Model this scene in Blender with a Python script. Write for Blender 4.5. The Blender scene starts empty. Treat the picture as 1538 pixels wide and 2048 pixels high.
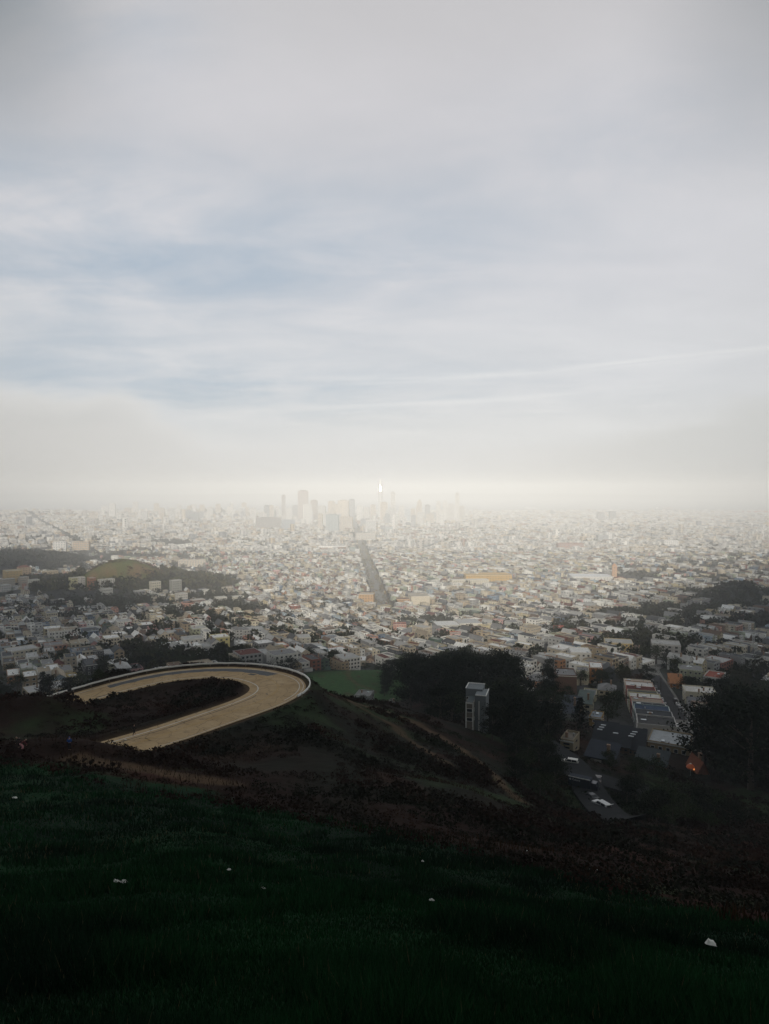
import bpy, math, random
import numpy as np
from mathutils import Vector, Matrix

random.seed(7)
RNG = np.random.default_rng(7)
S = bpy.context.scene
C = S.collection
R = math.radians

# ------------------------------------------------------------------ camera
CZ = 280.0
F = 1350.0
HPITCH = math.atan(47.0 / F)
cam_d = bpy.data.cameras.new('camera')
cam = bpy.data.objects.new('camera', cam_d)
C.objects.link(cam)
cam.location = (0, 0, CZ)
cam.rotation_euler = (R(90) - HPITCH, 0, 0)
cam_d.sensor_fit = 'VERTICAL'
cam_d.angle = 2 * math.atan(1024.0 / F)
cam_d.clip_start = 0.3
cam_d.clip_end = 90000
S.camera = cam
S.render.engine = 'CYCLES'

# ------------------------------------------------------------------ view
S.view_settings.view_transform = 'Standard'
S.view_settings.look = 'None'
S.view_settings.exposure = 0.0
S.view_settings.gamma = 1.0
S.cycles.use_denoising = True
S.cycles.max_bounces = 6
S.cycles.diffuse_bounces = 2
S.cycles.glossy_bounces = 2
S.cycles.volume_bounces = 4
S.cycles.transparent_max_bounces = 6
S.cycles.caustics_reflective = False
S.cycles.caustics_refractive = False

# ------------------------------------------------------------------ sun
SUN_EL, SUN_AZ = 24.0, 3.0          # height; degrees to the left of straight behind the camera
SUN_E = 2.9
d2sun = Vector((-math.sin(R(SUN_AZ)) * math.cos(R(SUN_EL)), -math.cos(R(SUN_AZ)) * math.cos(R(SUN_EL)), math.sin(R(SUN_EL))))
sd = bpy.data.lights.new('sun', 'SUN')
sd.energy = SUN_E
sd.angle = R(4.0)
sd.color = (1.0, 0.91, 0.77)
so = bpy.data.objects.new('sun', sd)
C.objects.link(so)
so.rotation_euler = (-d2sun).to_track_quat('-Z', 'Y').to_euler()
so.location = (0, 0, 900)

# ------------------------------------------------------------------ node helper
class NT:
    def __init__(s, tree): s.t = tree; s.n = tree.nodes; s.l = tree.links
    def node(s, typ, **kw):
        n = s.n.new(typ)
        for k, v in kw.items(): setattr(n, k, v)
        return n
    def put(s, sock, v):
        if v is None: return
        if hasattr(v, 'is_linked'): s.l.new(v, sock)
        else:
            try: sock.default_value = v
            except Exception: sock.default_value = tuple(v) + (1.0,)
    def m(s, op, a, b=None, c=None, clamp=False):
        n = s.node('ShaderNodeMath', operation=op, use_clamp=clamp)
        s.put(n.inputs[0], a); s.put(n.inputs[1], b); s.put(n.inputs[2], c)
        return n.outputs[0]
    def vm(s, op, a, b=None):
        n = s.node('ShaderNodeVectorMath', operation=op)
        s.put(n.inputs[0], a); s.put(n.inputs[1], b)
        return n.outputs[0]
    def mix(s, f, a, b, mode='MIX'):
        n = s.node('ShaderNodeMix', data_type='RGBA', blend_type=mode)
        s.put(n.inputs[0], f); s.put(n.inputs[6], a); s.put(n.inputs[7], b)
        return n.outputs[2]
    def noise(s, vec, scale, detail=4, rough=0.55, dist=0.0):
        n = s.node('ShaderNodeTexNoise')
        s.put(n.inputs['Vector'], vec); s.put(n.inputs['Scale'], scale); s.put(n.inputs['Detail'], detail)
        s.put(n.inputs['Roughness'], rough); s.put(n.inputs['Distortion'], dist)
        return n.outputs['Fac']
    def xyz(s, x, y, z):
        n = s.node('ShaderNodeCombineXYZ')
        s.put(n.inputs[0], x); s.put(n.inputs[1], y); s.put(n.inputs[2], z)
        return n.outputs[0]
    def ramp(s, f, stops):
        n = s.node('ShaderNodeValToRGB')
        cr = n.color_ramp
        cr.interpolation = 'EASE'
        while len(cr.elements) < len(stops): cr.elements.new(0.5)
        for e, (p, c) in zip(cr.elements, stops):
            e.position = p; e.color = tuple(c) + (1,)
        s.put(n.inputs[0], f)
        return n.outputs[0]
    def sstep(s, v, a, b):
        n = s.node('ShaderNodeMapRange', interpolation_type='SMOOTHSTEP')
        s.put(n.inputs[0], v); n.inputs[1].default_value = a; n.inputs[2].default_value = b
        n.inputs[3].default_value = 0; n.inputs[4].default_value = 1
        return n.outputs[0]
    def gauss(s, x, x0, sx, y=None, y0=0, sy=1):
        a = s.m('DIVIDE', s.m('SUBTRACT', x, x0), sx)
        q = s.m('MULTIPLY', a, a)
        if y is not None:
            b = s.m('DIVIDE', s.m('SUBTRACT', y, y0), sy)
            q = s.m('ADD', q, s.m('MULTIPLY', b, b))
        return s.m('EXPONENT', s.m('MULTIPLY', q, -1.0))

# ------------------------------------------------------------------ sky (Nishita behind thin cloud and fog)
SKY_K = 0.10
world = bpy.data.worlds.new('World')
S.world = world
world.use_nodes = True
w = NT(world.node_tree)
w.n.clear()
sky = w.node('ShaderNodeTexSky', sky_type='NISHITA')
sky.sun_disc = False
sky.sun_elevation = R(SUN_EL)
sky.sun_rotation = math.atan2(d2sun.x, d2sun.y)
sky.altitude = 280
sky.air_density = 1.0
sky.dust_density = 2.0
tc = w.node('ShaderNodeTexCoord').outputs['Generated']
sep = w.node('ShaderNodeSeparateXYZ'); w.l.new(tc, sep.inputs[0])
X, Y, Z = sep.outputs
el = w.m('MULTIPLY', w.m('ARCSINE', w.m('MAXIMUM', w.m('MINIMUM', Z, 1.0), -1.0)), 57.2958)
az = w.m('MULTIPLY', w.m('ARCTAN2', X, Y), 57.2958)
k = 1.0 / SKY_K
def K(r, g, b): return (r * k, g * k, b * k)
# soft cloud deck: colour by height
e01 = w.m('DIVIDE', el, 60.0, clamp=True)
deck = w.ramp(e01, [(0.0, (.74, .73, .715)), (0.07, (.77, .77, .765)), (0.16, (.73, .735, .75)), (0.30, (.69, .69, .715)), (0.46, (.66, .65, .67)), (0.62, (.59, .58, .59)), (0.85, (.46, .46, .475))])
# projected cloud coordinates (a layer overhead seen in perspective)
zz = w.m('ADD', w.m('MAXIMUM', Z, 0.0), 0.14)
cx_ = w.m('DIVIDE', X, zz); cy_ = w.m('DIVIDE', Y, zz)
cv = w.xyz(w.m('MULTIPLY', cx_, 0.85), cy_, 0.0)
n1 = w.noise(cv, 0.9, 7, 0.58, 0.4)
n2 = w.noise(w.xyz(w.m('MULTIPLY', cx_, 0.5), cy_, 3.1), 3.2, 6, 0.6, 0.6)
# where the veil is thin and blue comes through
b1 = w.gauss(az, -27.0, 17.0, el, 18.5, 6.5)
b2 = w.gauss(az, -14.0, 26.0, el, 8.2, 2.6)
b3 = w.gauss(az, -24.0, 9.0, el, 33.0, 3.5)
b4 = w.gauss(az, 0.0, 17.0, el, 19.0, 6.0)
b5 = w.gauss(az, 20.0, 12.0, el, 26.0, 4.0)
bb = w.m('ADD', w.m('ADD', w.m('MULTIPLY', b1, 1.0), w.m('MULTIPLY', b2, 0.6)), w.m('ADD', w.m('MULTIPLY', b3, 0.8), w.m('ADD', w.m('MULTIPLY', b4, 0.55), w.m('MULTIPLY', b5, 0.4))))
nn = w.m('ADD', w.m('MULTIPLY', n1, 0.62), w.m('MULTIPLY', n2, 0.38))
thin = w.m('MULTIPLY', bb, w.m('ADD', w.m('MULTIPLY', w.m('SUBTRACT', nn, 0.41), 5.0, clamp=True), 0.08), clamp=True)
# texture of the veil
tex = w.m('ADD', w.m('MULTIPLY', w.m('SUBTRACT', nn, 0.5), -0.32), 1.0)
deck2 = w.mix(1.0, deck, w.xyz(tex, tex, tex), 'MULTIPLY')
blue = (.36, .48, .595)
veil = w.mix(w.m('MULTIPLY', thin, 0.78), deck2, blue)
# long thin streaks low on the right
tilt = w.m('SUBTRACT', el, w.m('MULTIPLY', az, 0.035))
st_n = w.noise(w.xyz(w.m('MULTIPLY', az, 0.05), w.m('MULTIPLY', tilt, 1.1), 0.0), 1.0, 6, 0.6, 0.3)
st = w.m('MULTIPLY', w.m('ADD', w.gauss(tilt, 9.1, 0.34), w.m('MULTIPLY', w.gauss(tilt, 7.0, 0.25), 0.8)), w.sstep(st_n, 0.38, 0.62))
st = w.m('MULTIPLY', st, w.m('MULTIPLY', w.sstep(az, -20.0, 6.0), 0.95))
veil = w.mix(st, veil, (.83, .83, .83))
# fog bank: high on the left, low in the middle, hazy on the right
bn = w.noise(w.xyz(w.m('MULTIPLY', az, 0.11), w.m('MULTIPLY', el, 0.22), 5.0), 1.0, 7, 0.6, 0.2)
top_l = w.m('ADD', w.m('MULTIPLY', w.sstep(az, -24.0, -13.0), -3.9), 8.4)
top_c = w.m('MULTIPLY', w.sstep(az, -9.0, 4.0), -1.2)
top_r = w.m('MULTIPLY', w.sstep(az, 9.0, 30.0), 3.2)
top = w.m('ADD', w.m('ADD', top_l, top_c), top_r)
edge = w.m('SUBTRACT', w.m('ADD', top, w.m('MULTIPLY', w.m('SUBTRACT', bn, 0.5), 5.0)), el)
fog = w.m('MULTIPLY', w.sstep(edge, -0.35, 1.5), 0.88)
fogc = w.mix(w.sstep(edge, 0.0, 3.2), (.79, .775, .75), (.66, .645, .62))
fogc = w.mix(w.sstep(az, 4.0, 26.0), fogc, (.66, .66, .645))
fogc = w.mix(w.gauss(az, -2.0, 17.0), fogc, (.76, .755, .745))
body = w.mix(fog, veil, fogc)
# brighter air low in the middle, lens edge darkening painted towards the upper corners
glow = w.m('MULTIPLY', w.gauss(az, 0.0, 17.0, el, 0.0, 7.5), 0.6)
body = w.mix(glow, body, (.80, .795, .785))
corner = w.m('MULTIPLY', w.sstep(w.m('ABSOLUTE', az), 17.0, 35.0), w.sstep(el, 19.0, 34.0))
body = w.mix(w.m('MULTIPLY', corner, w.m('SUBTRACT', 1.0, w.m('MULTIPLY', w.sstep(az, -5.0, 5.0), 0.38))), body, (.21, .235, .25))
side = w.m('MULTIPLY', w.sstep(w.m('ABSOLUTE', az), 18.0, 42.0), 0.18)
body = w.mix(side, body, (.36, .37, .37))
scaled = w.node('ShaderNodeVectorMath', operation='SCALE')
w.put(scaled.inputs[0], body); scaled.inputs[3].default_value = k
cover = w.m('SUBTRACT', 0.97, w.m('MULTIPLY', thin, 0.12))
final = w.mix(cover, sky.outputs[0], scaled.outputs[0])
bg = w.node('ShaderNodeBackground'); w.l.new(final, bg.inputs[0]); bg.inputs[1].default_value = SKY_K
wo = w.node('ShaderNodeOutputWorld'); w.l.new(bg.outputs[0], wo.inputs[0])
world.cycles.sampling_method = 'MANUAL'
world.cycles.sample_map_resolution = 512

# ------------------------------------------------------------------ materials
def new_mat(name):
    m = bpy.data.materials.new(name); m.use_nodes = True
    t = NT(m.node_tree); t.n.clear()
    b = t.node('ShaderNodeBsdfPrincipled'); o = t.node('ShaderNodeOutputMaterial')
    t.l.new(b.outputs[0], o.inputs[0])
    return m, t, b
def bump(t, b, h, strength=0.5, dist=0.1):
    n = t.node('ShaderNodeBump'); n.inputs['Strength'].default_value = strength; n.inputs['Distance'].default_value = dist
    t.put(n.inputs['Height'], h); t.l.new(n.outputs[0], b.inputs['Normal'])
MATS = {}
def plain(name, col, rough=0.8, metal=0.0, var=0.25, scale=2.0, emit=None):
    if name in MATS: return MATS[name]
    m, t, b = new_mat(name)
    tcn = t.node('ShaderNodeTexCoord').outputs['Object']
    n = t.noise(tcn, scale, 5)
    f = t.m('ADD', t.m('MULTIPLY', t.m('SUBTRACT', n, 0.5), var * 2), 1.0)
    c = t.mix(1.0, tuple(col) + (1,), t.xyz(f, f, f), 'MULTIPLY')
    t.l.new(c, b.inputs['Base Color'])
    b.inputs['Roughness'].default_value = rough; b.inputs['Metallic'].default_value = metal
    if emit:
        b.inputs['Emission Color'].default_value = tuple(emit[:3]) + (1,); b.inputs['Emission Strength'].default_value = emit[3]
    MATS[name] = m
    return m
def objcol(name, rough=0.8, var=0.22, streak=True, spec=0.3, scale=0.35):
    """painted surface: colour from the object, worn by noise"""
    m, t, b = new_mat(name)
    oi = t.node('ShaderNodeObjectInfo')
    g = t.node('ShaderNodeNewGeometry').outputs['Position']
    n = t.noise(g, scale, 6, 0.6)
    if streak:
        n2 = t.noise(t.vm('MULTIPLY', g, (2.2, 2.2, 0.25)), 1.0, 4, 0.6)
        n = t.m('MULTIPLY', t.m('ADD', n, n2), 0.5)
    f = t.m('ADD', t.m('MULTIPLY', t.m('SUBTRACT', n, 0.5), var * 2.4), 1.0)
    c = t.mix(1.0, oi.outputs['Color'], t.xyz(f, f, f), 'MULTIPLY')
    t.l.new(c, b.inputs['Base Color']); b.inputs['Roughness'].default_value = rough
    b.inputs['Specular IOR Level'].default_value = spec
    MATS[name] = m
    return m
def attcol(name, rough=0.85, var=0.3, scale=0.2, detail=5, bumps=None, spec=0.2, stretch=(1, 1, 1)):
    """colour from the mesh attribute 'tint', broken up by noise"""
    m, t, b = new_mat(name)
    a = t.node('ShaderNodeAttribute', attribute_name='tint')
    g = t.vm('MULTIPLY', t.node('ShaderNodeNewGeometry').outputs['Position'], stretch)
    n = t.noise(g, scale, detail, 0.62)
    f = t.m('ADD', t.m('MULTIPLY', t.m('SUBTRACT', n, 0.5), var * 2.4), 1.0)
    f = t.m('MAXIMUM', f, 0.15)
    c = t.mix(1.0, a.outputs['Color'], t.xyz(f, f, f), 'MULTIPLY')
    t.l.new(c, b.inputs['Base Color']); b.inputs['Roughness'].default_value = rough
    b.inputs['Specular IOR Level'].default_value = spec
    if bumps: bump(t, b, t.noise(g, bumps[0], 6, 0.65), bumps[1], bumps[2])
    MATS[name] = m
    return m
WALL = objcol('painted_wall', 0.8)
ROOF = objcol('roofing', 0.9, 0.35, False, 0.2, 0.5)
PAINT = objcol('car_paint', 0.28, 0.05, False, 0.5)
CLOTH = objcol('clothing', 0.9, 0.15, False, 0.1, 6.0)
TRIM = plain('white_trim', (.72, .71, .67), 0.6)
DTRIM = plain('dark_trim', (.05, .05, .055), 0.6)
GLASS = plain('window_glass', (.035, .042, .05), 0.12, 0.0, 0.5, 0.4)
GARAGE = plain('garage_door_paint', (.38, .36, .32), 0.6)
TYRE = plain('tyre_rubber', (.02, .02, .02), 0.9)
METAL = plain('grey_metal', (.35, .35, .35), 0.45, 0.5)
BARK = plain('bark', (.06, .045, .035), 0.95, 0, 0.4, 3.0)
CITY = attcol('city_surfaces', 0.85, 0.22, 0.15)
FOL = attcol('foliage', 0.9, 0.4, 0.35, 4, None, 0.05)

# ------------------------------------------------------------------ mesh helpers
def link(o, parent=None):
    C.objects.link(o)
    if parent is not None: o.parent = parent
    return o
def tag(o, label=None, cat=None, group=None, kind=None):
    if label: o['label'] = label
    if cat: o['category'] = cat
    if group: o['group'] = group
    if kind: o['kind'] = kind
    return o
def empty(name, loc=(0, 0, 0), rz=0.0):
    o = bpy.data.objects.new(name, None); o.empty_display_size = 0.5
    o.location = loc; o.rotation_euler = (0, 0, rz); C.objects.link(o)
    return o
def mesh_obj(name, v, f, mats, parent=None, mi=None, color=None, smooth=False):
    me = bpy.data.meshes.new(name)
    me.from_pydata([tuple(p) for p in v], [], [tuple(q) for q in f])
    for m in (mats if isinstance(mats, (list, tuple)) else [mats]): me.materials.append(m)
    if mi is not None: me.polygons.foreach_set('material_index', mi)
    if smooth: me.polygons.foreach_set('use_smooth', [True] * len(me.polygons))
    me.update()
    o = bpy.data.objects.new(name, me)
    if color is not None: o.color = tuple(color[:3]) + (1,)
    return link(o, parent)
def data_obj(name, me, parent=None, loc=(0, 0, 0), rz=0.0, sc=(1, 1, 1), color=None):
    o = bpy.data.objects.new(name, me); o.location = loc; o.rotation_euler = (0, 0, rz); o.scale = sc
    if color is not None: o.color = tuple(color[:3]) + (1,)
    return link(o, parent)
class MB:
    def __init__(s): s.v = []; s.f = []; s.mi = []
    def add(s, v, f, mi=0):
        b = len(s.v); s.v += [tuple(p) for p in v]
        for q in f: s.f.append(tuple(i + b for i in q)); s.mi.append(mi)
    def box(s, x0, x1, y0, y1, z0, z1, mi=0, faces='all'):
        v = [(x0, y0, z0), (x1, y0, z0), (x1, y1, z0), (x0, y1, z0), (x0, y0, z1), (x1, y0, z1), (x1, y1, z1), (x0, y1, z1)]
        f = [(0, 1, 5, 4), (1, 2, 6, 5), (2, 3, 7, 6), (3, 0, 4, 7), (4, 5, 6, 7)]
        if faces == 'all': f.append((3, 2, 1, 0))
        s.add(v, f, mi)
    def tube(s, p, q, r0, r1, n=6, mi=0):
        p = Vector(p); q = Vector(q); d = (q - p).normalized()
        a = d.orthogonal().normalized(); b = d.cross(a)
        v = []
        for c, r in ((p, r0), (q, r1)):
            for i in range(n):
                t = 2 * math.pi * i / n
                v.append(c + (a * math.cos(t) + b * math.sin(t)) * r)
        f = [(i, (i + 1) % n, n + (i + 1) % n, n + i) for i in range(n)]
        f.append(tuple(range(n, 2 * n)))
        s.add(v, f, mi)
    def build(s, name, mats, parent=None, color=None, smooth=False):
        return mesh_obj(name, s.v, s.f, mats, parent, s.mi, color, smooth)

class Acc:
    """big merged meshes from numpy arrays; colour per face in attribute 'tint'"""
    def __init__(s): s.V = []; s.L = []; s.T = []; s.Cc = []; s.n = 0
    def add(s, v, f, c):
        v = np.asarray(v, np.float32).reshape(-1, 3); f = np.asarray(f, np.int32)
        s.V.append(v); s.L.append((f + s.n).ravel()); s.T.append(np.full(len(f), f.shape[1], np.int32))
        s.Cc.append(np.asarray(c, np.float32).reshape(-1, 3)); s.n += len(v)
    def build(s, name, mat, parent=None, smooth=False):
        V = np.concatenate(s.V); L = np.concatenate(s.L); T = np.concatenate(s.T); Cc = np.concatenate(s.Cc)
        me = bpy.data.meshes.new(name)
        me.vertices.add(len(V)); me.vertices.foreach_set('co', V.ravel())
        me.loops.add(len(L)); me.loops.foreach_set('vertex_index', L)
        me.polygons.add(len(T))
        st = np.zeros(len(T), np.int32); st[1:] = np.cumsum(T)[:-1]
        me.polygons.foreach_set('loop_start', st)
        try: me.polygons.foreach_set('loop_total', T)
        except Exception: pass
        if smooth: me.polygons.foreach_set('use_smooth', np.ones(len(T), bool))
        me.update(calc_edges=True)
        a = me.attributes.new('tint', 'FLOAT_COLOR', 'FACE')
        a.data.foreach_set('color', np.concatenate([Cc, np.ones((len(Cc), 1), np.float32)], 1).ravel())
        me.materials.append(mat)
        o = bpy.data.objects.new(name, me)
        return link(o, parent)

# ------------------------------------------------------------------ projection: photograph pixel + depth -> place
cp, sp = math.cos(HPITCH), math.sin(HPITCH)
def ray(px, py):
    a = (px - 769.0) / F; b = -(py - 1024.0) / F
    fy = cp + b * sp; fz = -sp + b * cp
    return a / fy, fz / fy            # x and z per metre of depth
def P(px, py, Yd):
    u, t = ray(px, py)
    return Vector((u * Yd, Yd, CZ + t * Yd))
def proj(x, y, z):
    x = np.asarray(x, float); y = np.asarray(y, float); z = np.asarray(z, float) - CZ
    fw = y * cp - z * sp; up = y * sp + z * cp
    fw = np.where(fw > 0.1, fw, 0.1)
    return 769 + F * x / fw, 1024 - F * up / fw
def drop(py, Yd): return -ray(769, py)[1] * Yd
# ------------------------------------------------------------------ value noise
def vnoise(x, y, seed=0):
    xi = np.floor(x).astype(np.int64); yi = np.floor(y).astype(np.int64)
    fx = x - xi; fy = y - yi
    fx = fx * fx * (3 - 2 * fx); fy = fy * fy * (3 - 2 * fy)
    def h(a, b):
        n = (a * 374761393 + b * 668265263 + seed * 974634777) & 0x7fffffff
        n = ((n ^ (n >> 13)) * 1274126177) & 0x7fffffff
        return ((n ^ (n >> 16)) & 0xffff) / 65535.0
    return (h(xi, yi) * (1 - fx) + h(xi + 1, yi) * fx) * (1 - fy) + (h(xi, yi + 1) * (1 - fx) + h(xi + 1, yi + 1) * fx) * fy
def fbm(x, y, sc, oct=4, seed=0):
    s = 0; a = 0.5; t = 0
    for i in range(oct):
        s = s + a * vnoise(x / sc + 17.3 * i, y / sc - 9.1 * i, seed + i); t += a; a *= 0.5; sc *= 0.5
    return s / t
def sstep(a, b, v):
    t = np.clip((np.asarray(v, float) - a) / (b - a), 0, 1)
    return t * t * (3 - 2 * t)
def pchip(xk, yk, x):
    h = np.diff(xk); dl = np.diff(yk) / h
    d = np.zeros_like(yk)
    for i in range(1, len(xk) - 1):
        if dl[i - 1] * dl[i] > 0:
            w1 = 2 * h[i] + h[i - 1]; w2 = h[i] + 2 * h[i - 1]
            d[i] = (w1 + w2) / (w1 / dl[i - 1] + w2 / dl[i])
    d[0] = dl[0]; d[-1] = dl[-1]
    x = np.clip(x, xk[0], xk[-1])
    i = np.clip(np.searchsorted(xk, x) - 1, 0, len(xk) - 2)
    t = (x - xk[i]) / h[i]
    return (yk[i] * (1 + 2 * t) * (1 - t) ** 2 + d[i] * h[i] * t * (1 - t) ** 2
            + yk[i + 1] * t * t * (3 - 2 * t) + d[i + 1] * h[i] * t * t * (t - 1))

# ------------------------------------------------------------------ the lie of the land
FARL = [(3000, -228), (4500, -222), (6000, -232), (7600, -272), (8600, -279), (9600, -284), (16000, -286)]
FARM = [(3000, -252), (4500, -240), (5600, -236), (7600, -272), (8600, -279), (9600, -284), (16000, -286)]
FARC = [(3000, -264), (6000, -273), (8300, -278), (9300, -283), (16000, -286)]
COLS = {
 -300: [(6, 2048), (16, 1800), (30, 1690), (50, 1600), (84, 1510), (110, 1490), (142, 1475), (200, 1490), (300, 1450), (400, 1400), (550, 1340), (700, 1292), (900, 1250), (1200, 1208), (1600, 1168), (2000, 1135)] + FARL,
 0: [(6, 2048), (16, 1800), (30, 1680), (50, 1590), (84, 1506), (110, 1478), (142, 1456), (155, 1452), (200, 1480), (300, 1440), (400, 1392), (550, 1335), (700, 1290), (900, 1250), (1200, 1210), (1600, 1170), (2000, 1140)] + FARL,
 200: [(6, 2048), (15, 1800), (30, 1690), (52, 1590), (80, 1517), (100, 1491), (108, 1484), (125, 1452), (140, 1420), (160, 1379), (172, 1356), (185, 1350), (240, 1420), (400, 1385), (520, 1340), (700, 1286), (900, 1248), (1200, 1208), (1600, 1168), (2000, 1138)] + FARL,
 400: [(6, 2048), (15, 1800), (30, 1690), (55, 1602), (85, 1530), (105, 1492), (115, 1466), (122, 1445), (140, 1402), (167, 1346), (178, 1332), (192, 1330), (240, 1400), (400, 1375), (520, 1325), (700, 1277), (850, 1250), (1100, 1215), (1400, 1182), (2000, 1140)] + FARM,
 600: [(6, 2048), (15, 1810), (30, 1715), (50, 1640), (80, 1560), (110, 1480), (130, 1423), (147, 1380), (157, 1366), (170, 1362), (205, 1400), (300, 1410), (450, 1385), (520, 1342), (600, 1318), (750, 1286), (1000, 1252), (1350, 1208), (2000, 1140)] + FARC,
 769: [(6, 2048), (15, 1825), (28, 1735), (50, 1650), (90, 1560), (150, 1470), (195, 1412), (210, 1408), (260, 1450), (400, 1408), (425, 1397), (470, 1366), (515, 1341), (560, 1348), (620, 1329), (750, 1295), (1000, 1257), (1350, 1211), (2000, 1140)] + FARC,
 950: [(6, 2048), (15, 1830), (28, 1755), (45, 1702), (80, 1622), (130, 1540), (175, 1490), (200, 1462), (260, 1450), (350, 1410), (450, 1375), (600, 1320), (750, 1287), (1000, 1255), (1350, 1209), (2000, 1140)] + FARC,
 1150: [(6, 2048), (13, 1880), (22, 1810), (35, 1760), (60, 1705), (100, 1658), (135, 1634), (150, 1625), (168, 1572), (185, 1528), (215, 1502), (260, 1462), (330, 1420), (420, 1380), (520, 1340), (700, 1290), (1000, 1240), (1350, 1200), (2000, 1138)] + FARC,
 1350: [(6, 2048), (12, 1900), (20, 1850), (35, 1800), (60, 1745), (100, 1692), (140, 1645), (180, 1590), (230, 1530), (300, 1465), (370, 1410), (450, 1355), (520, 1330), (700, 1280), (900, 1245), (1200, 1208), (1600, 1168), (2200, 1128)] + FARC,
 1538: [(6, 2048), (12, 1920), (18, 1870), (30, 1830), (60, 1770), (100, 1720), (150, 1650), (200, 1580), (280, 1500), (380, 1430), (450, 1390), (600, 1330), (800, 1275), (1000, 1225), (1200, 1200), (1500, 1180), (2200, 1127)] + FARC,
}
_cu, _ck = [], []
for _px, _l in sorted(COLS.items()):
    th = math.atan(ray(_px, 1250)[0])
    ys = [0.0, 2.0]; ds = [1.9, 2.75]
    for a, b in _l:
        ys.append(a); ds.append(-b if b < 0 else drop(b, a))
    xk = np.log(np.array(ys) + 5.0)
    _cu.append(th); _ck.append((xk, np.array(ds)))
_cu = np.array(_cu)

# road: centre line through the hairpin (pixel x, pixel y, drop below the camera, half width)
RD = [(-230, 1500, 52.0, 4.6), (-60, 1462, 51.0, 4.6), (60, 1427, 49.8, 4.7), (165, 1395, 48.8, 5.0), (250, 1371, 48.0, 5.2), (340, 1352, 47.2, 5.4), (430, 1345, 46.2, 5.6), (500, 1349, 45.2, 5.9),
      (546, 1362, 44.2, 6.2), (556, 1378, 43.4, 6.0), (534, 1396, 42.8, 5.5), (490, 1414, 42.4, 5.1), (420, 1438, 41.9, 4.9), (350, 1462, 41.4, 4.8), (285, 1482, 40.9, 4.8), (225, 1500, 40.4, 4.8), (140, 1525, 39.6, 4.8)]
_rp = []
for px, py, dz, hw in RD:
    u, t = ray(px, py); Yd = dz / -t
    _rp.append((u * Yd, Yd, CZ - dz, hw))
_rp = np.array(_rp)
def catmull(pts, n):
    pts = np.asarray(pts, float); out = []
    pp = np.vstack([2 * pts[0] - pts[1], pts, 2 * pts[-1] - pts[-2]])
    for i in range(1, len(pp) - 2):
        p0, p1, p2, p3 = pp[i - 1], pp[i], pp[i + 1], pp[i + 2]
        for t in np.linspace(0, 1, n, endpoint=False):
            out.append(0.5 * ((2 * p1) + (p2 - p0) * t + (2 * p0 - 5 * p1 + 4 * p2 - p3) * t * t + (3 * p1 - p0 - 3 * p2 + p3) * t ** 3))
    out.append(pp[-2])
    return np.array(out)
def resample(c, step):
    d = np.r_[0, np.cumsum(np.hypot(np.diff(c[:, 0]), np.diff(c[:, 1])))]
    n = int(d[-1] / step) + 1
    s = np.linspace(0, d[-1], n)
    return np.stack([np.interp(s, d, c[:, k]) for k in range(c.shape[1])], 1), s
ROADC, ROADS = resample(catmull(_rp, 14), 1.0)
def smooth_arr(a, k=7):
    ker = np.ones(k) / k
    return np.convolve(np.pad(a, k // 2, mode='edge'), ker, 'valid')
for _k in range(4): ROADC[:, _k] = smooth_arr(ROADC[:, _k], 7)
def road_near(x, y):
    """distance to the centre line, its height and half width (only evaluated near the loop)"""
    dist = np.full(x.shape, 1e3); rz = np.zeros(x.shape); hw = np.full(x.shape, 5.0)
    m = (y > 70) & (y < 215) & (x > -135) & (x < 20)
    if m.any():
        xm = x[m]; ym = y[m]
        d2 = (xm[:, None] - ROADC[None, :, 0]) ** 2 + (ym[:, None] - ROADC[None, :, 1]) ** 2
        i = d2.argmin(1)
        dist[m] = np.sqrt(d2[np.arange(len(i)), i]); rz[m] = ROADC[i, 2]; hw[m] = ROADC[i, 3]
    return dist, rz, hw
HILLS = []  # x, y, height, sx, sy
def hill(px, Yd, h, sx, sy):
    u = ray(px, 1120)[0]; HILLS.append((u * Yd, Yd, h, sx, sy))
hill(235, 1500, 50, 82, 120); hill(200, 1480, 10, 70, 120); hill(290, 1520, 16, 60, 140); hill(400, 1560, 12, 80, 120)
hill(30, 2050, 24, 100, 200); hill(95, 2080, 10, 80, 160); hill(-140, 2000, 38, 180, 260)
HILLS.append((-70, 128, 6.0, 15, 9)); HILLS.append((-41, 86, 2.3, 13, 5.5)); hill(1460, 1230, 16, 130, 90); hill(70, 5600, 40, 500, 400); hill(420, 5800, 45, 420, 400)
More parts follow.
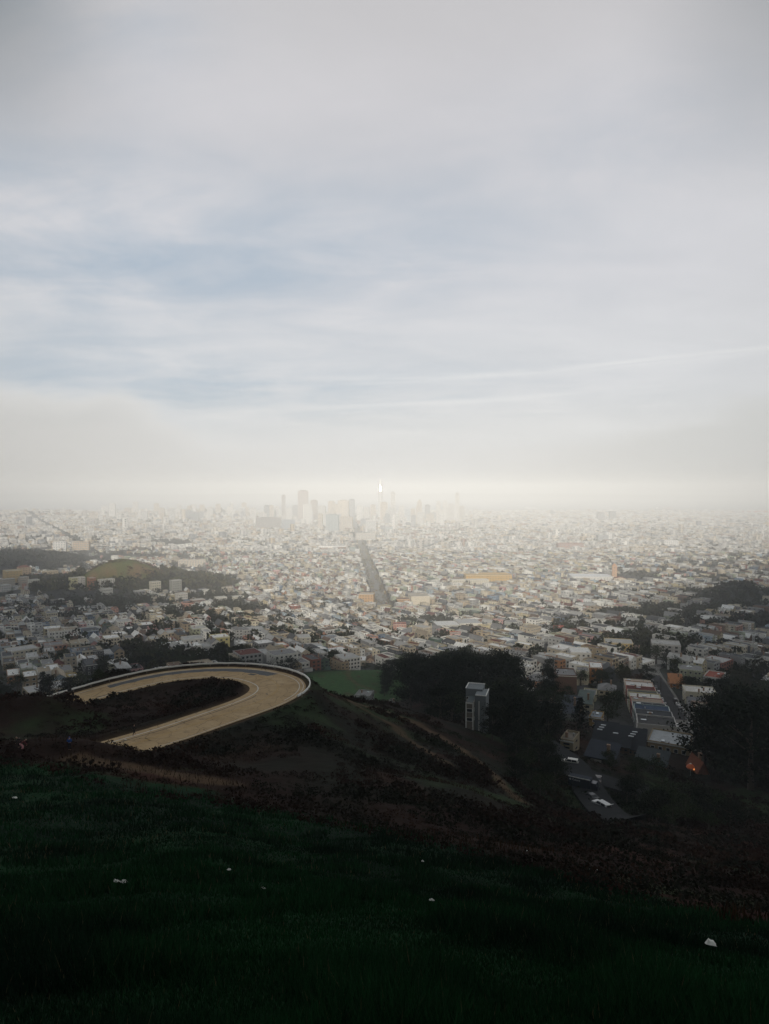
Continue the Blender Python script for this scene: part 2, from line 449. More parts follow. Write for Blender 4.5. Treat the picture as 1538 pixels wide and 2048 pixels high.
def H(x, y, road=True, detail=True):
    x = np.asarray(x, float); y = np.asarray(y, float); shp = x.shape
    x = x.ravel(); y = y.ravel()
    r = np.hypot(x, y) + 1e-6
    th = np.arctan2(x, y)
    tcl = np.clip(th, _cu[0], _cu[-1])
    Ye = np.maximum(r * np.cos(tcl), 0)
    lx = np.log(Ye + 5.0)
    zc = np.stack([pchip(xk, ds, lx) for xk, ds in _ck])
    i = np.clip(np.searchsorted(_cu, tcl) - 1, 0, len(_cu) - 2)
    t = (tcl - _cu[i]) / (_cu[i + 1] - _cu[i])
    n = np.arange(len(x))
    # catmull between columns
    i0 = np.maximum(i - 1, 0); i3 = np.minimum(i + 2, len(_cu) - 1)
    p0, p1, p2, p3 = zc[i0, n], zc[i, n], zc[i + 1, n], zc[i3, n]
    lin = p1 + (p2 - p1) * t
    cub = 0.5 * (2 * p1 + (p2 - p0) * t + (2 * p0 - 5 * p1 + 4 * p2 - p3) * t * t + (3 * p1 - p0 - 3 * p2 + p3) * t ** 3)
    dz = 0.5 * lin + 0.5 * cub
    z = CZ - dz
    # unseen summit behind the viewpoint, widened into a ridge to shade the slope
    back = sstep(R(62), R(115), np.abs(th))
    zb = CZ - 1.7 - 0.22 * np.maximum(r - 30, 0) + 0 * r
    zb = np.maximum(zb, 40)
    z = z * (1 - back) + zb * back
    z = z + 84 * np.exp(-(((x + 40) / 420) ** 4 + ((y + 150) / 68) ** 2)) * (1 - sstep(-80, -12, y))
    for hx, hy, hh, sx, sy in HILLS:
        z = z + hh * np.exp(-(((x - hx) / sx) ** 2 + ((y - hy) / sy) ** 2))
    if detail:
        nearw = sstep(4, 30, r) * (1 - sstep(230, 420, r))
        z = z + nearw * ((fbm(x, y, 30, 4, 3) - 0.5) * 2.6 + (fbm(x, y, 6, 3, 9) - 0.5) * 0.7)
        z = z + sstep(2, 10, r) * (1 - sstep(60, 120, r)) * (fbm(x, y, 2.2, 3, 21) - 0.5) * 0.28
        midw = sstep(1100, 1300, y) * (1 - sstep(2300, 2600, y))
        z = z + midw * (fbm(x, y, 90, 4, 5) - 0.5) * 6
    if road:
        d, rz, hw = road_near(x, y)
        wgt = 1 - sstep(0.8, 6.5, d - hw)
        z = z * (1 - wgt) + (rz - 0.12) * wgt
        # low sandy side slopes outside the pavement
        z = z + (sstep(0.6, 2.2, d - hw) * (1 - sstep(3.0, 9.0, d - hw))) * 0.5 * (d < 900)
    return z.reshape(shp)
def Hs(x, y): return float(H(np.array([x]), np.array([y]))[0])
def polyw(pts, x, y):
    """distance from points to a world polyline"""
    best = np.full(x.shape, 1e9)
    for (ax, ay), (bx, by) in zip(pts[:-1], pts[1:]):
        vx, vy = bx - ax, by - ay; L = vx * vx + vy * vy + 1e-9
        t = np.clip(((x - ax) * vx + (y - ay) * vy) / L, 0, 1)
        best = np.minimum(best, np.hypot(x - ax - t * vx, y - ay - t * vy))
    return best
def on_ground(px, py, y0=4.0, y1=9000.0):
    """where the sight line through a pixel meets the ground"""
    ys = np.geomspace(y0, y1, 1400); u, t = ray(px, py)
    g = H(u * ys, ys) - (CZ + t * ys)
    k = np.argmax(g > 0)
    if g[k] <= 0: k = len(ys) - 1
    a, b = (ys[k - 1], ys[k]) if k else (ys[0], ys[0])
    Yd = 0.5 * (a + b)
    return Vector((u * Yd, Yd, Hs(u * Yd, Yd)))

# edge of the built-up area as seen from the viewpoint
_cm = [(-300, 330), (0, 330), (120, 380), (250, 420), (400, 430), (600, 500), (690, 545), (769, 580), (830, 520), (900, 430), (1000, 410), (1050, 400), (1095, 350), (1120, 300), (1250, 290), (1350, 300), (1440, 330), (1538, 330), (1900, 330)]
def city_from(x, y):
    px, _ = proj(x, y, np.full(np.shape(x), CZ - 0.25 * np.asarray(y, float)))
    return np.interp(px, [a for a, b in _cm], [b for a, b in _cm])
MK = [(P(770, 1215, 1).x * 1290, 1290), (P(765, 1208, 1).x * 1360, 1360), (P(712, 1040, 1).x * 4600, 4600), (P(704, 1028, 1).x * 6800, 6800)]
PARKS = []  # wooded or open ground without houses: x, y, rx, ry
def park(px, Yd, rx, ry):
    PARKS.append((ray(px, 1120)[0] * Yd, Yd, rx, ry))
park(245, 1490, 190, 150); park(410, 1500, 70, 90); park(30, 2060, 150, 190); park(100, 2080, 95, 150); park(-120, 2020, 220, 220)
park(730, 470, 62, 62); park(1470, 1240, 26, 40); park(345, 3000, 90, 90); park(95, 1650, 60, 60)
def in_park(x, y, k=1.0):
    m = np.zeros(np.shape(x), bool)
    for a, b, rx, ry in PARKS: m |= ((x - a) / (rx * k)) ** 2 + ((y - b) / (ry * k)) ** 2 < 1
    return m

def treeness(x, y):
    px, _ = proj(x, y, H(x, y, road=False, detail=False))
    w_ = .10 * (1 - sstep(350, 650, px)) + .10 * sstep(1150, 1400, px) * sstep(600, 900, y) + .05 * sstep(1100, 1250, px) - .10 * sstep(650, 1000, y) * sstep(520, 650, px) * (1 - sstep(1120, 1300, px)) - .02 * sstep(1300, 1700, y)
    w_ = w_ + .22 * np.exp(-(((px - 270) / 240) ** 2 + ((y - 1290) / 95) ** 2)) + .16 * np.exp(-(((px - 1440) / 90) ** 2 + ((y - 1150) / 170) ** 2))
    return fbm(x, y, 75, 4, 200) + w_ + .015
# ------------------------------------------------------------------ ground sheet
rr = np.concatenate([[0.02, 0.6], np.geomspace(1.2, 60, 190)[:-1], np.geomspace(60, 235, 250)[:-1], np.geomspace(235, 1000, 110)[:-1], np.geomspace(1000, 15500, 110)])
tt = np.concatenate([np.arange(-180, -44, 4), np.arange(-44, 44, 0.2), np.arange(44, 180.1, 4)]) * math.pi / 180
RRg, TTg = np.meshgrid(rr, tt, indexing='ij')
gx = RRg * np.sin(TTg); gy = RRg * np.cos(TTg); gz = H(gx, gy)
GRASS = np.array([.0055, .019, .0095]); GRASS2 = np.array([.008, .036, .0125])
SCRUB = np.array([.017, .0085, .006]); SCRUB2 = np.array([.011, .012, .008]); TAN = np.array([.095, .062, .036]); RUST = np.array([.050, .018, .012])
MEAD = np.array([.045, .095, .034]); CITYG = np.array([.06, .06, .058]); WOOD = np.array([.022, .028, .018])
# line between the green slope in front and the brown scrub behind it (pixel x, pixel y)
_gl = [(-400, 1490), (0, 1517), (150, 1545), (300, 1580), (400, 1590), (500, 1612), (700, 1655), (900, 1690), (1100, 1745), (1300, 1800), (1538, 1860), (1900, 1930)]
path_a = [(P(783, 1400, 1).x * 205, 205), (P(840, 1440, 1).x * 190, 190), (P(900, 1480, 1).x * 172, 172), (P(960, 1530, 1).x * 150, 150), (P(1000, 1575, 1).x * 133, 133)]
def _gp(px, py):
    v = on_ground(px, py); return (v.x, v.y)
path_a = [_gp(*q) for q in [(700, 1402), (760, 1418), (820, 1440), (870, 1468), (925, 1500), (985, 1545), (1040, 1600)]]
path_b = [_gp(*q) for q in [(716, 1412), (750, 1432), (790, 1452), (830, 1488), (900, 1530)]]
path_c = [_gp(*q) for q in [(160, 1518), (230, 1530), (300, 1541), (380, 1556), (440, 1566)]]
path_k = [_gp(*q) for q in [(700, 1340), (696, 1352), (712, 1368), (745, 1380)]]
def ground_tint(x, y, z):
    x = x.ravel(); y = y.ravel(); z = z.ravel()
    px, py = proj(x, y, z)
    r = np.hypot(x, y)
    n1 = fbm(x, y, 9, 4, 31); n2 = fbm(x, y, 30, 4, 44); n3 = fbm(x, y, 2.5, 3, 51)
    front = y > 0.5
    gl = np.interp(px, [a for a, b in _gl], [b for a, b in _gl]) + (n2 - 0.5) * 46 + (n3 - 0.5) * 26
    g = np.where(front, sstep(-7, 7, py - gl), 1.0); g = np.where(r > 130, 0, g); g = np.where(~front, 1.0, g)
    gr = GRASS + (GRASS2 - GRASS) * sstep(.35, .7, n1)[:, None]
    sc = SCRUB + (SCRUB2 - SCRUB) * sstep(.40, .62, n2)[:, None]
    rust = sstep(.60, .76, fbm(x, y, 14, 4, 77)); sc = sc + (RUST - sc) * (rust * 0.55)[:, None]
    dry = .5 * sstep(.60, .78, fbm(x, y, 11, 4, 91)); sc = sc + (TAN * .55 - sc) * (dry * 0.5)[:, None]
    grn = sstep(.57, .70, fbm(x, y, 20, 4, 13)); sc = sc + (np.array([.026, .045, .018]) - sc) * (grn * .75)[:, None]
    c = sc + (gr - sc) * g[:, None]
    for pth, wd, amt in ((path_a, 1.6, .85), (path_b, 1.1, .7), (path_c, 2.0, .75)):
        m = (r < 330) & (r > 40)
        wv = np.zeros(len(x)); wv[m] = (1 - sstep(wd * .4, wd * 1.6, polyw(pth, x[m], y[m]) + (n3[m] - .5) * 2)) * amt
        c = c + (TAN - c) * wv[:, None]
    # road shoulder
    d, rz, hw = road_near(x, y)
    sh = (1 - sstep(0.3, 1.6, d - hw)) * .8
    c = c + (TAN * 1.0 - c) * sh[:, None]
    # open hill in the middle distance
    kx, ky, ka, kb = PARKS[5]
    kw = 1 - sstep(.75, 1.05, np.hypot((x - kx) / ka, (y - ky) / kb) + (n2 - .5) * .3)
    kc = MEAD + (TAN * .8 - MEAD) * sstep(.62, .8, n1)[:, None]
    c = c + (kc - c) * kw[:, None]
    m = (y > 380) & (y < 600)
    wv = np.zeros(len(x)); wv[m] = (1 - sstep(.6, 2.4, polyw(path_k, x[m], y[m]))) * .6
    c = c + (TAN * 1.2 - c) * wv[:, None]
    cf = city_from(x, y)
    cw = sstep(-12, 12, y - cf) * front * (1 - kw)
    cg = CITYG * (0.55 + 0.7 * n1)[:, None]
    yard = sstep(.5, .62, fbm(x, y, 42, 3, 8)); cg = cg + (WOOD * 1.4 - cg) * (yard * .55)[:, None]
    c = c + (cg - c) * cw[:, None]
    # rocky green hill on the left and the woods
    for k in (0, 1, 2, 3, 4, 8):
        a, b, rx, ry = PARKS[k]
        pw = 1 - sstep(.8, 1.1, np.hypot((x - a) / rx, (y - b) / ry))
        pc = WOOD + 0 * c
        if k == 0:
            top = sstep(74, 84, z + (n2 - .5) * 16 + (fbm(x, y, 30, 4, 66) - .5) * 14)
            rock = sstep(.52, .66, fbm(x, y, 38, 4, 12))
            hc = np.array([.12, .135, .040]) + (np.array([.17, .105, .06]) - np.array([.075, .105, .038])) * rock[:, None]  # open grass and rock, the olive brightened to look sunlit
            pc = pc + (hc - pc) * top[:, None]
        c = c + (pc - c) * pw[:, None]
    return c
gc = ground_tint(gx, gy, gz)
nr, nt = gx.shape
gm = bpy.data.meshes.new('ground')
V = np.stack([gx.ravel(), gy.ravel(), gz.ravel()], 1).astype(np.float32)
i, j = np.meshgrid(np.arange(nr - 1), np.arange(nt - 1), indexing='ij')
q = np.stack([i * nt + j, (i + 1) * nt + j, (i + 1) * nt + j + 1, i * nt + j + 1], -1).reshape(-1, 4)[:, ::-1].astype(np.int32)
gm.vertices.add(len(V)); gm.vertices.foreach_set('co', V.ravel())
gm.loops.add(q.size); gm.loops.foreach_set('vertex_index', np.ascontiguousarray(q).ravel())
gm.polygons.add(len(q)); gm.polygons.foreach_set('loop_start', np.arange(len(q), dtype=np.int32) * 4)
gm.polygons.foreach_set('use_smooth', np.ones(len(q), bool))
gm.update(calc_edges=True)
at = gm.attributes.new('tint', 'FLOAT_COLOR', 'POINT')
at.data.foreach_set('color', np.concatenate([gc, np.ones((len(gc), 1))], 1).astype(np.float32).ravel())
m, t, b = new_mat('ground_cover')
a_ = t.node('ShaderNodeAttribute', attribute_name='tint')
gp = t.node('ShaderNodeNewGeometry').outputs['Position']
na = t.noise(gp, 0.35, 8, 0.65); nb = t.noise(gp, 2.3, 6, 0.7); nc = t.noise(gp, 0.02, 4, 0.6)
f_ = t.m('MULTIPLY', t.m('ADD', t.m('MULTIPLY', na, 1.6), 0.2), t.m('ADD', t.m('MULTIPLY', nb, 1.2), 0.4))
f_ = t.m('MULTIPLY', f_, t.m('ADD', t.m('MULTIPLY', nc, 0.7), 0.65))
t.l.new(t.mix(1.0, a_.outputs['Color'], t.xyz(f_, f_, f_), 'MULTIPLY'), b.inputs['Base Color'])
b.inputs['Roughness'].default_value = 0.95; b.inputs['Specular IOR Level'].default_value = 0.05
bump(t, b, t.m('ADD', t.m('MULTIPLY', na, 1.0), t.m('MULTIPLY', nb, 0.35)), 0.9, 0.5)
gm.materials.append(m)
ground = link(bpy.data.objects.new('ground', gm)); ground['kind'] = 'structure'

# the bay
m, t, b = new_mat('bay_water')
b.inputs['Base Color'].default_value = (.05, .08, .10, 1); b.inputs['Roughness'].default_value = 0.25
gp = t.node('ShaderNodeNewGeometry').outputs['Position']
bump(t, b, t.noise(gp, 0.05, 6, 0.6), 0.6, 2.0)
wv = [(-21000, 7200, 0.0), (21000, 7200, 0.0), (21000, 21500, 0.0), (-21000, 21500, 0.0)]
o = mesh_obj('water', wv, [(0, 1, 2, 3)], m); o['kind'] = 'structure'
# hills across the bay
hv, hf = [], []
for k in range(121):
    x = -15000 + 300 * k
    hh = 60 + 150 * float(fbm(np.array([x]), np.array([0.]), 5200, 4, 6)[0])
    hv += [(x, 17500, -1), (x, 18600, hh), (x, 20500, hh * .6), (x, 21200, -1)]
    if k:
        for c_ in range(3): hf.append((4 * k - 4 + c_, 4 * k + c_, 4 * k + 1 + c_, 4 * k - 3 + c_))
o = mesh_obj('hills', hv, hf, plain('far_hills', (.07, .08, .06), 0.9), smooth=True); o['kind'] = 'structure'

# ------------------------------------------------------------------ haze
m = bpy.data.materials.new('haze_air'); m.use_nodes = True
t = NT(m.node_tree); t.n.clear()
pv = t.node('ShaderNodeVolumePrincipled')
pv.inputs['Color'].default_value = (0.84, 0.868, 0.90, 1)
HAZE = 0.000205
pv.inputs['Density'].default_value = HAZE
pv.inputs['Anisotropy'].default_value = -0.48
oo = t.node('ShaderNodeOutputMaterial'); t.l.new(pv.outputs[0], oo.inputs['Volume'])
hb = MB(); hb.box(-22500, 22500, -16000, 22500, -8.0, CZ + 90)
hz = hb.build('haze', m); hz['kind'] = 'stuff'
hz['label'] = 'pale fog lying over the whole city'

# ------------------------------------------------------------------ unseen cloud slab added behind the viewpoint, shaped to shade hill and nearer streets
_al = 1050.0
_sh = (_al - 60) / math.tan(R(SUN_EL))
gxs = np.arange(-3600, 3601, 60.0); gys = np.arange(-200, 3600, 60.0)
SX, SY = np.meshgrid(gxs, gys, indexing='ij')           # where the shade falls
_lat = np.abs(SX) / np.maximum(SY * 0.57, 250)
lim = 700 + 1100 * sstep(.42, 1.05, _lat)
dens = (lim - SY) / 420 + (fbm(SX, SY, 700, 5, 61) - .5) * 3.0
dens = np.minimum(dens, (3500 - np.abs(SX)) / 300)
dens = np.minimum(dens, (SY + 260) / 100)
thk = np.where(dens > 0, np.sqrt(np.maximum(dens, 0)) * 70 + 6, 0) * (0.7 + .6 * fbm(SX, SY, 260, 4, 62))
CX_ = SX + d2sun.x / math.hypot(d2sun.x, d2sun.y) * _sh; CY_ = SY + d2sun.y / math.hypot(d2sun.x, d2sun.y) * _sh
n_i, n_j = SX.shape
top_ = np.stack([CX_, CY_, _al + thk * 1.5], -1).reshape(-1, 3); bot_ = np.stack([CX_, CY_, _al - thk * .5 - 1], -1).reshape(-1, 3)
i, j = np.meshgrid(np.arange(n_i - 1), np.arange(n_j - 1), indexing='ij')
q = np.stack([i * n_j + j, (i + 1) * n_j + j, (i + 1) * n_j + j + 1, i * n_j + j + 1], -1).reshape(-1, 4)
ok = (thk.ravel()[q] > 0).any(1); q = q[ok]
acc = Acc(); acc.add(np.concatenate([top_, bot_]), np.concatenate([q, q[:, ::-1] + n_i * n_j]), np.full((2 * len(q), 3), .8))
m, t, b = new_mat('shade_cloud_mass'); b.inputs['Base Color'].default_value = (.85, .86, .88, 1); b.inputs['Roughness'].default_value = 1
o = acc.build('cloud', m, smooth=True); o['kind'] = 'stuff'; o['label'] = 'unseen grey cloud bank added to shade the hilltop'
# ------------------------------------------------------------------ hairpin road
def road_frame():
    T = np.gradient(ROADC[:, :2], axis=0); T /= np.linalg.norm(T, axis=1)[:, None]
    Nn = np.stack([-T[:, 1], T[:, 0]], 1)      # left of travel = inside of the bend
    return T, Nn
RT, RN = road_frame()
# travel runs left -> far side -> round the bend -> near side; the inside of the bend is on the right hand
INS = -1.0
def rpt(i, off, up=0.0):
    """point beside the centre line; positive off = towards the inside of the bend"""
    i = min(max(i, 0), len(ROADC) - 1); a = int(i); b = min(a + 1, len(ROADC) - 1); f = i - a
    c = ROADC[a] * (1 - f) + ROADC[b] * f; n = RN[a] * (1 - f) + RN[b] * f
    return (c[0] + n[0] * off * INS, c[1] + n[1] * off * INS, c[2] + up)
NR = len(ROADC)
def strip(name, i0, i1, offs, up, mat, step=1, parent=None):
    v, f = [], []; n = 0; cols = len(offs(0)) if callable(offs) else len(offs)
    i = i0
    while True:
        oo = offs(i) if callable(offs) else offs
        for o_ in oo: v.append(rpt(i, o_, up))
        n += 1
        if i >= i1: break
        i = min(i + step, i1)
    for a in range(n - 1):
        for b in range(cols - 1):
            f.append((a * cols + b, a * cols + b + 1, (a + 1) * cols + b + 1, (a + 1) * cols + b))
    return mesh_obj(name, v, f, mat, parent)
m, t, b = new_mat('old_concrete_paving')
gp = t.node('ShaderNodeNewGeometry').outputs['Position']
n_a = t.noise(gp, 0.22, 6, 0.6); n_b = t.noise(gp, 5.0, 5, 0.7); n_c = t.noise(t.vm('MULTIPLY', gp, (1, 1, 1)), 1.1, 5, 0.6, 1.5)
c0 = t.ramp(n_a, [(0.3, (.38, .265, .14)), (0.52, (.46, .33, .185)), (0.72, (.51, .38, .23))])
c0 = t.mix(t.m('MULTIPLY', t.sstep(n_c, 0.56, 0.68), 0.45), c0, (.15, .115, .08))
vor = t.node('ShaderNodeTexVoronoi', feature='DISTANCE_TO_EDGE'); t.put(vor.inputs['Vector'], t.vm('ADD', gp, t.xyz(n_c, n_c, 0.0))); vor.inputs['Scale'].default_value = 0.28
cr = t.m('LESS_THAN', vor.outputs['Distance'], 0.012)
c0 = t.mix(t.m('MULTIPLY', cr, 0.6), c0, (.05, .04, .03))
t.l.new(c0, b.inputs['Base Color']); b.inputs['Roughness'].default_value = 0.95; b.inputs['Specular IOR Level'].default_value = .12
bump(t, b, n_b, 0.3, 0.02)
CONC = m
road = strip('road', 0, NR - 1, lambda i: [-ROADC[min(int(i), NR - 1), 3] * q for q in (1, .6, .2, -.2, -.6, -1)], 0.0, CONC)
road['kind'] = 'structure'
WLINE = plain('road_paint_white', (.62, .60, .54), 0.8, 0, 0.3, 3.0)
YLINE = plain('road_paint_yellow', (.42, .26, .07), 0.8, 0, 0.5, 2.0)
TARM = plain('crack_sealant', (.025, .022, .02), 0.7)
PATCH = plain('patch_asphalt', (.075, .08, .085), 0.85, 0, 0.6, 0.7)
def hwv(i): return ROADC[min(max(int(round(i)), 0), NR - 1), 3]
iA = int(NR * 0.02)
def near_idx(px, py):
    v = P(px, py, 1)
    # nearest station in the picture
    qx, qy = proj(ROADC[:, 0], ROADC[:, 1], ROADC[:, 2])
    return int(np.argmin((qx - px) ** 2 + (qy - py) ** 2))
s_bend = near_idx(556, 1376)
def line(name, i0, i1, off, wdt, up, mat, dash=None):
    if dash is None:
        o = strip(name, i0, i1, (lambda i: [off(i) - wdt / 2, off(i) + wdt / 2]), up, mat, 1, road); return o
    i = i0
    while i < i1:
        strip(name, i, min(i + dash[0], i1), (lambda k: [off(k) - wdt / 2, off(k) + wdt / 2]), up, mat, 1, road); i += dash[0] + dash[1]
line('inner_edge_line', 4, NR - 2, lambda i: hwv(i) - 1.5 - 0.3 * math.exp(-((i - s_bend) / 12.0) ** 2), 0.22, 0.012, WLINE)
line('outer_edge_line', 4, s_bend + 10, lambda i: -(hwv(i) - 1.35), 0.16, 0.012, WLINE)
line('outer_edge_line', NR - 62, NR - 2, lambda i: -(hwv(i) - 0.5), 0.12, 0.012, WLINE)
line('centre_line', 0, NR - 2, lambda i: -0.20, 0.12, 0.012, YLINE)
line('centre_line', 0, NR - 2, lambda i: 0.12, 0.12, 0.012, YLINE)
# dark repair patch on the far lane, tar seams
ia, ib = near_idx(225, 1372), near_idx(528, 1344)
strip('asphalt_patch', ia, ib, lambda i: [-(hwv(i) - 1.75), -2.9 + 0.3 * math.sin(i * .7), -1.25 + .2 * math.sin(i * 1.3)], 0.008, PATCH, 1, road)
def seam(pts, wd=0.16):
    w3 = [P(px, py, 1) for px, py in pts]
    v = []
    for px, py in pts:
        u, tz = ray(px, py); i = near_idx(px, py); zr = ROADC[i, 2]; Yd = (zr - CZ) / tz
        v.append(Vector((u * Yd, Yd, zr + 0.02)))
    mb = MB()
    for a, b_ in zip(v[:-1], v[1:]):
        d = (b_ - a); s_ = Vector((-d.y, d.x, 0)).normalized() * wd / 2
        mb.add([a - s_, a + s_, b_ + s_, b_ - s_], [(0, 3, 2, 1)])
    o = mb.build('tar_seam', TARM, road); return o
line('tar_seam', near_idx(538, 1388), NR - 2, lambda i: hwv(i) - 2.55 + 0.08 * math.sin(i * 0.5), 0.20, 0.016, TARM)
seam([(513, 1360), (523, 1374), (535, 1389)], 0.2)
seam([(400, 1355), (430, 1356), (460, 1358), (490, 1360), (505, 1359), (513, 1361)], 0.22)
seam([(520, 1361), (530, 1361), (540, 1358)], 0.15)
strip('drain_grate', near_idx(498, 1350), near_idx(498, 1350) + 2.4, [-0.9, 0.2], 0.015, TARM, 1, road)

# guard rail round the outer edge, white beam on wooden posts
def guard_rail(i0, i1, off, label, post_step=4, hgt=0.75, post_h=0.9, lean=0):
    mid = rpt((i0 + i1) / 2, -(hwv((i0 + i1) / 2) + off), 0)
    root = empty('guard_rail', mid); tag(root, label, 'guard rail', 'guard rail sections along the outer edge of the hairpin road')
    mv = Vector(mid)
    prof = [(0.0, -.20), (.06, -.16), (.06, -.05), (0.0, 0.0), (.06, .05), (.06, .16), (0.0, .20), (-.16, .20), (-.16, -.20)]
    v, f = [], []; n = 0
    k = i0
    while k <= i1 + 1e-6:
        jig = 0.03 * math.sin(k * 1.7) + 0.02 * math.sin(k * .6)
        for a, h_ in prof:
            p = rpt(k, -(hwv(k) + off) + a, hgt + h_ + jig)
            v.append(Vector(p) - mv)
        n += 1; k += 1
    m_ = len(prof)
    for a in range(n - 1):
        for b_ in range(m_): f.append((a * m_ + b_, a * m_ + (b_ + 1) % m_, (a + 1) * m_ + (b_ + 1) % m_, (a + 1) * m_ + b_))
    mesh_obj('rail', v, f, plain('rail_white', (.82, .81, .76), .55, 0, .12, .8), root)
    k = i0 + 0.5
    while k <= i1:
        p = Vector(rpt(k, -(hwv(k) + off + 0.22), -0.5)) - mv
        mb = MB(); mb.box(-.1, .1, -.1, .1, 0, 0.5 + post_h)
        o = data_obj('post', POSTM, root, p, math.atan2(RT[min(int(k), NR - 1)][1], RT[min(int(k), NR - 1)][0]))
        k += post_step
    return root
_pb = MB(); _pb.box(-.09, .09, -.11, .11, 0, 1.35)
_po = _pb.build('post', plain('weathered_post', (.20, .17, .13), 0.9, 0, 0.4, 3.0)); POSTM = _po.data; bpy.data.objects.remove(_po)
g0 = near_idx(128, 1392)
g1 = near_idx(600, 1372)
e_r = s_bend + 9
seg = [(g0 + 4, int(g0 + (e_r - g0) * .38), 'long white guard rail section along the straight far leg of the hairpin road'),
       (int(g0 + (e_r - g0) * .38), int(g0 + (e_r - g0) * .72), 'white guard rail section with dark scuffs behind the asphalt patch'),
       (int(g0 + (e_r - g0) * .72), e_r, 'curved white guard rail section round the right end of the hairpin bend')]
for a, b_, lb in seg: guard_rail(a, b_, 0.9, lb)
for a, b_, lb in ((near_idx(66, 1418) , near_idx(66, 1418) + 9, 'short white guard rail piece in brush left of the long rail'),
                  (near_idx(40, 1430) - 4, near_idx(40, 1430) - 0, 'small white guard rail stub, middle one of the broken pieces at left edge'),
                  (3, 8, 'faint white guard rail piece furthest left')):
    a = max(a, 1)
    if b_ - a > 1: guard_rail(a, b_, 0.9, lb, 3)
# loose wooden posts on the near outside of the bend
pn = ['lowest', 'second', 'third', 'fourth', 'fifth', 'sixth', 'seventh', 'eighth']
k = 0
for i in range(e_r + 2, NR - 60, 5):
    if k > 7: break
    p = rpt(i, -(hwv(i) + 0.7), -0.35)
    o = data_obj('roadside_post', POSTM, None, p, random.random(), (1.1, 1.1, 0.95))
    tag(o, f'short weathered wooden post on outside of the bend, {["first","second","third","fourth","fifth","sixth","seventh","eighth"][k]} below the rail end', 'post', 'wooden posts below the bend'); k += 1

# ------------------------------------------------------------------ grass and scrub in front
def rand_ground(n, th0, th1, r0, r1, power=1.0):
    th = np.radians(RNG.uniform(th0, th1, n)); r = np.exp(RNG.uniform(math.log(r0), math.log(r1), n)) if power == 0 else (r0 ** power + (r1 ** power - r0 ** power) * RNG.random(n)) ** (1 / power)
    return r * np.sin(th), r * np.cos(th)
def front_mask(x, y, z):
    px, py = proj(x, y, z)
    gl = np.interp(px, [a for a, b in _gl], [b for a, b in _gl])
    return px, py, py - gl
# grass blades
NB = 330000
x, y = rand_ground(NB, -37, 37, 3.2, 95, 0)
z = H(x, y); px, py, s_ = front_mask(x, y, z)
keep = (s_ + (fbm(x, y, 30, 4, 44) - .5) * 46 > -10) & (px > -120) & (px < 1660) & (py < 2200)
x, y, z = x[keep], y[keep], z[keep]; n = len(x)
r = np.hypot(x, y)
tuft = fbm(x, y, 1.6, 3, 71)
hgt = (0.10 + 0.10 * RNG.random(n)) * (0.4 + 1.5 * sstep(.35, .75, tuft)) * (1 + r * 0.012)
wd = 0.004 + r * 0.00085
a = RNG.uniform(0, 2 * math.pi, n); ln = RNG.uniform(.1, .7, n) * hgt; la = RNG.uniform(0, 2 * math.pi, n)
dx, dy = np.cos(a) * wd, np.sin(a) * wd
lx_, ly_ = np.cos(la) * ln, np.sin(la) * ln
V0 = np.stack([x - dx, y - dy, z - .02], 1); V1 = np.stack([x + dx, y + dy, z - .02], 1)
V2 = np.stack([x + lx_, y + ly_, z + hgt], 1)
vv = np.stack([V0, V1, V2], 1).reshape(-1, 3); ff = np.arange(3 * n).reshape(-1, 3)
big = fbm(x, y, 7, 4, 31) * .6 + fbm(x, y, 2.4, 3, 35) * .4
cc = (GRASS + (GRASS2 * 1.25 - GRASS) * sstep(.3, .7, big)[:, None]) * (0.55 + 0.9 * RNG.random(n))[:, None]
straw = RNG.random(n) < 0.012 + .05 * sstep(.58, .72, fbm(x, y, 5, 3, 39))
cc[straw] = np.array([.075, .07, .035])
acc = Acc(); acc.add(vv, ff, cc)
o = acc.build('grass', FOL); o['kind'] = 'stuff'; o['label'] = 'dark green tufted grass on the slope in front'
# leafy cards for scrub
def cards(x, y, z, size, col, flat=0.4):
    n = len(x)
    d1 = RNG.normal(size=(n, 3)); d1 /= np.linalg.norm(d1, axis=1)[:, None]
    d2 = RNG.normal(size=(n, 3)); d2 -= (d2 * d1).sum(1)[:, None] * d1; d2 /= np.linalg.norm(d2, axis=1)[:, None]
    c = np.stack([x, y, z], 1); s1 = (size * .5)[:, None]
    v = np.stack([c - d1 * s1, c + d2 * s1 * .8, c + d1 * s1, c - d2 * s1 * .7], 1).reshape(-1, 3)
    return v, np.arange(4 * n).reshape(-1, 4), col
acc = Acc()
NS = 17000
x, y = rand_ground(NS, -34, 34, 30, 245, 1.6)
z = H(x, y, road=True); px, py, s_ = front_mask(x, y, z)
d, rz, hw = road_near(x, y)
dn = fbm(x, y, 13, 4, 101); dn2 = fbm(x, y, 40, 3, 55)
keep = (s_ + (fbm(x, y, 30, 4, 44) - .5) * 46 < 6) & (d - hw > 1.6) & (dn > 0.33) & (px > -60) & (px < 1600) & (y < city_from(x, y) - 12) & (np.hypot(x - P(945, 1450, 200).x, y - 196) > 13)
for pth, wdt in ((path_a, 3.0), (path_b, 2.2), (path_c, 3.5)): keep &= polyw(pth, x, y) > wdt
x, y, z, dn, dn2 = x[keep], y[keep], z[keep], dn[keep], dn2[keep]; n = len(x)
rad = (0.35 + .95 * RNG.random(n) ** 2) * (0.6 + 1.2 * sstep(.45, .65, dn)); 
rad = np.minimum(rad, 0.35 + 0.25 * np.maximum(0, road_near(x, y)[0] - road_near(x, y)[2]) * 1.2)
M = 34
th = RNG.uniform(0, 2 * math.pi, (n, M)); ph = np.arccos(RNG.uniform(-.1, 1, (n, M))); rr_ = rad[:, None] * RNG.uniform(.7, 1.05, (n, M))
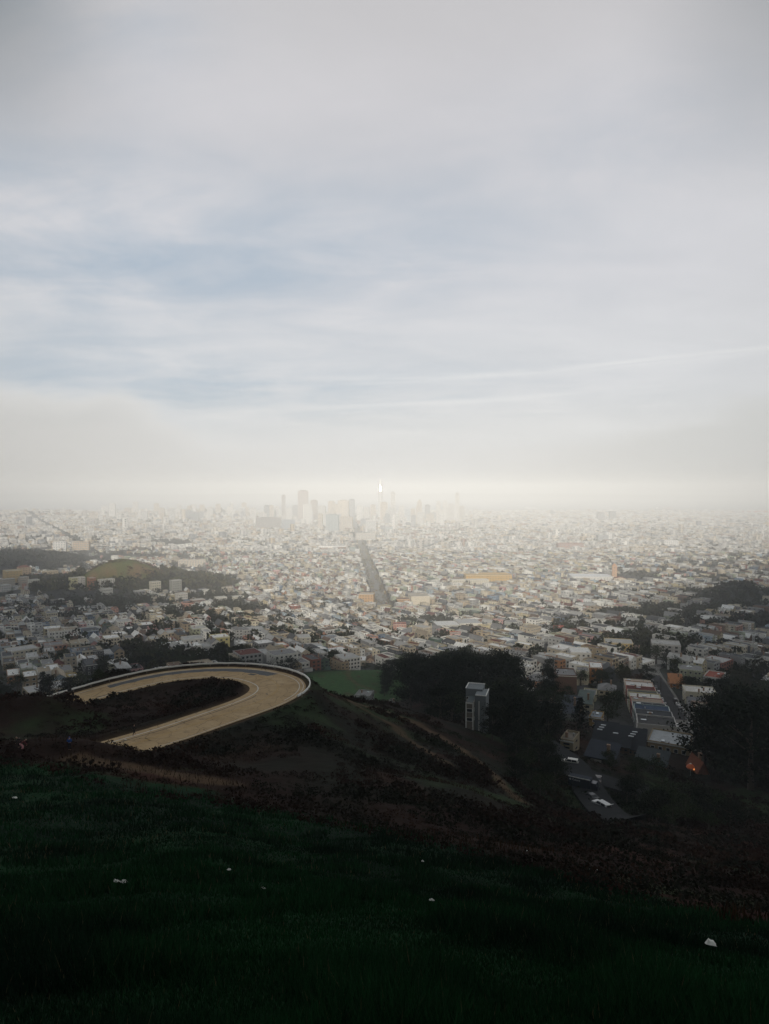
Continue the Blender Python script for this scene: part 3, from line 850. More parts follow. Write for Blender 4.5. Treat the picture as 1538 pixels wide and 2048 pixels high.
bx = x[:, None] + rr_ * np.sin(ph) * np.cos(th); by = y[:, None] + rr_ * np.sin(ph) * np.sin(th); bz = z[:, None] + rr_ * np.cos(ph) * .7
kc = fbm(x, y, 18, 3, 120)
col = SCRUB * 1.0 + (SCRUB2 * 1.1 - SCRUB) * sstep(.4, .6, kc)[:, None]
col = col + (np.array([.014, .024, .012]) - col) * sstep(.58, .7, dn2)[:, None]
col = col + (RUST * .9 - col) * (sstep(.60, .75, fbm(x, y, 10, 3, 77)) * .5)[:, None]
col = np.repeat(col[:, None, :], M, 1) * (0.8 + 0.5 * RNG.random((n, M)))[..., None]
v, f, c = cards(bx.ravel(), by.ravel(), bz.ravel(), np.minimum(np.repeat(rad, M) * RNG.uniform(.24, .5, n * M), np.repeat(np.hypot(x, y), M) * RNG.uniform(.0032, .0075, n * M)), col.reshape(-1, 3))
acc.add(v, f, c)
# upright dry stalks on the brown slope
NS = 60000
x, y = rand_ground(NS, -34, 34, 22, 200, 1.3)
z = H(x, y); px, py, s_ = front_mask(x, y, z); d, rz, hw = road_near(x, y)
dr = fbm(x, y, 11, 4, 91)
pc = polyw(path_c, x, y) < 5.0
keep = (s_ < 8) & (d - hw > .9) & ((dr > .55) | pc) & (px > -60) & (px < 1600) & (y < city_from(x, y) - 10)
x, y, z, pc = x[keep], y[keep], z[keep], pc[keep]; n = len(x)
hg = RNG.uniform(.25, .7, n); a = RNG.uniform(0, 6.28, n); wd = .05
V0 = np.stack([x - np.cos(a) * wd, y - np.sin(a) * wd, z - .05], 1); V1 = np.stack([x + np.cos(a) * wd, y + np.sin(a) * wd, z - .05], 1)
V2 = np.stack([x + RNG.normal(0, .12, n), y + RNG.normal(0, .12, n), z + hg], 1)
cs = TAN * .42 * (0.5 + RNG.random(n))[:, None]; cs[~pc] = cs[~pc] * np.array([.75, .62, .55])
acc.add(np.stack([V0, V1, V2], 1).reshape(-1, 3), np.arange(3 * n).reshape(-1, 3), cs)
o = acc.build('scrub', FOL); o['kind'] = 'stuff'; o['label'] = 'dark brown coastal scrub and dry stalks covering the slopes round the road'

# scraps of litter on the grass
LIT = plain('crumpled_paper', (.62, .63, .58), 0.8, 0, 0.2, 12.0)
def litter(px, py, size, label, bits=1, flat=.35):
    g = on_ground(px, py, 3, 300)
    mb = MB(); size *= 1.35
    for k in range(bits):
        ox = (k - (bits - 1) / 2) * size * 1.15
        nn_ = 9; ring = []
        for j in range(nn_):
            a = 2 * math.pi * j / nn_; rr0 = size * .5 * random.uniform(.65, 1.15)
            ring.append((ox + math.cos(a) * rr0 * 1.25, math.sin(a) * rr0 * .8, random.uniform(.0, .25) * size * flat))
        inner = [(ox + (p[0] - ox) * .5 + random.uniform(-.05, .05) * size, p[1] * .5, size * flat * random.uniform(.5, 1.1)) for p in ring]
        v = ring + inner + [(ox, 0, size * flat * .8), (ox, 0, -0.02)]
        f = []
        for j in range(nn_):
            q = (j + 1) % nn_
            f += [(j, q, nn_ + q, nn_ + j), (nn_ + j, nn_ + q, 2 * nn_), (q, j, 2 * nn_ + 1)]
        mb.add(v, f)
    o = mb.build('litter', LIT); o.location = g + Vector((0, 0, .20 + .05 * size)); o.rotation_euler = (R(-12), 0, R(random.uniform(-25, 5)))
    tag(o, label, 'litter', 'scraps of litter on the grass slope')
def psz(px, py, wpx):
    g = on_ground(px, py, 3, 300); return wpx / F * g.y
litter(240, 1780, psz(240, 1780, 11), 'largest pair of crumpled white paper scraps, lower left of the grass', 2)
litter(458, 1753, psz(458, 1753, 6), 'small crumpled white scrap just above the rounder white one')
litter(527, 1793, psz(527, 1793, 6), 'small rounded white scrap right of the big paper pair')
litter(845, 1731, psz(845, 1731, 5), 'tiny white scrap up the slope near the middle of the grass')
litter(863, 1817, psz(863, 1817, 7), 'narrow pale scrap lying lower on the middle of the grass')
litter(1187, 1746, psz(1187, 1746, 13), 'long pale tan scrap near the right edge of the brown scrub', 1, .15)
litter(1420, 1913, psz(1420, 1913, 17), 'wide grey white torn sheet at the lower right of the grass', 1, .4)
litter(30, 1602, psz(30, 1602, 7), 'thin white scrap at far left, nearest the people')
litter(1053, 1707, psz(1053, 1707, 4), 'dot of white paper where green grass meets brown scrub')
litter(251, 1482, psz(251, 1484, 4), 'small white scrap at the roadside below the walking person')
# ------------------------------------------------------------------ colours of houses
WALLS = [('white', (.74, .73, .69), 22), ('cream', (.58, .52, .40), 12), ('pale grey', (.46, .46, .45), 12), ('grey', (.28, .28, .28), 8), ('tan', (.40, .32, .22), 9),
         ('yellow', (.50, .43, .27), 3), ('pale blue', (.34, .42, .48), 3), ('blue', (.15, .21, .29), 1.5), ('salmon pink', (.50, .27, .20), 2), ('pink', (.52, .30, .29), 2), ('brown', (.19, .12, .085), 5),
         ('brick red', (.25, .10, .07), 2), ('orange', (.36, .19, .10), 1), ('sage green', (.34, .38, .28), 4), ('dark green', (.08, .13, .10), 1), ('charcoal', (.07, .075, .085), 3), ('beige', (.47, .41, .32), 10)]
ROOFS = [('white', (.78, .78, .76), 15), ('pale grey', (.43, .43, .42), 22), ('grey', (.24, .24, .24), 26), ('dark grey', (.09, .095, .10), 22), ('brown', (.16, .11, .08), 8), ('maroon', (.13, .045, .035), 3), ('tan', (.34, .29, .22), 9)]
def wpick(tab, n):
    p = np.array([q[2] for q in tab], float); return RNG.choice(len(tab), n, p=p / p.sum())
WC = np.array([q[1] for q in WALLS]); RC = np.array([q[1] for q in ROOFS])
CD = dict((q[0], q[1]) for q in WALLS)
HERO_FP = []        # x, y, radius of buildings placed by hand: the rows keep clear of them
def clear_of(x, y, rad):
    m = np.ones(len(x), bool)
    for hx, hy, hr in HERO_FP: m &= (x - hx) ** 2 + (y - hy) ** 2 > (hr + rad) ** 2
    return m

# ------------------------------------------------------------------ rows of houses on the two street grids
def rows(phi, ymin_f, ymax, side=None):
    c, s_ = math.cos(phi), math.sin(phi)
    out = []
    ia_ = np.arange(-40, 41); jb = np.arange(-80, 81)
    PA, PB_ = 182.0, 84.0
    I, J, Kk, Rr = np.meshgrid(ia_, jb, np.arange(20), np.arange(2), indexing='ij')
    I, J, Kk, Rr = [q.ravel() for q in (I, J, Kk, Rr)]
    a = I * PA + 14 + Kk * 8.1 + 4; dep = RNG.uniform(14, 20, len(a))
    b = J * PB_ + np.where(Rr == 0, 11 + dep / 2, PB_ - 9 - dep / 2) + RNG.normal(0, .5, len(a))
    x = a * c - b * s_; y = a * s_ + b * c
    m = (y > 150) & (y < ymax) & (np.abs(x) < y * 0.64 + 40)
    I, J, Kk, Rr, a, b, dep, x, y = [q[m] for q in (I, J, Kk, Rr, a, b, dep, x, y)]
    m = (y > ymin_f(x, y)) & ~in_park(x, y)
    m &= ~((polyw(MK, x, y) < 25) & (y > 1100))
    m &= clear_of(x, y, 8)
    m &= RNG.random(len(x)) > .07
    if side is not None: m &= side(x, y)
    m &= (treeness(x, y) < .655)
    return [q[m] for q in (x, y, dep)] + [np.where(Rr[m] == 0, phi, phi + math.pi)]
def streets(phi, ymin_f, ymax, side=None):
    """street ribbons draped over the ground between the blocks"""
    c, s_ = math.cos(phi), math.sin(phi); vs, fs, n = [], [], 0
    PA, PB_ = 182.0, 84.0
    lines_ = [('b', j * PB_, 5.0) for j in range(-30, 31)] + [('a', i * PA + 2, 5.5) for i in range(-14, 15)]
    for kind, off, hw in lines_:
        t_ = np.arange(-2400, 2400, 14.0)
        for w_, up in ((hw, .55),):
            if kind == 'b': p0 = (t_, np.full_like(t_, off - w_)); p1 = (t_, np.full_like(t_, off + w_))
            else: p0 = (np.full_like(t_, off - w_), t_); p1 = (np.full_like(t_, off + w_), t_)
            xy = [(p[0] * c - p[1] * s_, p[0] * s_ + p[1] * c) for p in (p0, p1)]
            x0, y0 = xy[0]; x1, y1 = xy[1]
            ok = (y0 > ymin_f(x0, y0) + 5) & (y0 < ymax) & (np.abs(x0) < y0 * .66) & ~in_park(x0, y0)
            if side is not None: ok &= side(x0, y0)
            ok &= clear_of(x0, y0, 3)
            if not ok.any(): continue
            z0 = H(x0, y0) + up; z1 = H(x1, y1) + up; z = np.maximum(z0, z1) + (0.02 if kind == 'a' else 0)
            base = len(t_)
            vs.append(np.concatenate([np.stack([x0, y0, z], 1), np.stack([x1, y1, z], 1)]))
            k = np.arange(base - 1); k = k[ok[:-1] & ok[1:]]
            fs.append(np.stack([k, k + 1, base + k + 1, base + k], 1) + n); n += 2 * base
    return np.concatenate(vs), np.concatenate(fs)
PHI_R, PHI_L = R(40), R(31)
mkx = lambda y: np.interp(y, [p[1] for p in MK], [p[0] for p in MK])
side_r = lambda x, y: x > mkx(y) - 0.0
side_l = lambda x, y: x <= mkx(y) - 0.0

# ------------------------------------------------------------------ vectorised house bodies
def tpl_flat():
    o = .5; i = .46
    v = [(-o, -o, 0), (o, -o, 0), (o, o, 0), (-o, o, 0), (-o, -o, 1), (o, -o, 1), (o, o, 1), (-o, o, 1),
         (-i, -i, 1), (i, -i, 1), (i, i, 1), (-i, i, 1), (-i, -i, .94), (i, -i, .94), (i, i, .94), (-i, i, .94)]
    f = [(0, 1, 5, 4), (1, 2, 6, 5), (2, 3, 7, 6), (3, 0, 4, 7), (4, 5, 9, 8), (5, 6, 10, 9), (6, 7, 11, 10), (7, 4, 8, 11),
         (8, 9, 13, 12), (9, 10, 14, 13), (10, 11, 15, 14), (11, 8, 12, 15), (12, 13, 14, 15)]
    k = [0] * 12 + [1]
    return np.array(v), np.array(f), np.array(k)
def tpl_gable():
    o = .5
    v = [(-o, -o, 0), (o, -o, 0), (o, o, 0), (-o, o, 0), (-o, -o, .72), (o, -o, .72), (o, o, .72), (-o, o, .72), (0, -o, 1), (0, o, 1),
         (-.56, -.52, .69), (.56, -.52, .69), (.56, .52, .69), (-.56, .52, .69), (0, -.53, 1.015), (0, .53, 1.015)]
    f = [(0, 1, 5, 4), (1, 2, 6, 5), (2, 3, 7, 6), (3, 0, 4, 7), (4, 5, 8, 8), (6, 7, 9, 9), (11, 12, 15, 14), (13, 10, 14, 15)]
    return np.array(v), f, np.array([0] * 6 + [1, 1])
def tpl_hip():
    o = .5
    v = [(-o, -o, 0), (o, -o, 0), (o, o, 0), (-o, o, 0), (-.54, -.53, .76), (.54, -.53, .76), (.54, .53, .76), (-.54, .53, .76), (0, -.2, 1), (0, .2, 1), (-o, -o, .76), (o, -o, .76), (o, o, .76), (-o, o, .76)]
    f = [(0, 1, 11, 10), (1, 2, 12, 11), (2, 3, 13, 12), (3, 0, 10, 13), (4, 5, 8, 8), (5, 6, 9, 8), (6, 7, 9, 9), (7, 4, 8, 9)]
    return np.array(v), f, np.array([0] * 4 + [1] * 4)
def place(v, x, y, z0, w, d, h, phi):
    """unit template -> all houses; local x = along the street, -y = facade"""
    c, s_ = np.cos(phi)[:, None], np.sin(phi)[:, None]
    lx = v[None, :, 0] * w[:, None]; ly = v[None, :, 1] * d[:, None]; lz = v[None, :, 2] * h[:, None]
    return np.stack([x[:, None] + lx * c - ly * s_, y[:, None] + lx * s_ + ly * c, z0[:, None] + lz], -1)
def add_t(acc, tp, x, y, z0, w, d, h, phi, wc, rc, shade=None):
    v, f, k = tp; n = len(x)
    if n == 0: return
    V = place(np.asarray(v, float), x, y, z0, w, d, h, phi).reshape(-1, 3)
    cols = np.where(np.asarray(k)[None, :, None] == 0, wc[:, None, :], rc[:, None, :])
    off = (np.arange(n) * len(v))[:, None, None]
    quads = [i for i, q in enumerate(f) if len(set(q)) == 4]; tris = [i for i, q in enumerate(f) if len(set(q)) == 3]
    F = (np.array([f[i] for i in quads])[None] + off).reshape(-1, 4)
    start = acc.n
    acc.add(V, F, cols[:, quads].reshape(-1, 3))
    if tris:
        Ft = (np.array([f[i][:3] for i in tris])[None] + off).reshape(-1, 3)
        acc.n = start; acc.L.append((Ft + start).ravel().astype(np.int32)); acc.T.append(np.full(len(Ft), 3, np.int32))
        acc.Cc.append(cols[:, tris].reshape(-1, 3).astype(np.float32)); acc.n = start + len(V)
def add_windows(acc, x, y, z0, w, d, h, phi, nf, cols=(2, 3), top=.92, dark=(.035, .042, .05), sides=(0, 1, 2, 3)):
    """rows of window panes standing 6 cm proud of the walls, only on walls turned to the viewpoint"""
    for sd_ in sides:
        ang = phi + (0, math.pi / 2, math.pi, -math.pi / 2)[sd_]
        nx, ny = np.sin(ang), -np.cos(ang)
        half = (d if sd_ in (0, 2) else w) / 2; L = w if sd_ in (0, 2) else d
        vis = (nx * -(x + nx * half) + ny * -(y + ny * half)) > 0
        ncol = cols[0] if sd_ in (0, 2) else cols[1]
        for fl in range(int(nf.max())):
            for q in range(ncol):
                m = vis & (nf > fl) & (RNG.random(len(x)) > .12)
                if not m.any(): continue
                fh = h[m] * top / nf[m]; zc = z0[m] + fh * (fl + .55) + 0.3; ww = L[m] / ncol * RNG.uniform(.28, .46, m.sum()); hh = fh * RNG.uniform(.4, .55, m.sum())
                tc_ = (q + .5) / ncol - .5
                tx, ty = np.cos(ang[m]), np.sin(ang[m])
                cx0 = x[m] + nx[m] * (half[m] + .06) + tx * L[m] * tc_; cy0 = y[m] + ny[m] * (half[m] + .06) + ty * L[m] * tc_
                v = np.stack([np.stack([cx0 - tx * ww / 2, cy0 - ty * ww / 2, zc - hh / 2], 1), np.stack([cx0 + tx * ww / 2, cy0 + ty * ww / 2, zc - hh / 2], 1),
                              np.stack([cx0 + tx * ww / 2, cy0 + ty * ww / 2, zc + hh / 2], 1), np.stack([cx0 - tx * ww / 2, cy0 - ty * ww / 2, zc + hh / 2], 1)], 1).reshape(-1, 3)
                acc.add(v, np.arange(len(v)).reshape(-1, 4), np.tile(np.array(dark), (len(v) // 4, 1)) * RNG.uniform(.6, 2.4, (len(v) // 4, 1)))

# ------------------------------------------------------------------ Market-like avenue to downtown
m, t, b = new_mat('street_asphalt')
gp = t.node('ShaderNodeNewGeometry').outputs['Position']
n_a = t.noise(gp, 0.05, 5, 0.6); n_b = t.noise(gp, 0.8, 5, 0.6)
f_ = t.m('ADD', t.m('MULTIPLY', n_a, .6), t.m('ADD', t.m('MULTIPLY', n_b, .5), .35))
t.l.new(t.mix(1.0, (.055, .055, .058, 1), t.xyz(f_, f_, f_), 'MULTIPLY'), b.inputs['Base Color']); b.inputs['Roughness'].default_value = .95; b.inputs['Specular IOR Level'].default_value = .08
ASPH = m
WALKM = plain('pavement_concrete', (.15, .145, .13), 0.9, 0, .3, .3)
def ribbon(name, pts, hw, up, mat, step=25.0, parent=None, flat=True):
    c_ = np.array([(p[0], p[1]) for p in pts], float); c2, _ = resample(c_, step)
    tt_ = np.gradient(c2, axis=0); tt_ /= np.linalg.norm(tt_, axis=1)[:, None]; nn_ = np.stack([-tt_[:, 1], tt_[:, 0]], 1)
    if np.ndim(hw) == 0: lo, hi = -hw, hw
    else: lo, hi = hw
    a_ = c2 + nn_ * lo; b_ = c2 + nn_ * hi
    zc = np.maximum(np.maximum(H(a_[:, 0], a_[:, 1]), H(b_[:, 0], b_[:, 1])), H(c2[:, 0], c2[:, 1])) + up
    if len(zc) > 9: zc = np.maximum(smooth_arr(zc, 5), zc - .3)
    v = [(a_[k][0], a_[k][1], zc[k]) for k in range(len(c2))] + [(b_[k][0], b_[k][1], zc[k]) for k in range(len(c2))]
    n = len(c2); f = [(k + 1, k, n + k, n + k + 1) for k in range(n - 1)]
    # sides so that it is a slab
    v += [(p[0], p[1], p[2] - 1.2) for p in v[:2 * n]]
    f += [(k, k + 1, 2 * n + k + 1, 2 * n + k) for k in range(n - 1)] + [(n + k + 1, n + k, 3 * n + k, 3 * n + k + 1) for k in range(n - 1)]
    return mesh_obj(name, v, f, mat, parent)
mks = [(p[0], p[1]) for p in MK]
o = ribbon('pavement', mks, 16.5, .9, WALKM); o['kind'] = 'structure'
o = ribbon('road', mks, 11.5, 1.0, plain('avenue_asphalt', (.19, .188, .18), .85, 0, .3, .05)); o['kind'] = 'structure'
# the side street on the right and the hillside street below
ST = [(1402, 1500, 262), (1378, 1462, 300), (1352, 1420, 345), (1330, 1388, 395), (1308, 1354, 450), (1300, 1338, 490), (1322, 1322, 540)]
STP = [(ray(a, b_)[0] * c_, c_) for a, b_, c_ in ST]
o = ribbon('pavement', STP, 6.0, .45, WALKM, 8); o['kind'] = 'structure'
o = ribbon('road', STP, 4.5, .55, ASPH, 8); o['kind'] = 'structure'
ST2 = [(1085, 1512, 205), (1125, 1522, 189), (1150, 1535, 180), (1172, 1570, 168), (1200, 1612, 155), (1225, 1655, 143), (1262, 1672, 138)]
STP2 = [(ray(a, b_)[0] * c_, c_) for a, b_, c_ in ST2]
SHADE_ASPH = plain('shaded_asphalt', (.03, .032, .034), .95, 0, .3, .3); SHADE_ASPH.node_tree.nodes['Principled BSDF'].inputs['Specular IOR Level'].default_value = .05  # darker copy of the street asphalt, standing in for shade and lens darkening
o = ribbon('road', STP2, 4.0, .5, SHADE_ASPH, 5); o['kind'] = 'structure'
STP3 = [(ray(a, b_)[0] * c_, c_) for a, b_, c_ in [(1150, 1535, 180), (1190, 1548, 178), (1235, 1562, 176), (1300, 1575, 174)]]
o = ribbon('road', STP3, 3.6, .46, SHADE_ASPH, 5); o['kind'] = 'structure'
STP4 = [(ray(a, b_)[0] * c_, c_) for a, b_, c_ in [(-120, 1425, 330), (0, 1398, 365), (60, 1380, 390), (150, 1356, 430), (220, 1335, 480)]]
o = ribbon('road', STP4, 6.0, .5, ASPH, 10); o['kind'] = 'structure'
for q in (STP, STP2, STP3, STP4):
    c_, _ = resample(np.array(q, float), 9.0)
    for p in c_: HERO_FP.append((p[0], p[1], 5.5))
# ------------------------------------------------------------------ single buildings with parts
def shared(name, mb, mats):
    o = mb.build(name, mats); me = o.data; bpy.data.objects.remove(o); return me
def win_mesh(frame):
    mb = MB()
    fr = .09
    mb.box(-.5, .5, -.05, .04, -.5, -.5 + fr, 0); mb.box(-.5, .5, -.05, .04, .5 - fr, .5, 0)
    mb.box(-.5, -.5 + fr, -.05, .04, -.5 + fr, .5 - fr, 0); mb.box(.5 - fr, .5, -.05, .04, -.5 + fr, .5 - fr, 0)
    mb.add([(-.5 + fr, -.01, -.5 + fr), (.5 - fr, -.01, -.5 + fr), (.5 - fr, -.01, .5 - fr), (-.5 + fr, -.01, .5 - fr)], [(0, 1, 2, 3)], 1)
    return shared('window', mb, [frame, GLASS])
WIN_W, WIN_D = win_mesh(TRIM), win_mesh(DTRIM)
_g = MB(); _g.box(-.5, .5, -.05, .02, 0, 1)
for k in range(4): _g.box(-.46, .46, -.075, -.05, .05 + k * .24, .22 + k * .24)
GARM = shared('garage_door', _g, [GARAGE])
_g = MB(); _g.box(-.5, .5, -.5, .5, 0, 1); _g.box(-.6, .6, -.6, .6, 1, 1.12)
CHIM = shared('chimney', _g, [plain('chimney_brick', (.30, .20, .14), .9, 0, .4, 2.)])
_g = MB(); _g.box(-.5, .5, -.5, .5, 0, .35); _g.add([(-.45, -.45, .36), (.45, -.45, .36), (.45, .45, .36), (-.45, .45, .36)], [(0, 1, 2, 3)], 1)
SKYL = shared('skylight', _g, [METAL, plain('skylight_glass', (.45, .52, .55), .15)])
_g = MB(); _g.tube((0, 0, 0), (0, 0, .9), .22, .2, 7); _g.tube((0, 0, .9), (0, 0, 1.1), .36, .3, 7)
VENT = shared('roof_vent', _g, [METAL])
NAMED = []     # (object, look, photo x, photo y) waiting for a label
def building(x, y, w, d, h, phi, wall, roofc, roof='flat', nf=3, nw=3, ns=3, wins=True, garage=False, label=None, cat='house', group=None, look=None, frame=None,
             name='house', clutter=True, z0=None, rh=None, bay=False, sink=1.5, joined=False, reserve=True):
    cx4 = [(x + (sx * w * math.cos(phi) - sy * d * math.sin(phi)) / 2, y + (sx * w * math.sin(phi) + sy * d * math.cos(phi)) / 2) for sx in (-1, 1) for sy in (-1, 1)]
    hz_ = H(np.array([p[0] for p in cx4] + [x]), np.array([p[1] for p in cx4] + [y]))
    zb = float(np.median(hz_)) if z0 is None else z0
    lo = min(float(hz_.min()) - zb, 0) - sink
    root = empty(name, (x, y, zb), phi)
    rnd = random.Random(int(abs(x * 131 + y * 17)))
    if rh is None: rh = {'gable': w * .36, 'hip': w * .28, 'shed': d * .18}.get(roof, 0)
    mb = MB(); hw_, hd = w / 2, d / 2
    wtop = h - rh if roof != 'flat' else h
    # wall shell
    mb.box(-hw_, hw_, -hd, hd, lo, wtop, 0)
    mb.f.pop(4 + 0) if False else None
    if roof == 'gable':
        mb.add([(-hw_, -hd, wtop), (hw_, -hd, wtop), (0, -hd, h)], [(0, 1, 2)]); mb.add([(-hw_, hd, wtop), (hw_, hd, wtop), (0, hd, h)], [(2, 1, 0)])
    if roof == 'shed':
        mb.add([(-hw_, -hd, wtop), (hw_, -hd, wtop), (hw_, hd, wtop), (-hw_, hd, wtop), (hw_, hd, h), (-hw_, hd, h)], [(0, 3, 5), (1, 4, 2), (2, 4, 5, 3)])
    if roof == 'flat':
        p_ = .22; ph_ = rnd.uniform(.35, .8)
        for a in ((-hw_, hw_, -hd, -hd + p_), (-hw_, hw_, hd - p_, hd), (-hw_, -hw_ + p_, -hd + p_, hd - p_), (hw_ - p_, hw_, -hd + p_, hd - p_)):
            mb.box(a[0], a[1], a[2], a[3], wtop, wtop + ph_, 0)
        mb.box(-hw_ - .18, hw_ + .18, -hd - .2, -hd - .003, wtop - .15, wtop + .22, 1)      # cornice
    bays = []
    if bay:
        bw = min(2.6, w * .36)
        for q in ((0.0,) if w < 7 else (-w * .22, w * .22)):
            b0 = [(q - bw / 2, -hd - .003), (q - bw * .3, -hd - .9), (q + bw * .3, -hd - .9), (q + bw / 2, -hd - .003)]
            z1, z2 = 2.9, wtop - .5
            vv_ = [(p[0], p[1], z1) for p in b0] + [(p[0], p[1], z2) for p in b0]
            mb.add(vv_, [(0, 1, 5, 4), (1, 2, 6, 5), (2, 3, 7, 6), (4, 5, 6, 7), (3, 2, 1, 0)], 0); bays.append((q, bw))
    wl = mb.build('wall', [WALL, TRIM], root, wall)
    rb = MB()
    if roof == 'flat': rb.box(-hw_ + .23, hw_ - .23, -hd + .23, hd - .23, wtop + .01, wtop + .12)
    elif roof == 'gable':
        e = .45; sl = rh / hw_
        for s1 in (-1, 1):
            a = [(0, -hd - e, h + .12), (0, hd + e, h + .12), (s1 * (hw_ + e), hd + e, wtop - sl * e + .12), (s1 * (hw_ + e), -hd - e, wtop - sl * e + .12)]
            b_ = [(p[0], p[1], p[2] - .16) for p in a]
            rb.add(a + b_, [(0, 1, 2, 3), (7, 6, 5, 4), (0, 3, 7, 4), (1, 5, 6, 2), (3, 2, 6, 7)])
    elif roof == 'hip':
        e = .45; rl = max(hd - hw_, 0) * .9
        a = [(-hw_ - e, -hd - e, wtop), (hw_ + e, -hd - e, wtop), (hw_ + e, hd + e, wtop), (-hw_ - e, hd + e, wtop), (0, -rl, h), (0, rl, h)]
        if hw_ > hd:
            rl = (hw_ - hd) * .9; a[4] = (-rl, 0, h); a[5] = (rl, 0, h)
            fs_ = [(0, 1, 5, 4), (1, 2, 5), (2, 3, 4, 5), (3, 0, 4)]
        else: fs_ = [(0, 1, 4), (1, 2, 5, 4), (2, 3, 5), (3, 0, 4, 5)]
        rb.add(a, fs_ + [(3, 2, 1, 0)])
    elif roof == 'shed':
        e = .4; sl = rh / d
        a = [(-hw_ - e, -hd - e, wtop - sl * e + .1), (hw_ + e, -hd - e, wtop - sl * e + .1), (hw_ + e, hd + e, h + sl * e + .1), (-hw_ - e, hd + e, h + sl * e + .1)]
        rb.add(a + [(p[0], p[1], p[2] - .18) for p in a], [(0, 1, 2, 3), (7, 6, 5, 4), (0, 4, 5, 1), (1, 5, 6, 2), (2, 6, 7, 3), (3, 7, 4, 0)])
    ro = rb.build('roof', ROOF, root, roofc)
    fm = frame or (WIN_W if rnd.random() < .55 else WIN_D)
    jw = MB() if joined else None
    def put_win(sd_, tpos, zc, ww, hh, outw=.0):
        ang = (0, math.pi / 2, math.pi, -math.pi / 2)[sd_]
        half = hd if sd_ in (0, 2) else hw_
        nx, ny = math.sin(ang), -math.cos(ang); tx, ty = math.cos(ang), math.sin(ang)
        cxx = nx * (half + .045 + outw) + tx * tpos; cyy = ny * (half + .045 + outw) + ty * tpos
        if joined:
            a = [(cxx - tx * ww / 2, cyy - ty * ww / 2, zc - hh / 2), (cxx + tx * ww / 2, cyy + ty * ww / 2, zc - hh / 2), (cxx + tx * ww / 2, cyy + ty * ww / 2, zc + hh / 2), (cxx - tx * ww / 2, cyy - ty * ww / 2, zc + hh / 2)]
            k_ = .12
            ins = [(p[0] + nx * .03 + (cxx - p[0]) * k_, p[1] + ny * .03 + (cyy - p[1]) * k_, p[2] + (zc - p[2]) * k_) for p in a]
            jw.add(a, [(0, 1, 2, 3)], 0); jw.add(ins, [(0, 1, 2, 3)], 1)
        else:
            data_obj('window', fm, root, (cxx, cyy, zc), ang, (ww, 1, hh))
    if wins:
        top = wtop - .3; fh = top / nf
        for sd_ in range(4):
            wa = phi + (0, math.pi / 2, math.pi, -math.pi / 2)[sd_]
            nx, ny = math.sin(wa), -math.cos(wa); half = hd if sd_ in (0, 2) else hw_
            if nx * -(x + nx * half) + ny * -(y + ny * half) <= 0: continue
            L = w if sd_ in (0, 2) else d; nn_ = nw if sd_ in (0, 2) else ns
            for fl in range(nf):
                if garage and sd_ == 0 and fl == 0:
                    data_obj('garage_door', GARM, root, (-w * .12, -hd - .02, .05), 0, (min(3.2, w * .45), 1, 2.2)); continue
                for q in range(nn_):
                    if sd_ in (1, 3) and rnd.random() < .25: continue
                    tpos = ((q + .5) / nn_ - .5) * L * .94
                    out_ = 0
                    if sd_ == 0 and bays and fl > 0 and any(abs(tpos - b0) < bw / 2 for b0, bw in bays):
                        tpos = min(bays, key=lambda bb_: abs(bb_[0] - tpos))[0]; out_ = .9
                    put_win(sd_, tpos, fh * (fl + .56), min(L / nn_ * .5, 2.0) if not out_ else 1.3, min(fh * .5, 1.7), out_)
    if joined and jw.f: jw.build('window', [TRIM if rnd.random() < .5 else DTRIM, GLASS], root)['kind'] = 'stuff'
    if clutter:
        zt = wtop + .1
        if roof == 'flat':
            for q in range(rnd.choice((1, 2, 2, 3))):
                me = rnd.choice((SKYL, VENT, CHIM, VENT, SKYL)); sc = {SKYL: (1.4, 2.2, 1), VENT: (1, 1, 1), CHIM: (.8, .8, 1.5)}[me]
                data_obj(me.name.split('.')[0], me, ro, (rnd.uniform(-hw_ * .7, hw_ * .7), rnd.uniform(-hd * .7, hd * .7), zt), 0, sc)
        elif rnd.random() < .7:
            data_obj('chimney', CHIM, ro, (hw_ * .45, rnd.uniform(-hd * .5, hd * .5), wtop + rh * .2), 0, (.9, .9, rh * .8 + 1.2))
    tag(root, label, cat, group)
    px, py = proj(x, y, zb + h / 2)
    if label is None: NAMED.append((root, look, float(px), float(py)))
    if reserve: HERO_FP.append((x, y, max(w, d) * .58))
    return root
def hero(px, pyb, Yd, wpx, hpx, d, phi, wall, roofc, **kw):
    """px = middle, pyb = foot of the facade in the photograph; sizes in photo pixels at that distance"""
    u, _ = ray(px, pyb); w = wpx / F * Yd; h = hpx / F * Yd
    fx, fy = u * Yd, Yd
    ph = R(phi) - math.atan(u) if kw.pop('face', True) else R(phi)
    x = fx - math.sin(ph) * (d / 2); y = fy + math.cos(ph) * (d / 2)
    if kw.pop('sight', False):
        kw['z0'] = CZ + ray(px, pyb)[1] * Yd
    return building(x, y, w, d, h, ph, wall, roofc, **kw)
cW = CD
RCd = dict((q[0], q[1]) for q in ROOFS)
def HB(*a, **k):
    k.setdefault('group', None); return hero(*a, **k)
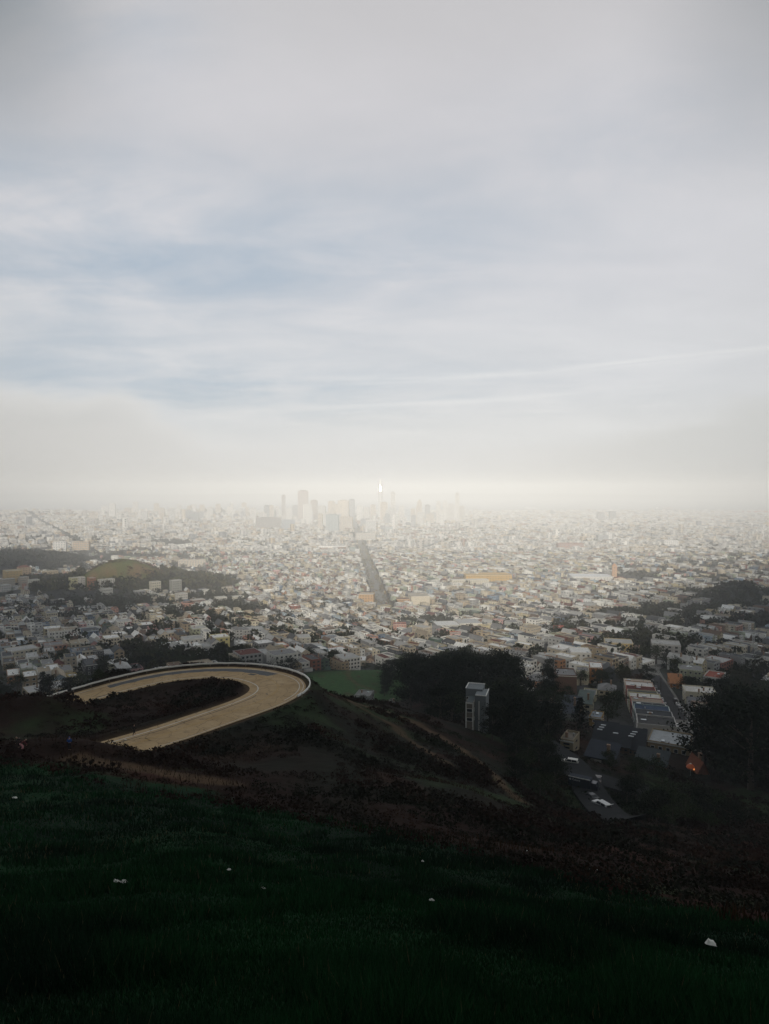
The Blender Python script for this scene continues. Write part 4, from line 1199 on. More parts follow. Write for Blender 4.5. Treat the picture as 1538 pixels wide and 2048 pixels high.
# --- right, below the slope
HB(1081, 1360, 440, 40, 26, 13, 12, (.55, .27, .16), RCd['grey'], roof='hip', nf=2, nw=4, ns=3, label='salmon orange house with grey hip roof behind the dark cypress, right of the grove')
HB(1056, 1374, 415, 27, 24, 12, 25, cW['white'], RCd['brown'], roof='gable', nf=2, nw=2, ns=3, label='white house with brown gable roof just left of the salmon orange house')
HB(1133, 1392, 400, 40, 42, 16, 6, (.16, .095, .07), RCd['grey'], roof='flat', nf=4, nw=1, ns=1, wins=False, name='apartment_house', cat='apartment house', label='brown shingled apartment block with plain walls and grey roof')
HB(1166, 1374, 440, 23, 30, 12, 4, (.60, .56, .44), RCd['grey'], roof='flat', nf=3, nw=3, ns=2, garage=True, bay=True, label='tall cream house with bay window between brown block and orange arched house')
HB(1192, 1370, 445, 25, 34, 14, 3, (.34, .15, .05), RCd['white'], roof='flat', nf=3, nw=2, ns=3, garage=True, label='orange brown house with white roof and arched upper window')
HB(1218, 1362, 455, 24, 30, 12, 5, (.07, .08, .09), RCd['dark grey'], roof='gable', nf=2, nw=2, ns=2, label='charcoal shingled gable house right of the orange arched house')
HB(1162, 1345, 540, 40, 30, 18, 8, (.66, .65, .62), (.72, .72, .70), roof='flat', nf=3, nw=4, ns=3, name='apartment_house', cat='apartment house', label='large white building with bright white roof behind the cream bay house')
HB(1071, 1332, 540, 18, 12, 10, 15, (.16, .27, .42), RCd['pale grey'], roof='gable', nf=1, nw=2, ns=2, label='small bright blue house above the salmon orange house')
HB(1106, 1327, 560, 52, 16, 14, 6, (.50, .50, .49), RCd['pale grey'], roof='flat', nf=2, nw=7, ns=2, name='apartment_house', cat='apartment house', label='long pale grey two-storey building right of the small blue house')
HB(1214, 1388, 385, 34, 27, 12, 0, (.56, .51, .38), RCd['grey'], roof='hip', nf=2, nw=3, ns=3, label='cream house with wide grey hip roof left of the side street row')
HB(1178, 1392, 370, 26, 14, 14, -4, (.52, .48, .33), RCd['grey'], roof='flat', nf=1, nw=3, ns=1, label='low cream building with long narrow windows before the cream hip-roofed house')
HB(1168, 1420, 330, 28, 32, 14, -6, (.56, .53, .40), (.12, .15, .14), roof='shed', nf=2, nw=2, ns=2, label='cream house with dark green grey sloping roof and skylights')
HB(1135, 1422, 315, 36, 24, 16, -10, (.30, .22, .14), (.06, .07, .085), roof='shed', rh=5.0, nf=1, nw=2, ns=1, label='long dark slate mono-pitch roof house beside the cream green-roofed house')
HB(1107, 1448, 285, 36, 30, 12, 20, (.17, .11, .075), (.05, .05, .05), roof='flat', nf=2, nw=1, ns=1, label='plain brown walled house with tan roof vents behind dark conifer')
HB(1190, 1448, 282, 24, 22, 9, -8, (.30, .19, .06), (.22, .25, .28), roof='flat', nf=2, nw=1, ns=2, label='gold brown house with rounded grey roof above the black roofed terrace')
# dark terrace with stepped slate roofs
for k_, (a, b_, c_, d_, e_) in enumerate([(1208, 1487, 238, 46, 30), (1240, 1490, 234, 36, 34), (1271, 1492, 233, 32, 36)]):
    HB(a, b_, c_, d_, e_, 15, -4, (.12, .085, .06), (.022, .026, .032), roof='shed', rh=2.6, nf=2, nw=3, ns=1, group='stepped slate-roofed terrace houses',
       label=['leftmost terrace house with stepped black slate roof and three pale skylights', 'middle terrace house with stepped black slate roof', 'rightmost terrace house with black slate roof and brown gable wall'][k_], clutter=False)
    _rt = [o for o in C.objects if o.name.startswith('roof') and o.parent][-1]
    for q in range(3 if k_ != 1 else 1): data_obj('skylight', SKYL, _rt, (-2.2 + q * .4, -2.0 + q * 1.9, 5.55 + .35 * q) if False else (-1.8 + q * .5, -3.6 + q * 1.7, 0), 0, (1.8, .7, .6)).location.z = (3.0 + 2.6 * ((-3.6 + q * 1.7) + 7.5) / 15) + ({0: 2.3, 1: 2.9, 2: 3.3}[k_]) - .15
HB(1199, 1533, 205, 58, 32, 9, -12, (.045, .04, .04), (.035, .042, .055), roof='shed', rh=2.0, nf=1, nw=3, ns=1, garage=True, label='dark low house with slate roof and garages beside the parked white estate car')
HB(1133, 1503, 216, 26, 24, 9, -14, (.33, .28, .19), (.20, .18, .15), roof='flat', nf=3, nw=1, ns=1, label='small tan house with slatted balcony left of the dark garages')
HB(1336, 1500, 255, 78, 22, 15, -6, (.36, .28, .18), (.40, .42, .43), roof='flat', nf=1, nw=5, ns=1, label='wide tan house with pale grey roof and solar panels at the street foot')
HB(1406, 1545, 218, 20, 30, 8, 25, (.26, .11, .07), (.20, .075, .045), roof='gable', rh=3.2, nf=1, nw=1, ns=1, wins=False, label='narrow brick-red gabled house lit beside the orange umbrella')
HB(1300, 1535, 222, 60, 18, 10, -8, (.14, .06, .035), (.045, .055, .06), roof='shed', rh=1.5, nf=1, nw=3, ns=1, label='long low dark red house under dark roof left of the orange umbrella')
# right of the side street
HB(1381, 1354, 455, 44, 20, 14, 2, (.40, .42, .30), RCd['grey'], roof='flat', nf=2, nw=5, ns=2, bay=True, label='sage green twin-bay house at the corner above the side street')
HB(1424, 1360, 440, 32, 22, 18, -10, (.66, .64, .60), (.30, .09, .06), roof='flat', nf=2, nw=4, ns=2, label='white mission style house with dark red parapet')
HB(1355, 1376, 415, 26, 20, 14, 8, (.40, .17, .06), (.36, .16, .07), roof='shed', nf=2, nw=2, ns=2, label='orange terracotta house with tiled roof at the street bend')
HB(1332, 1330, 560, 54, 30, 18, 4, (.42, .41, .40), RCd['pale grey'], roof='flat', nf=4, nw=4, ns=3, bay=True, name='apartment_house', cat='apartment house', label='grey four-storey apartment house with projecting bay above the street bend')
HB(1238, 1318, 600, 54, 26, 18, 5, (.60, .46, .20), RCd['pale grey'], roof='flat', nf=3, nw=7, ns=3, name='apartment_house', cat='apartment house', label='long yellow three-storey apartment house with rows of white-framed windows', frame=WIN_W)
HB(1274, 1322, 585, 22, 18, 12, 6, (.52, .44, .25), RCd['brown'], roof='gable', nf=2, nw=2, ns=2, label='small yellow gabled house right of the long yellow apartment house')
HB(1253, 1335, 545, 18, 14, 10, 3, (.64, .60, .54), (.30, .12, .06), roof='hip', nf=1, nw=2, ns=2, label='little white house with rust orange roof below the yellow apartment house')
# houses stepping down both sides of the side street
rowL = [((.52, .47, .38), (.50, .42, .36), 'cream', 'tan'), ((.45, .30, .22), (.62, .60, .57), 'salmon', 'white'), ((.40, .13, .09), (.12, .04, .035), 'red', 'maroon'), ((.50, .46, .36), (.10, .11, .10), 'beige', 'black'), ((.50, .42, .22), (.60, .59, .55), 'yellow', 'pale'),
        ((.35, .10, .10), (.34, .27, .21), 'dark red', 'tan'), ((.60, .58, .54), (.05, .055, .07), 'white', 'black'), ((.36, .44, .42), (.05, .075, .12), 'sage', 'dark blue'), ((.30, .30, .30), (.05, .055, .06), 'grey', 'black'), ((.55, .53, .50), (.07, .07, .07), 'off-white', 'dark grey')]
_r, _s = resample(np.array(STP, float), 1.0)
_t = np.gradient(_r, axis=0); _t /= np.linalg.norm(_t, axis=1)[:, None]
nearest = ['nearest the camera', 'second up the street', 'third up the street', 'fourth up the street', 'fifth up the street', 'sixth up the street', 'seventh up the street', 'eighth up the street', 'ninth up the street', 'last at the top']
for k_, (wl_, rf_, wn, rn) in enumerate(rowL[::-1]):
    s0 = 12 + k_ * 13.5; i_ = int(s0)
    if i_ >= len(_r) - 60: break
    tx, ty = _t[i_]; nx, ny = -ty, tx
    ph = math.atan2(ty, tx) + math.pi / 2
    dep = 15.0
    building(_r[i_][0] + nx * (8.2 + dep / 2), _r[i_][1] + ny * (8.2 + dep / 2), 12.6, dep, 7.4 + .4 * (k_ % 3), math.atan2(ty, tx) , wl_, rf_, roof='flat', nf=2, nw=3, ns=3,
             group='row houses stepping down the left side of the side street', label=f'{wn} row house with {rn} flat roof, {nearest[k_]} in the left row')
rowR = [((.36, .20, .10), (.40, .40, .39), 'brown', 'grey'), ((.13, .22, .36), (.33, .27, .22), 'blue', 'brown'), ((.56, .52, .43), (.46, .44, .41), 'cream', 'pale grey'), ((.44, .40, .34), (.30, .22, .18), 'beige', 'brown'), ((.42, .42, .42), (.20, .20, .21), 'grey', 'slate'), ((.60, .55, .42), (.62, .60, .56), 'cream', 'white')]
for k_, (wl_, rf_, wn, rn) in enumerate(rowR):
    s0 = 44 + k_ * 17.0; i_ = int(s0)
    if i_ >= len(_r) - 45: break
    tx, ty = _t[i_]; nx, ny = ty, -tx
    building(_r[i_][0] + nx * (9.0 + 8), _r[i_][1] + ny * (9.0 + 8), 13.5, 16, 7.5 + (k_ % 2), math.atan2(ty, tx) + math.pi, wl_, rf_, roof=('gable' if k_ in (3, 4) else 'flat'), nf=2, nw=3, ns=3, rh=3.0 if k_ in (3, 4) else None,
             group='houses along the right side of the side street', label=f'{wn} house with {rn} roof, {nearest[k_]} in the right row')
# --- middle
HB(984, 1412, 330, 20, 14, 10, 12, (.36, .17, .07), (.34, .15, .06), roof='hip', nf=1, nw=2, ns=2, label='small orange roofed house right of the grey tower house')
HB(889, 1402, 330, 34, 20, 12, -6, (.20, .12, .09), (.20, .075, .04), roof='hip', nf=1, nw=3, ns=2, label='rust red roofed house half hidden under the cypress grove')
HB(724, 1403, 395, 32, 22, 12, -14, (.30, .31, .29), (.24, .24, .23), roof='flat', nf=2, nw=2, ns=2, bay=True, label='grey green house with cream bays at the foot of the green meadow')
HB(786, 1408, 385, 10, 12, 6, 10, (.34, .34, .30), (.15, .15, .14), roof='gable', nf=1, nw=1, ns=1, label='little grey gabled house among trees below the green meadow')
HB(714, 1334, 600, 34, 12, 16, -4, (.42, .38, .30), (.76, .77, .78), roof='flat', nf=1, nw=4, ns=2, label='low house with brilliant white roof above the green meadow')
HB(766, 1317, 650, 9, 14, 4, 0, (.62, .60, .54), (.60, .58, .52), roof='hip', rh=3.4, nf=2, nw=1, ns=1, clutter=False, name='turret', cat='turret', label='white pointed turret rising among trees above the meadow')
HB(740, 1326, 625, 16, 12, 10, 4, (.48, .36, .28), RCd['brown'], roof='gable', nf=2, nw=2, ns=2, label='pinkish gabled house between the white roof and the white turret')
HB(838, 1288, 880, 72, 16, 28, 8, (.55, .46, .32), RCd['grey'], roof='gable', rh=6.5, nf=1, nw=8, ns=5, joined=True, name='church', cat='church', label='long cream church with broad grey gable roof')
HB(852, 1266, 905, 9, 26, 6, 8, (.62, .58, .48), (.50, .44, .36), roof='hip', rh=3, nf=3, nw=1, ns=1, clutter=False, joined=True, name='bell_tower', cat='tower', label='slim white bell tower standing beside the cream church', reserve=False)
for k_ in range(4):
    HB(815 + 13 * k_, 1297 + k_ * 1.2, 815 - 6 * k_, 13, 15, 13, 2, (.52, .47, .36), (.13, .045, .035), roof='gable', nf=2, nw=2, ns=2, joined=True, group='maroon gabled row below the church',
       label=f'cream gabled row house with maroon roof, {["leftmost", "second from left", "third from left", "rightmost"][k_]} below the church')
HB(898, 1284, 940, 48, 16, 32, 14, (.30, .30, .28), (.62, .63, .63), roof='flat', nf=2, nw=8, ns=4, joined=True, name='hall', cat='hall', label='wide grey building with pale roof right of the cream church')
HB(942, 1284, 950, 46, 18, 36, 16, (.62, .59, .52), (.42, .43, .44), roof='flat', nf=1, nw=3, ns=3, joined=True, name='hall', cat='hall', label='wide cream hall with grey roof, second right of the church')
HB(800, 1270, 965, 26, 14, 16, 4, (.50, .25, .19), (.25, .11, .09), roof='flat', nf=3, nw=5, ns=3, joined=True, name='apartment_house', cat='apartment house', label='pink three-storey apartment house left of the church roof')
HB(911, 1304, 800, 22, 14, 14, 2, (.50, .17, .12), (.45, .40, .36), roof='flat', nf=2, nw=4, ns=2, joined=True, frame=WIN_W, name='house', label='red house with white-framed windows between church and cypress grove')
HB(941, 1240, 1180, 42, 11, 24, 10, (.40, .43, .30), (.36, .38, .32), roof='flat', nf=2, nw=8, ns=4, joined=True, name='apartment_house', cat='apartment house', label='long pale green apartment house above the two wide halls')
HB(841, 1222, 1340, 38, 20, 34, 12, (.64, .58, .47), (.40, .37, .32), roof='flat', nf=1, nw=1, ns=1, wins=False, name='church_hall', cat='church', label='tall plain cream hall with arched front right of the avenue foot')
HB(807, 1219, 1350, 26, 12, 20, 6, (.40, .22, .09), RCd['brown'], roof='flat', nf=2, nw=5, ns=2, joined=True, name='shop_building', cat='shop building', label='low orange shop building directly left of the tall cream hall')
HB(732, 1210, 1380, 30, 17, 26, -8, (.52, .33, .17), (.46, .42, .36), roof='flat', nf=3, nw=5, ns=4, joined=True, name='apartment_house', cat='apartment house', label='orange corner building on the left side at the avenue foot')
HB(978, 1171, 1720, 94, 13, 34, 12, (.55, .36, .12), (.50, .36, .17), roof='flat', nf=3, nw=16, ns=4, joined=True, name='school', cat='school', label='very long ochre yellow school building right of the avenue')
HB(988, 1159, 1760, 56, 12, 24, 12, (.56, .37, .13), (.48, .34, .16), roof='flat', nf=3, nw=10, ns=3, joined=True, name='school', cat='school', label='upper tier of ochre school rising behind the long ochre block', reserve=False)
HB(941, 1176, 1670, 76, 9, 24, 14, (.62, .58, .48), (.60, .58, .54), roof='flat', nf=2, nw=16, ns=2, joined=True, name='school', cat='school', label='long white low wing in front of the ochre school')
HB(1186, 1172, 1690, 82, 9, 60, 14, (.66, .66, .64), (.72, .74, .76), roof='flat', nf=1, nw=12, ns=4, joined=True, name='school', cat='school', label='broad white flat-roofed school hall left of the peach tower')
HB(1229, 1172, 1700, 9, 34, 9, 10, (.55, .36, .24), (.52, .30, .18), roof='hip', rh=6, nf=4, nw=1, ns=1, joined=True, clutter=False, name='bell_tower', cat='tower', label='peach school tower with domed top beside the white hall')
HB(1205, 1180, 1610, 26, 8, 18, 10, (.62, .55, .44), (.27, .11, .08), roof='gable', rh=4, nf=1, nw=4, ns=2, joined=True, name='school', cat='school', label='red tiled wing in front of the peach tower')
HB(1240, 1176, 1660, 24, 9, 16, 10, (.60, .52, .42), (.26, .10, .07), roof='gable', rh=4, nf=1, nw=4, ns=2, joined=True, name='school', cat='school', label='red tiled wing just right of the peach tower')
HB(1080, 1290, 800, 52, 12, 20, 34, (.60, .60, .58), (.70, .70, .69), roof='flat', nf=1, nw=6, ns=3, joined=True, name='warehouse', cat='warehouse', label='long white roofed warehouse left of the red-topped block')
HB(1122, 1285, 830, 24, 12, 14, 10, (.40, .08, .045), (.36, .07, .04), roof='flat', nf=2, nw=3, ns=2, joined=True, name='house', label='bright red flat-roofed building right of the long warehouse')
# --- left: the hospital and the terraces under the green hill
HB(28, 1139, 1640, 30, 25, 30, 42, (.55, .40, .17), (.45, .40, .30), roof='flat', nf=5, nw=5, ns=6, joined=True, face=False, name='hospital', cat='hospital', label='yellow ochre hospital block with flat roof at far left')
HB(50, 1122, 1720, 22, 30, 22, 42, (.50, .38, .26), (.25, .11, .08), roof='hip', rh=5, nf=6, nw=4, ns=4, joined=True, face=False, name='hospital', cat='hospital', label='taller tan hospital tower with red tiled top', reserve=False)
HB(74, 1124, 1700, 18, 14, 16, 20, (.52, .38, .28), (.28, .10, .07), roof='hip', rh=4, nf=2, nw=3, ns=2, joined=True, name='hospital', cat='hospital', label='low peach hospital wing with red roof and small dome')
HB(103, 1121, 1720, 26, 18, 20, 20, (.56, .45, .29), (.52, .46, .36), roof='flat', nf=4, nw=5, ns=3, joined=True, name='apartment_house', cat='apartment house', label='cream stepped building right of the red-roofed hospital wing')
TER = [(186, 1180, 12, 23, (.38, .17, .08), 'orange brown slender tower block under the green hill', 5), (207, 1181, 12, 20, (.62, .60, .55), 'narrow white block left of its white twin below the green hill', 5), (223, 1179, 14, 19, (.62, .60, .55), 'wider white balconied block right of its narrow white twin', 5), (313, 1185, 19, 21, (.60, .56, .46), 'white balconied apartment block in trees below the right flank of the green hill', 4),
       (354, 1188, 20, 28, (.33, .33, .30), 'tall grey apartment block among trees right of the green hill', 6), (366, 1207, 20, 20, (.58, .56, .52), 'white apartment block directly below the tall grey block', 4), (327, 1204, 9, 14, (.58, .56, .50), 'narrow white house left of the lower white block', 3),
       (157, 1176, 28, 20, (.52, .50, .30), 'pale yellow green apartment block beside the orange brown tower block', 4), (166, 1178, 9, 22, (.64, .62, .58), 'narrow white block at the right end of the yellow green block', 5), (128, 1173, 26, 13, (.44, .34, .26), 'brown and cream terraced flats left of the yellow green block', 3),
       (70, 1174, 18, 15, (.56, .55, .48), 'cream balconied block second left of the terraced flats', 3), (50, 1172, 16, 18, (.50, .44, .36), 'tan and red apartment block at the left end of the terrace row', 4), (18, 1174, 24, 16, (.52, .47, .38), 'wide cream block at far left of the terrace row', 4),
       (12, 1184, 18, 14, (.58, .57, .54), 'white low block at far left under the terrace row', 3), (444, 1211, 22, 16, (.60, .58, .54), 'white three-storey block right of the woods', 3), (398, 1212, 26, 13, (.36, .28, .24), 'brown grey terraced block at the edge of the woods', 3), (478, 1204, 22, 11, (.60, .57, .48), 'cream low block furthest right of the terraces by the woods', 3), (216, 1190, 20, 12, (.52, .52, .48), 'pale twin-gabled house just below the white balconied blocks', 2)]
for a, b_, c_, d_, e_, lb, nf_ in TER:
    Yd = on_ground(a, b_, 900, 2600).y
    HB(a, b_, Yd, c_, d_, 14, 22, e_, RCd['pale grey'], roof='flat', nf=nf_, nw=max(2, int(c_ / 4)), ns=2, joined=True, sink=6, name='apartment_house', cat='apartment house', label=lb, group='apartment blocks under the green hill')
# --- left, nearer houses picked out by colour
NL = [(49, 1323, 585, 54, 24, 18, (.60, .55, .43), 'pale grey', 3, 6, 'wide cream apartment house with rows of dark windows, far left'), (348, 1278, 720, 24, 14, 14, (.52, .27, .25), 'grey', 2, 3, 'bright pink house in the rows above the far guard rail'),
      (243, 1288, 690, 24, 19, 14, (.66, .64, .61), 'white', 3, 3, 'tall white house left of the pink one'), (400, 1280, 730, 30, 16, 14, (.38, .40, .28), 'pale grey', 2, 4, 'olive green house right of the pink house'),
      (443, 1302, 640, 34, 20, 16, (.55, .49, .22), 'white', 2, 3, 'yellow house with white roof behind the guard rail'), (389, 1312, 610, 38, 22, 16, (.62, .61, .57), 'pale grey', 3, 4, 'white stepped apartment house left of the yellow house'),
      (103, 1384, 400, 84, 14, 16, (.46, .38, .27), 'pale grey', 1, 5, 'long low tan building with pale roof beside the left street'), (58, 1345, 480, 40, 20, 14, (.28, .33, .36), 'pale grey', 2, 4, 'grey blue house with pale roof behind the long low tan building'),
      (148, 1355, 455, 18, 14, 10, (.56, .44, .20), 'tan', 2, 2, 'small yellow house at the right end of the left street'), (240, 1334, 520, 40, 14, 14, (.62, .58, .42), 'white', 2, 4, 'cream house with pale yellow walls touching the brush near the rail'),
      (88, 1265, 760, 14, 20, 12, (.62, .62, .60), 'grey', 3, 2, 'tall narrow white gabled house above the cream apartment house'), (182, 1262, 780, 44, 12, 16, (.56, .55, .50), 'pale grey', 2, 6, 'long pale house row block above and left of the pink house'),
      (512, 1268, 760, 32, 18, 18, (.22, .26, .30), 'pale grey', 2, 4, 'blue grey flat-roofed building above the far bend of the road'), (602, 1285, 720, 40, 18, 18, (.42, .40, .34), 'pale grey', 3, 4, 'beige apartment house behind the bend of the guard rail'),
      (660, 1280, 740, 30, 16, 16, (.30, .38, .48), 'grey', 2, 4, 'pale blue house up from the green meadow trees'), (628, 1300, 650, 36, 18, 14, (.52, .47, .38), 'pale grey', 2, 4, 'beige two-storey house just above the bend of the rail')]
for a, b_, Yd, c_, d_, dd, wl_, rf_, nf_, nw_, lb in NL:
    HB(a, b_, Yd, c_, d_, dd, 14 if a < 500 else 6, wl_, RCd[rf_], roof='gable' if 'gabled' in lb else 'flat', nf=nf_, nw=nw_, ns=3, label=lb, name='apartment_house' if 'apartment' in lb else 'house', cat='apartment house' if 'apartment' in lb else 'house')

# --- grey tower house with white edges at the edge of the brush
TG, TB = (.19, .21, .22), (.20, .175, .15)
tx0 = P(947, 1450, 205); ph = -math.atan(tx0.x / 205) + R(-8)
root = empty('tower_house', (tx0.x, tx0.y, CZ + ray(947, 1450)[1] * 205), ph)
tag(root, 'tall grey tower house with white edge trim and framed windows at the brush edge', 'house')
def tb(name, mats, parent, col, *boxes):
    mb = MB()
    for q in boxes: mb.box(*q)
    return mb.build(name, mats, parent, col)
u_ = 205 / F
tb('wall', WALL, root, TB, (-16 * u_ / 1, 0 * u_, -.2, 7.0, -5, 45 * u_)); root.children[0]['label'] = 'brown shingled front bay'
tb('wall', WALL, root, TG, (0.003, 23 * u_, 2.2, 10.0, -6, 56 * u_), (-23 * u_, 12 * u_, 7.003, 13.0, -4, 60 * u_))
wt = .32
tb('edge_trim', TRIM, root, None, (-16 * u_ - .02, -16 * u_ + wt, -.26, -.203, -4, 45 * u_), (-wt, .02, -.26, -.203, -4, 45 * u_), (-16 * u_ + wt, -wt, -.26, -.203, 45 * u_ - wt, 45 * u_), (-16 * u_ + wt, -wt, -.26, -.203, -2.6, -2.6 + wt))
tb('edge_trim', TRIM, root, None, (8 * u_, 8 * u_ + wt, 2.12, 2.197, -4, 45 * u_))
tb('roof_trim', TRIM, root, None, (2 * u_, 23 * u_ + .1, 2.1, 2.3, 56 * u_, 56 * u_ + .25), (-23 * u_ - .1, 12 * u_ + .1, 12.8, 13.1, 60 * u_, 60 * u_ + .25), (-23 * u_ - .1, -23 * u_ + .15, 6.9, 12.8, 60 * u_, 60 * u_ + .25), (23 * u_ - .15, 23 * u_ + .1, 2.3, 10.0, 56 * u_, 56 * u_ + .25))
tb('roof', ROOF, root, (.10, .12, .125), (-16 * u_ + .2, -.3, .2, 6.9, 45 * u_ + .01, 45 * u_ + .12))
for zc in (4.5, 1.7):
    o = data_obj('window', WIN_W, root, (-8.0 * u_, -.26, zc), 0, (1.95, 1, 1.15))
for zc in (4.5, 1.7):
    o = data_obj('window', WIN_W, root, (.06, 1.0, zc), math.pi / 2, (1.1, 1, .9))
HERO_FP.append((tx0.x, 210, 11))
tb('deck', WALL, root, (.24, .055, .03), (-5, 1.8, -3.0, -.4, -7.5, -3.4))
data_obj('window', WIN_W, root, (-19 * u_, 6.96, 6.0), 0, (.9, 1, 1.1))
data_obj('window', WIN_W, root, (-19 * u_, 6.96, 3.2), 0, (.9, 1, 1.1))
# ------------------------------------------------------------------ the rest of the city
cf = lambda x, y: city_from(x, y)
R1 = rows(PHI_R, cf, 2700, side_r); R2 = rows(PHI_L, cf, 2700, side_l)
hx = np.concatenate([R1[0], R2[0]]); hy = np.concatenate([R1[1], R2[1]]); hd_ = np.concatenate([R1[2], R2[2]]); hp = np.concatenate([R1[3], R2[3]])
n = len(hx)
hw_ = np.full(n, 7.9) * RNG.uniform(.93, 1.05, n); hh_ = RNG.choice([6.8, 8.5, 9.5, 10.5, 12.0], n, p=[.2, .3, .25, .15, .1]) * RNG.uniform(.92, 1.08, n)
bigm = RNG.random(n) < .075
hw_[bigm] *= RNG.uniform(1.8, 2.6, bigm.sum()); hh_[bigm] *= RNG.uniform(1.0, 1.35, bigm.sum())
lowb = RNG.random(n) < .03; hw_[lowb] *= 2.6; hd_[lowb] *= 1.5; hh_[lowb] = 6
hz0 = H(hx, hy); wi = wpick(WALLS, n); ri = wpick(ROOFS, n)
gab = (RNG.random(n) < .24) & ~bigm & ~lowb; hip_ = (RNG.random(n) < .07) & ~gab & ~bigm & ~lowb
whiter = RNG.random(n) < .12; ri[bigm & whiter] = 0; ri[lowb & (RNG.random(n) < .6)] = 0
# buildings standing behind the hill or each other are left to the mass; the largest visible ones become things
def sees(x, y, z):
    ok = np.ones(len(x), bool)
    for t_ in np.linspace(.06, .95, 26):
        ok &= H(x * t_, y * t_, detail=False) < CZ + (z - CZ) * t_ + .3
    return ok
qx, qy = proj(hx, hy, hz0 + hh_ / 2)
inview = (qx > -4) & (qx < 1542) & sees(hx, hy, hz0 + hh_)
score = np.where(inview, (hw_ + 4) * hh_ / hy ** 2, 0)
NH = len([o for o in C.objects if o.type == 'EMPTY' and o.get('category') in ('house', 'apartment house')])
order = np.argsort(-score); single = order[:max(0, 298 - NH)]
issingle = np.zeros(n, bool); issingle[single] = True
for rank, k_ in enumerate(single):
    wn, wc_ = WALLS[wi[k_]][:2]; rn, rc_ = ROOFS[ri[k_]][:2]
    rf = 'gable' if gab[k_] else 'hip' if hip_[k_] else 'flat'
    nf_ = 2 if hh_[k_] < 8 else 3 if hh_[k_] < 11.5 else 4
    jit = np.array(wc_) * random.uniform(.85, 1.1)
    big_ = bigm[k_] or lowb[k_]
    lk = f'{wn} {"apartment house" if big_ else "house"} with {rn} {"flat" if rf == "flat" else "gabled" if rf == "gable" else "hipped"} roof'
    building(hx[k_], hy[k_], hw_[k_], hd_[k_], hh_[k_] + (2 if rf != 'flat' else 0), hp[k_], jit, rc_, roof=rf, nf=nf_, nw=2 if not big_ else 5, ns=3, garage=(not big_ and hy[k_] < 480), bay=(random.random() < .35 and rf == 'flat'),
             look=lk, cat='apartment house' if big_ else 'house', name='apartment_house' if big_ else 'house', joined=(rank > 70), clutter=(rank < 170), group='houses in the hillside streets', reserve=False)
acc = Acc(); r_ = ~issingle
wcol = WC[wi] * RNG.uniform(.8, 1.12, (n, 1)); rcol = RC[ri] * RNG.uniform(.8, 1.12, (n, 1))
for mask, tp, ex in ((~gab & ~hip_, tpl_flat(), 0), (gab, tpl_gable(), 2.4), (hip_, tpl_hip(), 2.0)):
    m_ = mask & r_
    add_t(acc, tp, hx[m_], hy[m_], hz0[m_] - 3, hw_[m_], hd_[m_], hh_[m_] + 3 + ex, hp[m_], wcol[m_], rcol[m_])
m_ = r_ & (hy < 1500) & (hw_ < 12)
add_windows(acc, hx[m_], hy[m_], hz0[m_], hw_[m_], hd_[m_], hh_[m_], hp[m_], np.full(m_.sum(), 3))
m_ = r_ & (hy < 2700) & (hw_ >= 12)
add_windows(acc, hx[m_], hy[m_], hz0[m_], hw_[m_], hd_[m_], hh_[m_], hp[m_], np.full(m_.sum(), 3), cols=(6, 3))
m_ = r_ & (hy >= 1500) & (hw_ < 12)
add_windows(acc, hx[m_], hy[m_], hz0[m_], hw_[m_], hd_[m_], hh_[m_], hp[m_], np.full(m_.sum(), 2), cols=(1, 2), sides=(0, 2))
# roof sheds and stair heads
m_ = r_ & ~gab & ~hip_ & (RNG.random(n) < .5); k_ = m_.sum()
add_t(acc, tpl_flat(), hx[m_] + RNG.uniform(-2, 2, k_), hy[m_] + RNG.uniform(-4, 4, k_), hz0[m_] + hh_[m_] - .6, RNG.uniform(1.2, 3, k_), RNG.uniform(1.2, 3.4, k_), RNG.uniform(1, 2.6, k_), hp[m_], wcol[m_] * .9, rcol[m_])
# yards: sheds and fences read as small pale blocks behind the houses
m_ = (hy < 1100) & (RNG.random(n) < .6); k_ = m_.sum()
bxs = hx[m_] - np.sin(hp[m_]) * (hd_[m_] * .5 + 5); bys = hy[m_] + np.cos(hp[m_]) * (hd_[m_] * .5 + 5)
add_t(acc, tpl_flat(), bxs, bys, H(bxs, bys) - 1, RNG.uniform(3, 7, k_), RNG.uniform(1.5, 5, k_), RNG.uniform(2.6, 5, k_), hp[m_], wcol[m_] * .7, rcol[m_] * .8)
# beyond the rows: larger buildings on coarser grids
def coarse(phi, y0, y1, cell, side):
    c, s_ = math.cos(phi), math.sin(phi); g = np.arange(-9500, 9500, cell)
    A, B_ = np.meshgrid(g, g, indexing='ij'); ki = np.round(A / cell).astype(int); kj = np.round(B_ / cell).astype(int)
    a = A.ravel() + RNG.uniform(-3, 3, A.size); b = B_.ravel() + RNG.uniform(-3, 3, A.size); keep = ((ki % 11) != 0).ravel() & ((kj % 5) != 0).ravel()
    x = a * c - b * s_; y = a * s_ + b * c
    keep &= (y > y0) & (y < y1) & (np.abs(x) < y * .62) & side(x, y); x, y = x[keep], y[keep]
    k = ~in_park(x, y) & (polyw(MK, x, y) > 32) & clear_of(x, y, 10) & (H(x, y) > .8) & (RNG.random(len(x)) > .1)
    return x[k], y[k], np.full(k.sum(), phi)
P3 = [coarse(R(41), 2650, 8400, 34, side_r), coarse(R(31), 2650, 8400, 34, side_l)]
fx = np.concatenate([q[0] for q in P3]); fy = np.concatenate([q[1] for q in P3]); fp = np.concatenate([q[2] for q in P3]); nf_ = len(fx)
dtc = np.exp(-(((fx + 60) / 520) ** 2 + ((fy - 5600) / 1200) ** 2)); dtl = np.exp(-(((fx + 1500) / 900) ** 2 + ((fy - 5400) / 1300) ** 2))
